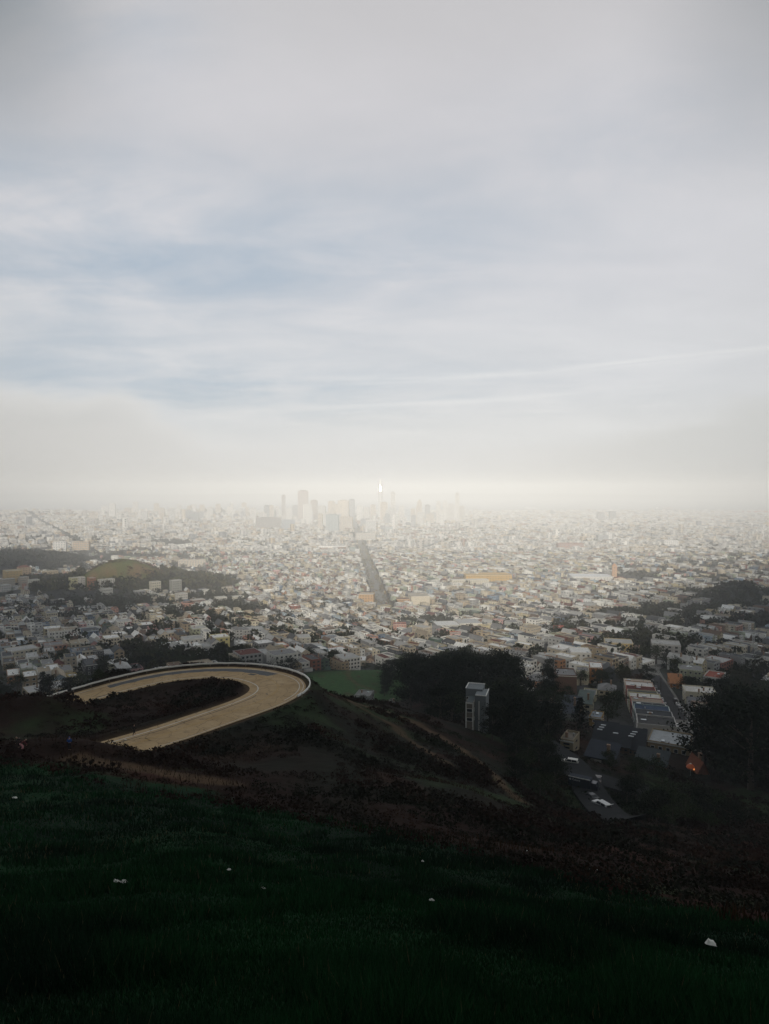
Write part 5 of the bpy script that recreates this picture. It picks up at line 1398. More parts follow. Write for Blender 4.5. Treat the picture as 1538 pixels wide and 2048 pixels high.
fh = RNG.choice([7, 9, 12, 15, 20], nf_, p=[.27, .33, .22, .12, .06]) * RNG.uniform(.85, 1.15, nf_) * (1 + 1.6 * dtc * RNG.random(nf_) + 1.1 * dtl * RNG.random(nf_))
tall = RNG.random(nf_) < (.012 + .08 * dtc + .035 * dtl); fh[tall] *= RNG.uniform(1.6, 3.0, tall.sum())
fw = RNG.uniform(17, 33, nf_); fd_ = RNG.uniform(17, 31, nf_); fz = H(fx, fy)
FW = [(.72, .71, .68, 7), (.62, .56, .47, 5), (.50, .48, .45, 4), (.50, .40, .28, 2), (.33, .22, .17, 1), (.26, .27, .29, 2), (.66, .65, .63, 4)]
pf = np.array([q[3] for q in FW], float); fwc = np.array([q[:3] for q in FW])[RNG.choice(len(FW), nf_, p=pf / pf.sum())] * RNG.uniform(.8, 1.1, (nf_, 1))
frc = RC[wpick(ROOFS, nf_)] * RNG.uniform(.8, 1.2, (nf_, 1))
add_t(acc, tpl_flat(), fx, fy, fz - 3, fw, fd_, fh + 3, fp, fwc, frc)
m_ = fy < 4600
add_windows(acc, fx[m_], fy[m_], fz[m_], fw[m_], fd_[m_], fh[m_], fp[m_], np.clip((fh[m_] / 4).astype(int), 1, 5), cols=(1, 1), sides=(0, 3, 1))
o = acc.build('distant_houses', CITY); o['kind'] = 'stuff'; o['label'] = 'thousands of pale houses and flat roofs filling the plain down to the bay'
# draped streets between the rows
for phi_, sd_ in ((PHI_R, side_r), (PHI_L, side_l)):
    v_, f_ = streets(phi_, cf, 1900, sd_)
    ac = Acc(); ac.add(v_, f_, np.full((len(f_), 3), .09)); o = ac.build('road', ASPH); o['kind'] = 'structure'

# ------------------------------------------------------------------ downtown towers
TGL = plain('tower_glass', (.34, .37, .39), 0.12, 0.0, .3, .02)
def tower(px, py_top, wpx, Yd, dpx=None, phi=-3.4, base=(.55, .52, .48), style='bands', label=None, look=None, glass=None, crown=None, nfl=None, z_base=None, cat='tower', spin=True):
    u, t_ = ray(px, py_top); x = u * Yd; w = wpx / F * Yd; d = (dpx or wpx) / F * Yd
    zt = CZ + t_ * Yd; zb = Hs(x, Yd) - 4; h = zt - zb
    root = empty('tower', (x, Yd, zb), R(phi)); tag(root, label, cat, 'towers of the city centre')
    if label is None: NAMED.append((root, look, px, py_top))
    hw2, hd2 = w / 2, d / 2; mb = MB()
    if crown == 'taper':
        prof = [(0, 1), (.72, 1), (.86, .88), (.95, .7), (1, .45)]; v = []; nseg = 12
        for zz_, s_ in prof:
            for q in range(nseg):
                a = 2 * math.pi * q / nseg; e = 4.0
                ca, sa = math.cos(a), math.sin(a); rr0 = (abs(ca) ** e + abs(sa) ** e) ** (-1 / e)
                v.append((ca * rr0 * hw2 * s_, sa * rr0 * hd2 * s_, h * zz_))
        f = [(r0 * nseg + q, r0 * nseg + (q + 1) % nseg, (r0 + 1) * nseg + (q + 1) % nseg, (r0 + 1) * nseg + q) for r0 in range(len(prof) - 1) for q in range(nseg)] + [tuple(range((len(prof) - 1) * nseg, len(prof) * nseg))]
        mb.add(v, f)
    elif crown == 'point':
        mb.box(-hw2, hw2, -hd2, hd2, 0, h * .86); mb.add([(-hw2, -hd2, h * .861), (hw2, -hd2, h * .861), (hw2, hd2, h * .861), (-hw2, hd2, h * .861), (0, 0, h)], [(0, 1, 4), (1, 2, 4), (2, 3, 4), (3, 0, 4)])
    else: mb.box(-hw2, hw2, -hd2, hd2, 0, h)
    mb.build('body', glass or (TGL if style in ('bands', 'grid') else WALL), root, base)
    hb_ = h * (.7 if crown == 'taper' else .86 if crown == 'point' else 1)
    nfl = nfl or max(5, int(hb_ / 7)); pr = .5
    wb = MB()
    if style in ('bands', 'grid'):
        for q in range(nfl):
            z_ = hb_ * (q + .55) / nfl; hh0 = hb_ / nfl * (.5 if style == 'bands' else .38)
            wb.box(-hw2 - pr, hw2 + pr, -hd2 - pr, hd2 + pr, z_, z_ + hh0)
        wb.build('floor_band', WALL, root, base)['kind'] = 'stuff'
    if style in ('ribs', 'grid'):
        rb_ = MB(); nr_ = max(3, int(w / 9))
        for q in range(nr_ + 1):
            xx = -hw2 + w * q / nr_
            for yy in (-hd2,): rb_.box(xx - w * .03, xx + w * .03, yy - pr * 1.6, yy + pr * .5, 0, hb_ + 1)
        ny_ = max(2, int(d / 9))
        for q in range(ny_ + 1):
            yy = -hd2 + d * q / ny_
            for xx in (-hw2, hw2): rb_.box(xx - pr * 1.4, xx + pr * 1.4, yy - d * .03, yy + d * .03, 0, hb_ + 1)
        rb_.build('facade_rib', WALL, root, [min(1, c_ * (1.12 if style == 'grid' else 1.2)) for c_ in base])['kind'] = 'stuff'
    if style in ('ribs', 'punched'):
        pb = MB(); ncx = max(2, int(w / 8)); nfz = min(nfl, 16)
        for q in range(ncx):
            for f0 in range(nfz):
                xx = -hw2 + w * (q + .5) / ncx; z_ = hb_ * (f0 + .3) / nfz
                pb.add([(xx - w / ncx * .28, -hd2 - .12, z_), (xx + w / ncx * .28, -hd2 - .12, z_), (xx + w / ncx * .28, -hd2 - .12, z_ + hb_ / nfz * .5), (xx - w / ncx * .28, -hd2 - .12, z_ + hb_ / nfz * .5)], [(0, 1, 2, 3)])
        pb.build('window', TGL, root)['kind'] = 'stuff'
    if crown == 'box' or (crown is None and h > 60):
        cb = MB(); cb.box(-hw2 * .6, hw2 * .6, -hd2 * .6, hd2 * .6, h + .01, h + max(3, h * .035)); cb.build('roof_plant', WALL, root, [c_ * .8 for c_ in base])
    if crown == 'mast':
        cb = MB(); cb.tube((0, 0, h), (0, 0, h * 1.1), 1.5, .6, 6); cb.build('mast', METAL, root)
    return root
LT = (.72, .70, .67); BG = (.62, .55, .46); DK = (.50, .45, .42); GR = (.36, .37, .38); TEAL = (.40, .45, .46); WH = (.80, .79, .77)  # tower tones paled to stand in for distant haze
T = [
 (761, 959, 9, 5900, 9, (.88, .88, .87), 'ribs', 'taper', 'tallest tower of all, slim and white with rounded tapering top'),
 (786, 985, 9, 5700, 8, LT, 'ribs', None, 'slim pale tower just right of the tallest rounded tower'),
 (768, 1005, 13, 5300, 12, BG, 'ribs', None, 'broad pale tower at the foot of the tallest rounded tower'),
 (606, 982, 19, 5750, 14, DK, 'ribs', None, 'wide dark brown tower, tallest left of the avenue'),
 (614.5, 1009, 15, 4900, 12, WH, 'ribs', 'box', 'white ribbed tower in front of the dark brown tower'),
 (665, 1029, 24, 4150, 16, TEAL, 'grid', 'box', 'broad dark teal gridded tower left of the avenue'),
 (693, 1034, 25, 4200, 14, BG, 'punched', None, 'wide pale tower with white frame between teal tower and avenue'),
 (687, 1001, 20, 5500, 14, BG, 'ribs', None, 'tall beige slab behind the white-framed tower'),
 (742, 1041, 20, 4250, 14, WH, 'bands', 'box', 'white tower with tan window bands right of the avenue'),
 (766, 1051, 10, 4150, 10, GR, 'grid', None, 'narrow grey tower right of the white banded tower'),
 (779, 1053, 13, 4050, 12, TEAL, 'grid', None, 'dark teal gridded block third right of the avenue'),
 (787.5, 1030, 5, 4120, 14, WH, 'ribs', None, 'thin white slab behind the dark teal gridded block'),
 (815, 1020, 11, 5000, 10, (.56, .60, .64), 'ribs', None, 'bluish white slab tower right of the slim pale tower'),
 (839, 998, 9, 5500, 9, BG, 'ribs', 'point', 'pale tower with pointed top between the bluish slab and white pair'),
 (840, 1024, 12, 4900, 10, LT, 'punched', None, 'lower pale block in front of the pointed pale tower'),
 (877, 1003, 8, 5400, 8, LT, 'ribs', None, 'left one of the two white towers right of centre'),
 (890, 1002, 9, 5350, 8, WH, 'ribs', None, 'right one of the two white towers right of centre'),
 (914.5, 987, 8, 5600, 8, LT, 'ribs', None, 'slim lone tower furthest right of the skyline towers'),
 (720, 1012, 10, 5200, 10, WH, 'ribs', None, 'white tower next to the avenue vanishing point'),
 (733, 1015, 11, 5300, 11, LT, 'punched', None, 'pale tower second right of the avenue vanishing point'),
 (746, 1010, 9, 5500, 9, BG, 'ribs', None, 'beige tower just left of the tallest rounded tower'),
 (803, 1012, 9, 5400, 9, LT, 'ribs', None, 'faint tower between slim pale tower and bluish slab'),
 (826, 1018, 9, 5200, 9, BG, 'punched', None, 'beige block between the bluish slab and the pointed tower'),
 (855, 1010, 10, 5500, 9, GR, 'ribs', None, 'faint grey tower left of the two white towers'),
 (860, 1028, 16, 5000, 12, BG, 'punched', None, 'low broad beige block below the faint grey tower'),
 (536, 1035, 46, 4350, 20, (.30, .29, .28), 'grid', None, 'very wide low grey gridded office block left of the avenue'),
 (576, 1040, 26, 4300, 16, (.42, .46, .50), 'bands', None, 'bluish low block right of the very wide grey block'),
 (578, 1017, 11, 5000, 9, WH, 'punched', None, 'small white tower left of the dark brown tower'),
 (628, 1001, 13, 5600, 11, (.42, .37, .33), 'ribs', None, 'faint brown tower right of the dark brown tower'),
 (567, 991, 7, 5850, 7, (.45, .42, .4), 'ribs', None, 'thin faint tower far left of the dark brown tower'),
 (644, 1012, 14, 5300, 11, LT, 'punched', None, 'pale block behind the teal gridded tower'),
 (663, 1003, 12, 5650, 10, BG, 'ribs', None, 'faint beige tower above the teal gridded tower'),
 (704, 999, 10, 5900, 9, GR, 'ribs', None, 'faint grey tower at the left of the avenue vanishing point'),
 (225, 1007, 10, 5000, 9, WH, 'ribs', None, 'white slender tower standing tallest in the left skyline'),
 (288, 1022, 13, 4600, 10, WH, 'bands', 'box', 'white striped tower on the left skyline'),
 (317, 1038, 12, 4300, 10, WH, 'bands', 'taper', 'white rounded tower right of the striped one'),
 (269, 1037, 13, 4350, 10, LT, 'punched', None, 'white block just left of the striped tower'),
 (190, 1028, 9, 4550, 9, BG, 'ribs', None, 'beige tower left of the white slender tower'),
 (201, 1030, 9, 4500, 9, LT, 'ribs', None, 'pale twin close to the beige left tower'),
 (131, 1051, 14, 3900, 11, LT, 'punched', None, 'pale square tower block in the left middle distance'),
 (45, 1068, 10, 3000, 9, BG, 'ribs', None, 'beige tower behind the left woods'),
 (34, 1066, 6, 3050, 8, LT, 'punched', None, 'narrow pale tower left of the beige one behind the woods'),
 (313, 1007, 9, 5600, 8, BG, 'ribs', None, 'faint tower above the white rounded tower'),
 (271, 1004, 9, 5650, 8, LT, 'ribs', None, 'faint tower above the white block on the left'),
 (207, 1049, 22, 3900, 12, (.45, .48, .52), 'bands', None, 'wide bluish block under the left twin towers'),
 (242, 1060, 17, 3800, 12, BG, 'punched', None, 'square tan block centred below the white slender tower'),
 (176, 1043, 20, 4200, 11, LT, 'punched', None, 'pale block left of the wide bluish block'),
 (357, 1047, 16, 4150, 12, LT, 'punched', None, 'pale block right of the white rounded tower'),
 (404, 1010, 9, 5600, 8, BG, 'ribs', None, 'faint tower, first on the hill right of left skyline'),
 (420, 1014, 12, 5500, 10, LT, 'punched', None, 'faint broad block, second on the hill right of left skyline'),
 (436, 1008, 9, 5650, 8, BG, 'ribs', None, 'faint tower, third on the hill right of left skyline'),
 (460, 1013, 10, 5500, 9, LT, 'ribs', None, 'faint tower, fourth on the hill'),
 (488, 1006, 9, 5700, 8, BG, 'ribs', None, 'faint tower, fifth and tallest of those on the hill'),
 (506, 1016, 12, 5400, 10, LT, 'punched', None, 'faint block, last on the hill before the wide grey block'),
 (1201, 1025, 13, 5900, 10, (.30, .29, .28), 'grid', None, 'left one of two square grey towers near the bay'),
 (1225, 1023, 12, 5900, 10, (.24, .23, .22), 'grid', None, 'right darker one of two square towers near the bay'),
 (1108, 1036, 12, 5600, 10, WH, 'punched', None, 'pale block with white front left of the two bay towers'),
 (1262, 1038, 10, 5500, 9, BG, 'punched', None, 'tan block right of the two bay towers'),
 (1340, 1034, 12, 5700, 10, LT, 'punched', None, 'pale block by the shore under the grey ship'),
 (1400, 1038, 17, 5600, 10, BG, 'punched', None, 'wide tan block by the shore left of the red ship'),
 (1376, 1036, 12, 5600, 9, (.35, .25, .2), 'punched', None, 'brown block by the shore between two pale ones'),
 (1470, 1040, 34, 5500, 12, (.30, .30, .29), 'bands', None, 'very wide dark block by the shore under the red ship'),
 (1205, 1070, 20, 3400, 12, GR, 'bands', None, 'dark windowed office block in the right middle distance'),
 (1216, 1065, 12, 3450, 10, WH, 'punched', None, 'white block behind the dark windowed office block'),
 (1340, 1080, 28, 3050, 16, WH, 'punched', None, 'wide white institutional block in the right middle distance'),
 (1140, 1086, 50, 2900, 22, (.36, .20, .15), 'punched', None, 'long low brick red warehouse in the right middle distance'),
 (1272, 1096, 22, 2700, 14, (.56, .50, .40), 'punched', None, 'cream block below the white institutional block'),
 (820, 1106, 20, 2550, 16, (.58, .63, .66), 'punched', None, 'pale blue white block right of the avenue middle'),
 (665, 1092, 50, 2950, 22, WH, 'ribs', None, 'long white building with upright ribs left of the avenue'),
 (715, 1098, 7, 2700, 12, WH, 'grid', None, 'narrow white framed block on the left edge of the avenue'),
 (706, 1094, 12, 2750, 16, (.20, .26, .24), 'bands', None, 'dark green glass block beside the narrow white framed block'),
 (732, 1066, 40, 3500, 20, (.60, .56, .50), 'punched', None, 'long white block under the white banded tower'),
 (805, 1072, 34, 3500, 18, LT, 'punched', None, 'long pale block right of the avenue under the thin white slab'),
 (830, 1086, 34, 3100, 18, (.42, .40, .40), 'bands', None, 'grey banded block right of the avenue, middle distance'),
 (120, 1083, 24, 2500, 14, WH, 'punched', None, 'white block between left woods and hill'),
 (163, 1083, 30, 2550, 16, (.58, .46, .34), 'punched', None, 'wide peach school with large windows right of the white block'),
 (384, 1120, 52, 2100, 18, BG, 'punched', None, 'long tan building in front of the woods right of the green hill'),
]
for (a, b_, c_, Yd, d_, col, sty, crn, lb) in T:
    tower(a, b_, c_, Yd, d_, -3.4 if a > 640 else 12, col, sty, lb, crown=crn, cat='tower' if 'tower' in lb or 'slab' in lb else 'building')
# mirror glass on the tapering crown of the tallest tower: it throws the low sun back at the hill
_tw = [o for o in C.objects if o.get('label', '').startswith('tallest tower of all')][0]
_wp = P(760, 985, 5870); _n = (d2sun + (Vector((0, 0, CZ)) - _wp).normalized()).normalized()
_sx = Vector((0, 0, 1)).cross(_n).normalized(); _sy = _n.cross(_sx)
mb = MB()
for q in range(4):
    c_ = Vector((0, -22.5, 0)) + Vector((0, 0, 262 + q * 11)); 
    hw3, hh3 = 3.4 - q * .45, 4.0
    mb.add([c_ - _sx * hw3 - _sy * hh3, c_ + _sx * hw3 - _sy * hh3, c_ + _sx * hw3 + _sy * hh3, c_ - _sx * hw3 + _sy * hh3, c_ - _sx * hw3 * .9 - _n * 1.5, c_ + _sx * hw3 * .9 - _n * 1.5], [(0, 1, 2, 3), (3, 2, 5, 4), (0, 4, 5, 1)])
_gm = plain('mirror_glass', (.75, .78, .8), .16, 1.0, .05, .1)
_go = mb.build('mirror_pane', _gm, _tw); _go['kind'] = 'stuff'; _go.matrix_parent_inverse = Matrix.Identity(4); _go.rotation_euler = (0, 0, R(3.4))
# fainter mid-rise blocks that fill the skyline
fill = 0; used = [(q[0], q[1]) for q in T]
rnd = random.Random(5)
while fill < 70:
    left = rnd.random() < .5
    a = rnd.gauss(390, 120) if left else rnd.gauss(760, 95)
    if not (150 < a < 960): continue
    Yd = rnd.uniform(4300, 6100); b_ = rnd.uniform(1008, 1036) + (6 if Yd < 4900 else 0)
    if abs(a - 712) < 12 or any(abs(a - q[0]) < 7 and abs(b_ - q[1]) < 8 for q in used): continue
    used.append((a, b_)); fill += 1
    col = rnd.choice([LT, BG, WH, GR, LT, BG]); cn = {LT: 'pale', BG: 'beige', WH: 'white', GR: 'grey'}[col]
    tower(a, b_, rnd.uniform(7, 13), Yd, rnd.uniform(6, 10), -3.4 if a > 640 else 12, col, rnd.choice(['ribs', 'punched', 'bands']), None, look=f'faint {cn} mid-rise block in haze', cat='building')

# ------------------------------------------------------------------ ships on the bay
def ship(px, py, lpx, Yd, hull, deck, label, stacks=0, ccol=None):
    u, t_ = ray(px, py); Yd = CZ / -t_; x = u * Yd; L = lpx / F * Yd; B_ = L * .13
    root = empty('ship', (x, Yd, 0), R(3)); tag(root, label, 'ship')
    hb_ = MB(); n_ = 9; v = []
    for q in range(n_):
        s_ = q / (n_ - 1); xx = (s_ - .5) * L; wd = B_ / 2 * min(1, 3.2 * s_ + .35, 6 * (1 - s_) + .02)
        v += [(xx, -wd, 10 + (4 if q == n_ - 1 else 0)), (xx, wd, 10 + (4 if q == n_ - 1 else 0)), (xx, wd * .8, -1), (xx, -wd * .8, -1)]
    f = [(4 * q + a_, 4 * q + (a_ + 1) % 4, 4 * q + 4 + (a_ + 1) % 4, 4 * q + 4 + a_) for q in range(n_ - 1) for a_ in range(4)] + [(0, 1, 2, 3)]
    hb_.add(v, f); hb_.build('hull', WALL, root, hull)
    sb = MB(); sb.box(-L * .44, -L * .36, -B_ * .4, B_ * .4, 10.05, 30); sb.box(-L * .43, -L * .38, -B_ * .3, B_ * .3, 30.05, 34); sb.build('bridge', WALL, root, (.6, .6, .58))
    sb = MB(); sb.box(-L * .47, -L * .445, -B_ * .1, B_ * .1, 10.05, 36); sb.build('funnel', WALL, root, hull)
    for q in range(stacks):
        cb = MB(); x0 = -L * .33 + q * L * .78 / stacks
        cb.box(x0, x0 + L * .78 / stacks * .86, -B_ * .45, B_ * .45, 10.05, 10 + random.choice((12, 17, 21))); cb.build('container_stack', WALL, root, random.choice(ccol))
ship(1511, 1027, 56, 0, (.42, .13, .09), None, 'large red hulled container ship anchored at the right edge of the bay', 6, [(.5, .2, .13), (.45, .16, .1), (.5, .3, .2)])
ship(1333, 1019, 50, 0, (.22, .22, .24), None, 'grey cargo ship with stacked load in the middle of the bay', 5, [(.35, .3, .28), (.3, .3, .32), (.4, .28, .22)])
ship(1063, 1018, 24, 0, (.5, .5, .5), None, 'small pale ship far out left of the grey cargo ship', 2, [(.5, .5, .5)])
# ------------------------------------------------------------------ trees
m, t, b = new_mat('tree_leaves')
a_ = t.node('ShaderNodeAttribute', attribute_name='tint'); oi = t.node('ShaderNodeObjectInfo')
c_ = t.mix(1.0, a_.outputs['Color'], oi.outputs['Color'], 'MULTIPLY')
t.l.new(c_, b.inputs['Base Color']); b.inputs['Roughness'].default_value = .95; b.inputs['Specular IOR Level'].default_value = .04
LEAF = m
def crown_mesh(kind, seed):
    g = np.random.default_rng(seed); P_, Sz = [], []
    if kind == 'cypress':       # broad flat-topped layers on leaning limbs; unit height 1
        for _ in range(30):
            hh0 = g.uniform(.22, 1.0); rad = .36 * (1 - ((hh0 - .55) / .62) ** 2) ; a = g.uniform(0, 6.28); r0 = rad * g.uniform(.2, 1)
            c = np.array([math.cos(a) * r0, math.sin(a) * r0, hh0 * .93]); s_ = np.array([.13, .13, .05]) * g.uniform(.7, 1.35)
            k = 90; P_.append(c + g.normal(size=(k, 3)) * s_ * .62); Sz.append(np.full(k, .036) * g.uniform(.7, 1.4, k))
    elif kind == 'conifer':
        for q in range(26):
            hh0 = .1 + .88 * q / 26; rad = .24 * (1.02 - hh0) ** .8
            for _ in range(4):
                a = g.uniform(0, 6.28); c = np.array([math.cos(a) * rad * .6, math.sin(a) * rad * .6, hh0]); k = 9
                P_.append(c + g.normal(size=(k, 3)) * np.array([rad * .38 + .01, rad * .38 + .01, .018])); Sz.append(np.full(k, .045) * g.uniform(.6, 1.3, k))
    else:
        n_c = 16 if kind == 'round' else 22
        for _ in range(n_c):
            d = g.normal(size=3); d /= np.linalg.norm(d); d *= g.uniform(.35, 1)
            w_ = .40 if kind == 'round' else .34
            c = np.array([d[0] * w_, d[1] * w_, .60 + d[2] * .30]); s_ = np.array([.15, .15, .115]) * g.uniform(.7, 1.3); k = 64
            P_.append(c + g.normal(size=(k, 3)) * s_ * .55); Sz.append(np.full(k, .044) * g.uniform(.7, 1.3, k))
    p = np.concatenate(P_); s_ = np.concatenate(Sz); p[:, 2] = np.clip(p[:, 2], .08, 1.02)
    d1 = g.normal(size=p.shape); d1 /= np.linalg.norm(d1, axis=1)[:, None]; d2 = g.normal(size=p.shape); d2 -= (d2 * d1).sum(1)[:, None] * d1; d2 /= np.linalg.norm(d2, axis=1)[:, None]
    h1 = (s_ * .5)[:, None]
    v = np.stack([p - d1 * h1, p + d2 * h1 * .8, p + d1 * h1, p - d2 * h1 * .7], 1).reshape(-1, 3)
    base = {'cypress': (.010, .015, .009), 'conifer': (.011, .016, .011), 'round': (.022, .031, .014), 'loose': (.034, .033, .018)}[kind]
    col = np.tile(base, (len(p), 1)) * g.uniform(.55, 1.7, (len(p), 1))
    ac = Acc(); ac.add(v, np.arange(len(v)).reshape(-1, 4), col); o = ac.build('crown', LEAF); me = o.data; bpy.data.objects.remove(o)
    mb = MB(); g2 = random.Random(seed)
    mb.tube((0, 0, -.08), (.01, 0, .35), .035, .022, 7); mb.tube((.01, 0, .35), (0, .01, .8), .022, .006, 6)
    for _ in range(5):
        a = g2.uniform(0, 6.28); z_ = g2.uniform(.25, .5); mb.tube((0, 0, z_), (math.cos(a) * .24, math.sin(a) * .24, z_ + g2.uniform(.12, .3)), .014, .004, 5)
    tr = shared('trunk', mb, [BARK])
    return me, tr
PROTO = {}
for kind, sd_ in (('cypress', 3), ('cypress', 14), ('cypress', 25), ('conifer', 4), ('conifer', 15), ('round', 5), ('round', 16), ('round', 27), ('loose', 6), ('loose', 17)):
    cm_, tm_ = crown_mesh(kind, sd_)
    root = empty('tree', (0, 0, -50)); data_obj('trunk', tm_, root); data_obj('crown', cm_, root)
    PROTO.setdefault(kind, []).append(root)
NTREE = 0; usedp = set()
WORD = {'cypress': ('dark spreading cypress', 'cypress_tree'), 'conifer': ('dark narrow conifer', 'conifer_tree'), 'round': ('rounded dark green tree', 'broadleaf_tree'), 'loose': ('loose brownish green tree', 'broadleaf_tree')}
def tree(kind, x, y, h, wide=1.0, tint=(1, 1, 1), look=None, label=None, group='trees among the hillside houses'):
    global NTREE
    src = random.choice(PROTO[kind]); r = src.copy(); C.objects.link(r)
    r.name = WORD[kind][1]
    r.location = (x, y, Hs(x, y) - .2); r.rotation_euler = (0, 0, random.uniform(0, 6.28)); r.scale = (h * wide, h * wide * random.uniform(.85, 1.15), h)
    for ch in src.children:
        c = ch.copy(); C.objects.link(c); c.parent = r; c.name = ch.name.split('.')[0]; c.color = tuple(tint) + (1,)
    tag(r, label, 'tree', group)
    if label is None:
        sz = 'tall ' if h > 19 else 'low ' if h < 8 else ''
        px, py = proj(x, y, Hs(x, y) + h * .6); NAMED.append((r, sz + (look or WORD[kind][0]), float(px), float(py)))
    NTREE += 1
    return r
def at_px(px, Yd): return ray(px, 1350)[0] * Yd
def grove(n, px0, px1, y0, y1, h0, h1, kinds, seed, wide=1.0, group=None, tint=(1, 1, 1)):
    g = random.Random(seed); pts = []
    k = 0
    while len(pts) < n and k < 3000:
        k += 1; Yd = g.uniform(y0, y1); px = g.uniform(px0, px1); x = at_px(px, Yd)
        if any(math.hypot(x - a, Yd - b_) < 5.2 for a, b_ in pts): continue
        if not clear_of(np.array([x]), np.array([Yd]), 1.5)[0]: continue
        pts.append((x, Yd)); h = g.uniform(h0, h1)
        tree(g.choice(kinds), x, Yd, h, wide * g.uniform(.85, 1.2), tint, group=group)
grove(30, 815, 1035, 345, 440, 19, 29, ['cypress'], 1, 1.05, 'cypresses of the dark grove right of the meadow')
grove(8, 800, 900, 440, 520, 17, 23, ['cypress', 'round'], 2, 1.0, 'cypresses of the dark grove right of the meadow')
grove(7, 860, 925, 215, 330, 9, 14, ['cypress', 'round'], 21, 1.0, 'trees round the grey tower house')
grove(30, 978, 1112, 190, 262, 10, 16, ['cypress', 'conifer', 'cypress'], 3, 1.1, 'dark trees between grey tower house and hillside street')
grove(12, 1030, 1125, 148, 188, 6, 9, ['round', 'cypress'], 4, 1.1, 'low trees above the hillside street')
grove(13, 1462, 1620, 178, 262, 21, 29, ['cypress'], 5, 1.15, 'huge dark trees at the right edge')
grove(9, 1400, 1500, 228, 300, 19, 26, ['cypress'], 51, 1.1, 'huge dark trees at the right edge')
grove(18, 1225, 1480, 132, 172, 4.5, 7.5, ['cypress', 'round'], 6, 1.25, 'dark trees below the hillside houses')
grove(7, 1212, 1330, 192, 212, 4.5, 6.5, ['round'], 61, 1.2, 'low trees before the slate roofed houses')
grove(18, 905, 1110, 265, 345, 12, 18, ['cypress', 'round'], 62, 1.1, 'trees behind the grey tower house')
grove(8, 1480, 1600, 270, 380, 16, 24, ['cypress', 'conifer'], 7, 1.0, 'huge dark trees at the right edge')
grove(9, 612, 690, 540, 600, 12, 17, ['cypress', 'round'], 8, 1.0, 'trees left of the green meadow')
grove(7, 690, 800, 540, 590, 8, 13, ['round', 'cypress'], 9, 1.1, 'trees behind the green meadow')
grove(6, 760, 810, 400, 520, 9, 15, ['cypress'], 10, 1.0, 'trees at the right edge of the meadow')
grove(8, 640, 790, 372, 410, 4.5, 7.5, ['round'], 11, 1.2, 'bushes and low trees at the foot of the meadow')
for px, Yd, kind, h, wd, lb in [(1312, 520, 'round', 17, 1.35, 'broad rounded green tree filling the fork of the side street'), (1272, 415, 'loose', 11, 1.1, 'reddish brown bare tree left of the side street'), (1160, 248, 'conifer', 15, 1.2, 'dark conifer in front of the gold brown house'),
                                (1098, 385, 'cypress', 18, .9, 'dark cypress hiding the corner of the salmon orange house'), (1224, 330, 'round', 12, 1.3, 'dark rounded tree mass left of the street row, larger'), (1216, 300, 'round', 10, 1.3, 'dark rounded tree in the yard just below the larger mass'),
                                (1418, 395, 'cypress', 14, 1.0, 'dark tree in front of the white mission style house'), (1300, 400, 'round', 8, .9, 'small street tree at the upper left kerb of the side street'), (1322, 350, 'round', 7, .9, 'small street tree half way down the left kerb'),
                                (1472, 470, 'conifer', 16, .9, 'dark layered conifer at right above the huge trees'), (197, 166, 'round', 3.6, 1.6, 'small dark bush tree standing in the inner verge of the far leg')]:
    x = at_px(px, Yd)
    tree(kind, x, Yd, h, wd, (1.5, .7, .6) if 'reddish' in lb else (1, 1, 1), label=lb)
# yard and street trees
def yard_trees(phi, side, N, y0, y1):
    x, y = rand_ground(N, -33, 33, y0, y1, 1.7)
    c, s_ = math.cos(phi), math.sin(phi); b_ = (-x * s_ + y * c) % 84.0; a = (x * c + y * s_) % 182.0
    px, _ = proj(x, y, H(x, y))
    dens = .85 + .5 * (1 - sstep(300, 620, px)) + .42 * sstep(1180, 1400, px) - .32 * sstep(900, 1500, y) * (1 - sstep(1150, 1380, px)) * sstep(450, 620, px)
    dens = dens * (.45 + 1.3 * sstep(.42, .62, fbm(x, y, 120, 3, 88)))
    yard = (np.abs(b_ - 42.5) < 9) | (np.abs(np.abs(b_ - 42.5) - 37) < 1.2)
    tn = treeness(x, y); yard = (yard & (RNG.random(N) < .75)) | (tn > .64); dens = np.where(tn > .64, 1.0, dens)
    m = side(x, y) & (y > city_from(x, y) + 4) & yard & ~in_park(x, y) & (RNG.random(N) < dens) & (polyw(MK, x, y) > 23) & clear_of(x, y, 2)
    m &= ~((y < 560) & (px > 1035) & (px < 1440) & (RNG.random(N) < .72))
    return x[m], y[m]
ty1 = yard_trees(PHI_R, side_r, 9000, 240, 1350); ty2 = yard_trees(PHI_L, side_l, 9000, 240, 1350)
tx = np.concatenate([ty1[0], ty2[0]]); ty = np.concatenate([ty1[1], ty2[1]])
tz = H(tx, ty); th_ = RNG.uniform(6, 15, len(tx)); vis = sees(tx, ty, tz + th_); qx, qy = proj(tx, ty, tz)
vis &= (qx > -6) & (qx < 1544)
o_ = np.argsort(-(th_ / ty) * vis)
nsing = max(0, 296 - NTREE); sing = np.zeros(len(tx), bool); sing[o_[:nsing]] = True
for k_ in o_[:nsing]:
    kd = random.choices(['round', 'cypress', 'loose', 'conifer'], [5, 3, 2, 1])[0]
    tree(kd, float(tx[k_]), float(ty[k_]), float(th_[k_]) * (1.2 if kd == 'conifer' else 1), 1.1, (random.uniform(.8, 1.3),) * 3)
for kind in PROTO:
    for r in PROTO[kind]:
        for ch in list(r.children): bpy.data.objects.remove(ch)
        bpy.data.objects.remove(r)
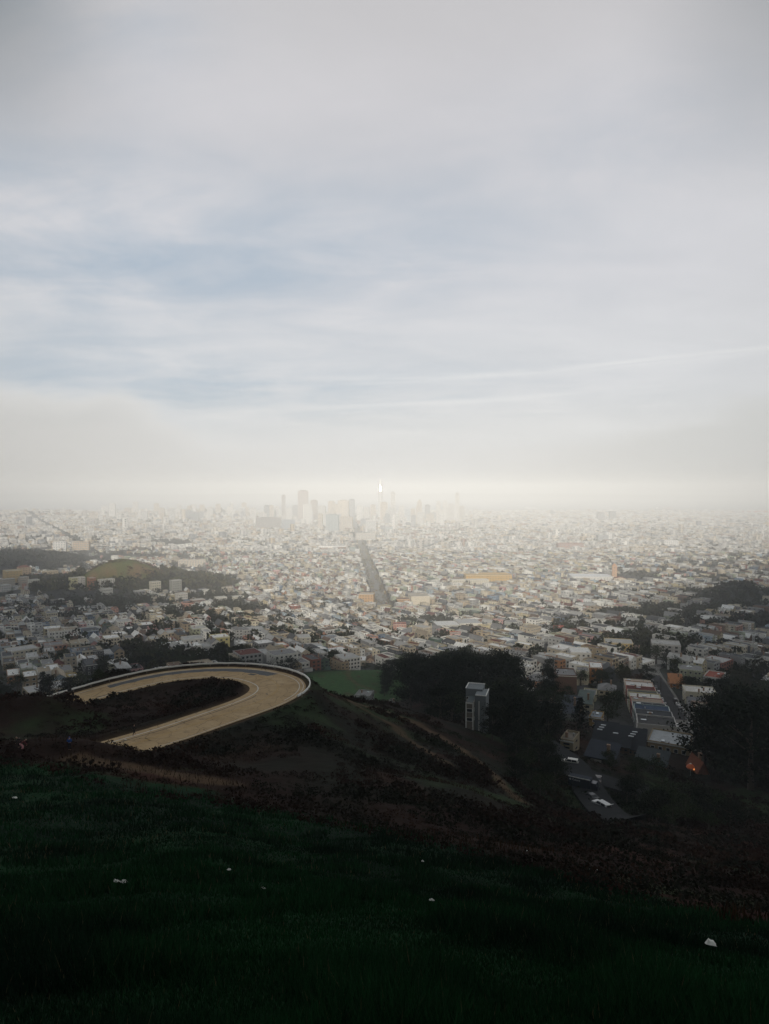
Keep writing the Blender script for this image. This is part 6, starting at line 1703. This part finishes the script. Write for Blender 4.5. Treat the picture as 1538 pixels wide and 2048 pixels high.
# the rest of the greenery as one mass of leaf clumps
def clumps(acc, x, y, z, h, w, M, size, base, var=.5, squash=1.0):
    n = len(x)
    d = RNG.normal(size=(n, M, 3)); d /= np.linalg.norm(d, axis=2)[..., None]; d *= RNG.uniform(.55, 1.05, (n, M, 1))
    lump = 1 + .28 * np.sin(d[..., 0] * 5 + x[:, None]) * np.cos(d[..., 1] * 4 + y[:, None])
    bx = x[:, None] + d[..., 0] * w[:, None] * lump; by = y[:, None] + d[..., 1] * w[:, None] * lump; bz = z[:, None] + h[:, None] * (.56 + .42 * d[..., 2])
    tone = RNG.uniform(1 - var, 1 + var, (n, 1)) * RNG.uniform(.6, 1.5, (n, M)); hue = RNG.random((n, 1, 1))
    col = (np.array(base) * (1 - hue) + np.array(base) * np.array([1.7, 1.15, .8]) * hue) * tone[..., None]
    sz = np.repeat(w, M) * size * RNG.uniform(.7, 1.3, n * M)
    v, f, c = cards(bx.ravel(), by.ravel(), bz.ravel(), sz, col.reshape(-1, 3)); acc.add(v, f, c)
acc = Acc()
m_ = ~sing; clumps(acc, tx[m_], ty[m_], tz[m_], th_[m_], th_[m_] * .42, 40, .62, (.016, .023, .012))
def far_side(phi, side, N, y0, y1, keepf, far=False):
    x, y = rand_ground(N, -31.5, 31.5, y0, y1, 1.8)
    c, s_ = math.cos(phi), math.sin(phi); b_ = (-x * s_ + y * c) % 84.0
    m = side(x, y) & ~in_park(x, y) & (polyw(MK, x, y) > 23) & (far | (treeness(x, y) > .645) | (np.abs(b_ - 42.5) < 10)) & (RNG.random(N) < keepf(x, y)) & (H(x, y) > 2)
    return x[m], y[m]
def kf(x, y):
    px, _ = proj(x, y, H(x, y)); return .20 + 1.0 * sstep(.48, .70, fbm(x, y, 200, 4, 90)) * (1 - .35 * sstep(600, 800, px) * (1 - sstep(1100, 1350, px)))
for phi_, sd_ in ((PHI_R, side_r), (PHI_L, side_l)):
    x, y = far_side(phi_, sd_, 9000, 1350, 2700, kf); h = RNG.uniform(6, 13, len(x)); clumps(acc, x, y, H(x, y), h, h * .5, 20, .85, (.024, .030, .016))
x, y = far_side(0, lambda a, b: a > -1e9, 5500, 2600, 6500, lambda x, y: .12 + 1.1 * sstep(.52, .70, fbm(x, y, 330, 4, 92)), True)
h = RNG.uniform(8, 17, len(x)); clumps(acc, x, y, H(x, y), h, h * .75, 12, 1.0, (.028, .034, .020))
o = acc.build('garden_trees', FOL); o['kind'] = 'stuff'; o['label'] = 'countless small trees in yards and streets across the plain'
# woods on the hills
acc = Acc()
for k_, N in ((0, 1700), (1, 520), (2, 1700), (3, 900), (4, 1500), (6, 60), (7, 160), (8, 420)):
    a, b_, rx, ry = PARKS[k_]
    ang = RNG.uniform(0, 6.28, N); q = np.sqrt(RNG.random(N)); x = a + np.cos(ang) * rx * q; y = b_ + np.sin(ang) * ry * q; z = H(x, y)
    if k_ == 0:
        px, py = proj(x, y, z); top = (z > 78 + (fbm(x, y, 40, 3, 7) - .5) * 30) & (px > 165) & (px < 345)
        x, y, z = x[~top], y[~top], z[~top]
    if k_ == 1: pass
    h = RNG.uniform(7, 22, len(x)); clumps(acc, x, y, z, h, h * .42, 24, .7, (.030, .036, .014) if k_ in (0, 1, 8) else (.015, .021, .013), .75)
# low brown scrub on the rocky crown of the hill
a, b_, rx, ry = PARKS[0]; N = 900; ang = RNG.uniform(0, 6.28, N); q = np.sqrt(RNG.random(N)) * .6; x = a + np.cos(ang) * rx * q; y = b_ + np.sin(ang) * ry * q
k = fbm(x, y, 30, 3, 15) > .52; x, y = x[k], y[k]; h = RNG.uniform(1.5, 4, len(x)); clumps(acc, x, y, H(x, y), h, h * .9, 12, .9, (.07, .055, .03))
o = acc.build('woods', FOL); o['kind'] = 'stuff'; o['label'] = 'dark woods cloaking the hills on the left'
# avenue trees: pale green rows on both kerbs
acc = Acc(); c2, _ = resample(np.array([(p[0], p[1]) for p in MK], float), 15.0)
ax, ay = [], []
for k_, (x, y) in enumerate(c2[:215]):
    for off in (-13, 13, 6 if k_ % 3 else -5):
        if random.random() < .5: ax.append(x + off + random.uniform(-2, 2)); ay.append(y + random.uniform(-5, 5))
ax, ay = np.array(ax), np.array(ay); h = RNG.uniform(7, 13, len(ax)); clumps(acc, ax, ay, H(ax, ay) + .5, h, h * .34, 18, .7, (.12, .125, .075))
o = acc.build('avenue_trees', FOL); o['kind'] = 'stuff'; o['label'] = 'rows of grey green trees lining the straight avenue'
# ------------------------------------------------------------------ cars
RED = plain('tail_lamp', (.35, .02, .015), .3); LAMPW = plain('head_lamp', (.7, .7, .66), .15)
def car_meshes(kind):
    L, W, Ht = {'sedan': (4.6, 1.8, 1.42), 'estate': (4.8, 1.9, 1.75), 'van': (5.2, 2.0, 2.2)}[kind]
    prof = {'sedan': [(-1, .36), (-.99, .55), (-.93, .66), (-.55, .70), (-.30, .98), (.22, 1.0), (.52, .72), (.92, .64), (1, .50), (1, .34)],
            'estate': [(-1, .34), (-1, .55), (-.97, .64), (-.90, .97), (.18, 1.0), (.50, .68), (.93, .58), (1, .46), (1, .30)],
            'van': [(-1, .26), (-1, .95), (-.97, 1.0), (.45, 1.0), (.74, .62), (.96, .52), (1, .40), (1, .24)]}[kind]
    bm_ = MB(); ring = []
    pts = [(p[0] * L / 2, p[1] * Ht) for p in prof] + [(L / 2 * .98, .28), (-L / 2 * .98, .28)]
    n = len(pts); v = []
    for yy, f_ in ((-W / 2, 1), (-W / 2 * .93, 2), (W / 2 * .93, 2), (W / 2, 1)):
        for (a, z_) in pts:
            inset = max(0, (z_ - Ht * .68)) * .42
            y_ = yy - math.copysign(inset, yy); v.append((a * (.985 if f_ == 1 else 1), y_, z_ - (.04 if f_ == 1 and z_ > .4 else 0)))
    f = []
    for k in range(3):
        for q in range(n): f.append((k * n + q, (k + 1) * n + q, (k + 1) * n + (q + 1) % n, k * n + (q + 1) % n))
    f.append(tuple(range(n))); f.append(tuple(reversed(range(3 * n, 4 * n))))
    bm_.add(v, f)
    body = shared('body', bm_, [PAINT])
    g = MB(); zb, zt = Ht * .66, Ht * .94
    x0, x1 = {'sedan': (-.50, .44), 'estate': (-.90, .42), 'van': (-.2, .62)}[kind]; x0 *= L / 2; x1 *= L / 2
    for s_ in (-1, 1):
        yb = s_ * (W / 2 + .015); yt = s_ * (W / 2 - (zt - Ht * .68) * .42 + .03)
        xm = (x0 + x1) / 2
        for a, b_ in ((x0 + .15, xm - .05), (xm + .05, x1 - .2)):
            sh = .28
            g.add([(a, yb, zb), (b_, yb, zb), (b_ - (sh if b_ > xm + .1 else 0), yt, zt), (a + (sh if a < xm - .3 else 0), yt, zt)], [(0, 1, 2, 3) if s_ < 0 else (3, 2, 1, 0)])
    w2 = W / 2 * .8
    xe = {'sedan': (.52, .24), 'estate': (.49, .2), 'van': (.73, .47)}[kind]
    g.add([(xe[0] * L / 2 + .02, -w2, Ht * .72 + .02), (xe[0] * L / 2 + .02, w2, Ht * .72 + .02), (xe[1] * L / 2 + .04, w2 * .86, Ht * .985), (xe[1] * L / 2 + .04, -w2 * .86, Ht * .985)], [(0, 1, 2, 3)])
    xr = {'sedan': (-.56, -.31), 'estate': (-.985, -.915), 'van': (-1.005, -.99)}[kind]
    g.add([(xr[0] * L / 2 - .02, w2, Ht * .70 + .02), (xr[0] * L / 2 - .02, -w2, Ht * .70 + .02), (xr[1] * L / 2 - .03, -w2 * .86, Ht * .95), (xr[1] * L / 2 - .03, w2 * .86, Ht * .95)], [(0, 1, 2, 3)])
    glass = shared('window', g, [GLASS])
    wb = MB(); wb.tube((0, -.11, 0), (0, .11, 0), .34, .34, 12, 0); wb.add([(.34 * math.cos(2 * math.pi * q / 12), -.11, .34 * math.sin(2 * math.pi * q / 12)) for q in range(12)], [tuple(range(12))], 0)
    wb.tube((0, -.125, 0), (0, .125, 0), .19, .19, 8, 1); wheel = shared('wheel', wb, [TYRE, METAL])
    lb = MB(); lb.box(-.04, .04, -.17, .17, -.08, .08); hl = shared('headlight', lb, [LAMPW]); tl_ = shared('tail_light', lb, [RED])
    return dict(body=body, window=glass, wheel=wheel, headlight=hl, tail_light=tl_, L=L, W=W, H=Ht)
CM = {k_: car_meshes(k_) for k_ in ('sedan', 'estate', 'van')}
def car(kind, x, y, z, rz, col, label=None, look=None, group=None, detail=True, tilt=0.0):
    m = CM[kind]; root = empty('parked_car', (x, y, z), rz); root.rotation_euler = (0, tilt, rz)
    data_obj('body', m['body'], root, color=col); data_obj('window', m['window'], root)
    if detail:
        for sx in (-.62, .62):
            for sy in (-1, 1): data_obj('wheel', m['wheel'], root, (sx * m['L'] / 2, sy * (m['W'] / 2 - .1), .34))
        for sy in (-.33, .33):
            data_obj('headlight', m['headlight'], root, (m['L'] / 2 + .0, sy * m['W'], m['H'] * .42)); data_obj('tail_light', m['tail_light'], root, (-m['L'] / 2 - .0, sy * m['W'], m['H'] * .45))
    tag(root, label, 'car', group)
    if label is None:
        px, py = proj(x, y, z); NAMED.append((root, look, float(px), float(py)))
    return root
def onroad(px, Yd, up=.55):
    x = at_px(px, Yd); return x, Yd, Hs(x, Yd) + up
x, y, z = onroad(1141, 184, .62)
car('estate', x, y, z, R(158), (.66, .65, .60), 'white estate car parked beside the dark garages below the slope', group=None)
x, y, z = onroad(1206, 155, .6)
rc = car('estate', x, y, z, R(118), (.60, .61, .60), 'pale car with its rear hatch raised, nearest on the hillside street')
mb = MB(); mb.add([(-2.3, -.75, 1.72), (-2.3, .75, 1.72), (-3.1, .72, 2.12), (-3.1, -.72, 2.12), (-2.3, -.75, 1.66), (-2.3, .75, 1.66), (-3.1, .72, 2.06), (-3.1, -.72, 2.06)], [(0, 1, 2, 3), (7, 6, 5, 4), (0, 4, 5, 1), (1, 5, 6, 2), (2, 6, 7, 3), (3, 7, 4, 0)])
mb.build('tailgate', PAINT, rc, (.70, .70, .66))
x, y, z = onroad(1186, 161, .6); car('sedan', x, y, z, R(115), (.03, .035, .04), 'black car parked just behind the pale car with raised hatch')
x, y, z = onroad(1198, 176, .6); rc = car('sedan', x, y, z, R(70), (.04, .03, .03), 'dark car with a glowing red tail light on the hillside street')
mb = MB(); mb.box(-2.44, -2.36, -.8, -.35, .55, .8); mb.build('tail_light', plain('lit_tail_lamp', (.4, .02, .01), .4, emit=(1, .06, .02, 0.7)), rc)
# dark lorry with white roof line and lettering
x, y, z = onroad(1167, 167, .6)
root = empty('box_truck', (x, y, z), R(-31)); tag(root, 'dark navy box lorry with white roof edge and script lettering on its side', 'lorry')
mb = MB(); mb.box(-3.3, 2.2, -1.1, 1.1, .75, 3.2); mb.build('cargo_box', WALL, root, (.022, .03, .045))
mb = MB(); mb.add([(2.25, -1.0, .5), (4.0, -1.0, .5), (4.0, -1.0, 1.5), (3.5, -.95, 2.5), (2.25, -.95, 2.5), (2.25, 1.0, .5), (4.0, 1.0, .5), (4.0, 1.0, 1.5), (3.5, .95, 2.5), (2.25, .95, 2.5)], [(0, 1, 2, 3, 4), (9, 8, 7, 6, 5), (1, 6, 7, 2), (2, 7, 8, 3), (3, 8, 9, 4), (0, 4, 9, 5)]); mb.build('cab', PAINT, root, (.03, .035, .05))
mb = MB(); mb.add([(3.99, -.85, 1.55), (3.99, .85, 1.55), (3.56, .8, 2.4), (3.56, -.8, 2.4)], [(0, 1, 2, 3)]); mb.v = [(p[0] + .03, p[1], p[2]) for p in mb.v]; mb.build('windscreen', GLASS, root)
mb = MB(); mb.box(-3.32, 2.22, -1.16, -1.103, 3.08, 3.24); mb.build('roof_rail', TRIM, root)
mb = MB(); mb.box(-3.36, -3.303, -1.0, -.8, .9, 3.1); mb.build('rear_reflector_strip', plain('dull_red_strip', (.12, .03, .02), .6), root)
mb = MB(); n_ = 14; mb.add([(-2.75 + .24 * math.cos(2 * math.pi * q / n_), -1.104, 2.52 + .24 * math.sin(2 * math.pi * q / n_)) for q in range(n_)], [tuple(range(n_))]); mb.build('round_emblem', plain('faded_print', (.55, .57, .58), .7), root)
tcu = bpy.data.curves.new('lettering', 'FONT'); tcu.body = 'Future'; tcu.size = .75; tcu.shear = .3; tcu.extrude = .01; tcu.materials.append(MATS['faded_print'])
to = bpy.data.objects.new('lettering', tcu); link(to); bpy.context.view_layer.update(); _tm = bpy.data.meshes.new_from_object(to.evaluated_get(bpy.context.evaluated_depsgraph_get())); bpy.data.objects.remove(to); to = data_obj('lettering', _tm, root); to.location = (-2.35, -1.112, 2.28); to.rotation_euler = (R(90), 0, 0)
for sx in (-2.2, -1.2, 3.0):
    for sy in (-.95, .95): data_obj('wheel', CM['van']['wheel'], root, (sx, sy, .4), 0, (1.25, 1.2, 1.25))
# cars down the side street
CC = [('white', (.62, .62, .60)), ('black', (.02, .02, .022)), ('silver', (.35, .36, .37)), ('dark grey', (.08, .085, .09)), ('dark blue', (.03, .05, .09)), ('red', (.25, .03, .02)), ('grey', (.18, .18, .19))]
_r, _s = resample(np.array(STP, float), 1.0); _t = np.gradient(_r, axis=0); _t /= np.linalg.norm(_t, axis=1)[:, None]
ordw = ['nearest', 'second', 'third', 'fourth', 'fifth', 'sixth', 'seventh', 'eighth', 'ninth', 'tenth', 'eleventh', 'twelfth', 'thirteenth']
for side_, sd_, st0, cols in (('right', 1, 26, 'wwgbwdbsgwb'), ('left', -1, 52, 'wbdswgdb')):
    for k_, cc in enumerate(cols):
        i_ = int(st0 + k_ * (9.5 if side_ == 'right' else 17))
        if i_ >= len(_r) - 4: break
        cn, col = {'w': CC[0], 'b': CC[1], 's': CC[2], 'd': CC[3], 'g': CC[6]}[cc]
        tx_, ty_ = _t[i_]; px_, py_ = _r[i_][0] + ty_ * 3.6 * sd_, _r[i_][1] - tx_ * 3.6 * sd_
        zz_ = Hs(_r[i_][0], _r[i_][1]) + .75
        car(random.choice(['sedan', 'estate']), px_, py_, zz_, math.atan2(ty_, tx_) + (0 if sd_ > 0 else math.pi), col, f'{cn} car on the {side_} kerb of the side street, {ordw[k_]} from the bottom', group='cars parked along the side street')
_r4, _ = resample(np.array(STP4, float), 1.0); _t4 = np.gradient(_r4, axis=0); _t4 /= np.linalg.norm(_t4, axis=1)[:, None]
for k_ in range(9):
    i_ = 40 + k_ * 22 + (k_ % 3) * 3
    if i_ >= len(_r4) - 3: break
    sd_ = 1 if k_ % 2 else -1; cn, col = CC[[0, 1, 2, 0, 4, 3, 0, 6, 5][k_]]; tx_, ty_ = _t4[i_]
    car('sedan' if k_ % 3 else 'estate', _r4[i_][0] + ty_ * 4.4 * sd_, _r4[i_][1] - tx_ * 4.4 * sd_, Hs(_r4[i_][0], _r4[i_][1]) + .7, math.atan2(ty_, tx_), col, f'{cn} car on the street beyond the guard rail, {ordw[k_]} from left', group='cars on the left street')
c2, _ = resample(np.array([(p[0], p[1]) for p in MK], float), 1.0)
rz_ = math.atan2(c2[100][1] - c2[0][1], c2[100][0] - c2[0][0])
g_ = random.Random(11); k_ = 0; pos = 6.0
while k_ < 84 and pos < 1300:
    i_ = int(pos); off = g_.choice([-13.5, -9.5, -6, 4, 8.5, 13.5]); cn, col = g_.choice(CC[:4] + CC[:1] + CC[5:6])
    car(g_.choice(['sedan', 'estate', 'van']), c2[i_][0] + off, c2[i_][1], Hs(c2[i_][0], c2[i_][1]) + 1.75, rz_ if off > 0 else rz_ + math.pi, col, None, f'tiny {cn} car', 'cars on the straight avenue', detail=False); k_ += 1; pos += g_.uniform(4, 26)

# ------------------------------------------------------------------ orange umbrella with a lit lantern
x, y, z = onroad(1384, 215, 0); z = CZ + ray(1384, 1545)[1] * 215
root = empty('patio_umbrella', (x, y, z)); tag(root, 'round orange patio umbrella with white cap, self-glowing canopy and a lantern beneath', 'umbrella')
cnp = MB(); n_ = 12; rings = [(1.35, 1.7), (1.15, 2.15), (.7, 2.6), (.2, 2.85)]; v = [(r0 * math.cos(2 * math.pi * q / n_), r0 * math.sin(2 * math.pi * q / n_), zz_) for r0, zz_ in rings for q in range(n_)]
cnp.add(v, [(r0 * n_ + q, r0 * n_ + (q + 1) % n_, (r0 + 1) * n_ + (q + 1) % n_, (r0 + 1) * n_ + q) for r0 in range(3) for q in range(n_)])
cnp.build('canopy', plain('self_lit_canvas', (.38, .09, .03), .6, emit=(1, .22, .06, .045)), root, smooth=True)  # slight emission stands in for lantern light through the canvas
mb = MB(); mb.tube((0, 0, 2.84), (0, 0, 2.98), .34, .3, 10); mb.build('cap', TRIM, root)
mb = MB(); mb.tube((0, 0, -1.5), (0, 0, 2.8), .05, .05, 6); mb.build('pole', METAL, root)
mb = MB(); mb.tube((.55, -1.3, 1.35), (.55, -1.3, 1.75), .2, .24, 8); mb.build('lantern', plain('lantern_glow', (.5, .15, .05), .5, emit=(1, .33, .09, .9)), root)
# poles on the side street
for k_, (px, Yd, h) in enumerate([(1290, 520, 13), (1345, 470, 11), (1322, 400, 10), (38, 372, 11), (1098, 205, 9)]):
    x = at_px(px, Yd); root = empty('utility_pole', (x, Yd, Hs(x, Yd) - .3)); tag(root, ['wooden utility pole left of the broad rounded tree', 'wooden utility pole above the orange terracotta house', 'wooden utility pole on the left kerb of the side street', 'wooden utility pole beside the left street', 'wooden utility pole at the upper end of the hillside street'][k_], 'pole', 'utility poles')
    mb = MB(); mb.tube((0, 0, 0), (0, 0, h), .17, .12, 7); mb.build('pole', BARK, root); mb = MB(); mb.box(-1.2, 1.2, -.07, .07, h - 1.1, h - .95); mb.build('crossarm', BARK, root)

# ------------------------------------------------------------------ people
SKIN = plain('skin', (.36, .20, .13), .6, 0, .1, 9.0)
def skinned(name, verts, edges, radii, mat, parent, color=None, root_i=0, sub=1):
    me = bpy.data.meshes.new(name); me.from_pydata(verts, edges, []); me.update()
    o = bpy.data.objects.new(name, me); link(o, None)
    mo = o.modifiers.new('s', 'SKIN'); mo.use_smooth_shade = True
    if not me.skin_vertices: pass
    sv = me.skin_vertices[0].data
    for k, r in enumerate(radii): sv[k].radius = (r, r) if not isinstance(r, tuple) else r; sv[k].use_root = (k == root_i)
    ms = o.modifiers.new('u', 'SUBSURF'); ms.levels = sub; ms.render_levels = sub
    dg = bpy.context.evaluated_depsgraph_get(); m2 = bpy.data.meshes.new_from_object(o.evaluated_get(dg)); m2.name = name
    bpy.data.objects.remove(o); m2.materials.clear(); m2.materials.append(mat)
    return data_obj(name, m2, parent, color=color)
def person(loc, rz, label, top_c, leg_c, hair_c, pose='stand', hood=False):
    root = empty('person', loc, rz); tag(root, label, 'person', None)
    b_ = {'stand': 0.0, 'walk': 4.0, 'bend': 52.0}[pose]; bl = R(b_)
    pel = Vector((0, 0, .93)) if pose != 'bend' else Vector((0, .12, .86))
    def tor(z, fx=0): d = z; return pel + Vector((fx, -math.sin(bl) * d, math.cos(bl) * d))
    ch, nk = tor(.36), tor(.52); hd1 = tor(.62) + Vector((0, -.03, 0)); hd2 = tor(.78) + Vector((0, -.03, 0))
    st = {'stand': .03, 'walk': .32, 'bend': .10}[pose]
    V_, E_, R_ = [pel, tor(.18), ch, nk, hd1, tor(.70) + Vector((0, -.03, 0)), hd2], [(0, 1), (1, 2), (2, 3), (3, 4), (4, 5), (5, 6)], [(.14, .10), (.13, .095), (.16, .10), .055, .075, .098, .06]
    legs = []
    for s_ in (-1, 1):
        hip = pel + Vector((s_ * .09, 0, -.04)); kn = Vector((s_ * .11, (-st if s_ > 0 else st * .5) * .6 - (.10 if pose == 'bend' else 0), .48)); an = Vector((s_ * .12, (-st if s_ > 0 else st), .09)); toe = an + Vector((0, -.17, -.05))
        k0 = len(V_); V_ += [hip, kn, an, toe]; R_ += [.085, .058, .042, .038]; E_ += [(0, k0), (k0, k0 + 1), (k0 + 1, k0 + 2), (k0 + 2, k0 + 3)]; legs.append((hip, kn, an, toe))
    arms = []
    for s_ in (-1, 1):
        sh = tor(.46, s_ * .18)
        if pose == 'bend': el_ = sh + Vector((s_ * .05, -.12, -.26)); ha = el_ + Vector((0, -.14, -.22))
        elif pose == 'walk': el_ = sh + Vector((s_ * .06, s_ * .10, -.27)); ha = el_ + Vector((0, s_ * .08 - .1, -.22))
        else: el_ = sh + Vector((s_ * .10, .02, -.25)); ha = el_ + Vector((-s_ * .10, -.16, -.10))
        k0 = len(V_); V_ += [sh, el_, ha, ha + (ha - el_).normalized() * .07]; R_ += [.055, .042, .03, .036]; E_ += [(2, k0), (k0, k0 + 1), (k0 + 1, k0 + 2), (k0 + 2, k0 + 3)]; arms.append((sh, el_, ha))
    skinned('body', V_, E_, R_, SKIN, root)
    # coat
    Vt = [tor(-.06), tor(.18), ch, tor(.49)]; Et = [(0, 1), (1, 2), (2, 3)]; Rt = [(.165, .125), (.155, .118), (.18, .122), .085]
    for sh, el_, ha in arms:
        k0 = len(Vt); Vt += [sh, el_, ha]; Rt += [.072, .058, .047]; Et += [(2, k0), (k0, k0 + 1), (k0 + 1, k0 + 2)]
    skinned('jacket', Vt, Et, Rt, CLOTH, root, top_c, 0)
    Vl = [pel + Vector((0, 0, .04))]; El = []; Rl = [(.150, .115)]
    for hip, kn, an, toe in legs:
        k0 = len(Vl); Vl += [hip, kn, an + Vector((0, 0, .03))]; Rl += [.10, .072, .058]; El += [(0, k0), (k0, k0 + 1), (k0 + 1, k0 + 2)]
    skinned('trousers', Vl, El, Rl, CLOTH, root, leg_c, 0)
    for hip, kn, an, toe in legs: skinned('shoe', [an + Vector((0, .04, -.05)), toe], [(0, 1)], [.05, .045], CLOTH, root, (.03, .03, .03), 0)
    up = (hd2 - hd1).normalized()
    if hood: skinned('hood', [hd1 + Vector((0, .03, 0)), hd2 + Vector((0, .03, .02))], [(0, 1)], [.11, .10], CLOTH, root, top_c, 0)
    else: skinned('hair', [hd1 + up * .06 + Vector((0, .045, 0)), hd2 + Vector((0, .02, .01))], [(0, 1)], [.085, .085], CLOTH, root, hair_c, 0)
    fwd = Vector((0, -math.cos(bl), -math.sin(bl))) if pose == 'bend' else Vector((0, -1, 0))
    fc = hd1 + up * .07
    mb = MB()
    for s_ in (-1, 1):
        c = fc + fwd * .095 + Vector((s_ * .033, 0, 0)) + up * .01; mb.box(c.x - .012, c.x + .012, c.y - .008, c.y + .008, c.z - .008, c.z + .008)
    mb.build('eye', DTRIM, root)
    mb = MB(); c = fc + fwd * .105; mb.add([c + up * .02, c + Vector((-.015, 0, 0)) - up * .02, c + Vector((.015, 0, 0)) - up * .02, c + fwd * .025 - up * .015], [(0, 1, 3), (0, 3, 2), (1, 2, 3)]); mb.build('nose', SKIN, root)
    mb = MB(); c = fc + fwd * .094 - up * .045; mb.box(c.x - .022, c.x + .022, c.y - .006, c.y + .006, c.z - .005, c.z + .005); mb.build('mouth', plain('lips', (.25, .09, .07), .6), root)
    return root
def gp_(px, pyf, Yd):
    x = at_px(px, Yd) ; return Vector((x, Yd, Hs(x, Yd) + .03))
v = on_ground(44, 1501, 40, 130); person(v, R(115), 'person in pink trousers and dark red top bending forward at far left', (.09, .02, .025), (.60, .30, .31), (.45, .42, .36), 'bend')
v = on_ground(34, 1500, 40, 130); v.y += .8; v.z = Hs(v.x, v.y); person(v, R(-70), 'person in black standing just behind the one in pink trousers', (.015, .017, .022), (.015, .015, .02), (.4, .35, .28), 'bend')
v = on_ground(139, 1501, 40, 130); person(v, R(180), 'person in bright blue hooded jacket standing on the dark slope', (.02, .085, .30), (.015, .017, .025), (.05, .03, .02), 'stand', True)
i_ = near_idx(272, 1475); _q = rpt(i_, hwv(i_) - 1.6, 0.02)
# the walker steps along the white edge line of the near leg
u_, t_ = ray(268, 1470); zr = ROADC[near_idx(285, 1478), 2]; Yd = (zr - CZ) / t_
person(Vector((u_ * Yd, Yd, zr + .03)), R(150), 'person all in black walking along the white line of the road', (.014, .014, .016), (.014, .014, .018), (.03, .02, .015), 'walk')

# ------------------------------------------------------------------ labels for everything not named by hand
LM = [(569, 1360, 'the right end of the hairpin bend'), (250, 1345, 'the long white guard rail'), (720, 1365, 'the green meadow'), (947, 1412, 'the grey tower house'), (915, 1345, 'the dark cypress grove'), (1081, 1348, 'the salmon orange house'), (1192, 1350, 'the orange arched house'),
      (1238, 1305, 'the long yellow apartments'), (1332, 1400, 'the side street'), (1424, 1350, 'the white mission house'), (1141, 1521, 'the white estate car'), (1470, 1450, 'the huge right-edge trees'), (1384, 1528, 'the orange umbrella'), (838, 1278, 'the cream church'), (766, 1307, 'the white turret'), (714, 1328, 'the brilliant white roof'),
      (350, 1270, 'the bright pink house'), (443, 1290, 'the yellow white-roofed house'), (49, 1310, 'the wide cream apartments'), (103, 1375, 'the long low tan building'), (240, 1130, 'the green hill'), (1122, 1280, 'the bright red building'), (1205, 1490, 'the stepped slate roofs'), (920, 1275, 'the two wide halls'),
      (512, 1262, 'the blue grey flat building'), (388, 1302, 'the white stepped apartments'), (606, 995, 'the dark brown tower'), (761, 975, 'the rounded tallest tower'), (665, 1045, 'the teal gridded tower'), (914, 1000, 'the lone rightmost tower'), (225, 1015, 'the left white slender tower'), (317, 1045, 'the white rounded tower'),
      (536, 1045, 'the very wide grey block'), (742, 1050, 'the white tan-banded tower'), (884, 1010, 'the white tower pair'), (762, 1195, 'the foot of the avenue'), (738, 1130, 'the middle of the avenue'), (1452, 1240, 'the wooded rise at right'), (1302, 1340, 'the broad tree in the street fork'), (1336, 1490, 'the solar panel roof')]
bpy.context.view_layer.update()
ORD = ['', 'second', 'third', 'fourth', 'fifth', 'sixth', 'seventh', 'eighth', 'ninth', 'tenth', 'eleventh', 'twelfth', 'thirteenth', 'fourteenth', 'fifteenth', 'sixteenth', 'seventeenth', 'eighteenth', 'nineteenth', 'twentieth']
buck = {}
for o, look, px, py in NAMED:
    lm = min(LM, key=lambda q: (q[0] - px) ** 2 + ((q[1] - py) * 1.5) ** 2)
    dx, dy = px - lm[0], (py - lm[1]) * 1.5
    rel = ('right of' if dx > 0 else 'left of') if abs(dx) > abs(dy) else ('below' if dy > 0 else 'above')
    buck.setdefault((look, rel, lm[2]), []).append((dx * dx + dy * dy, o))
for (look, rel, lmn), l in buck.items():
    if len(look.split()) + len(rel.split()) + len(lmn.split()) > 14: lmn = lmn.replace('the ', '', 1)
    l.sort(key=lambda q: q[0])
    for k_, (d_, o) in enumerate(l):
        if len(l) == 1: o['label'] = f'{look} {rel} {lmn}'
        elif k_ == 0: o['label'] = f'closest {look} {rel} {lmn}'
        else: o['label'] = f'{ORD[k_] if k_ < len(ORD) else str(k_ + 1) + "th"} closest {look} {rel} {lmn}'
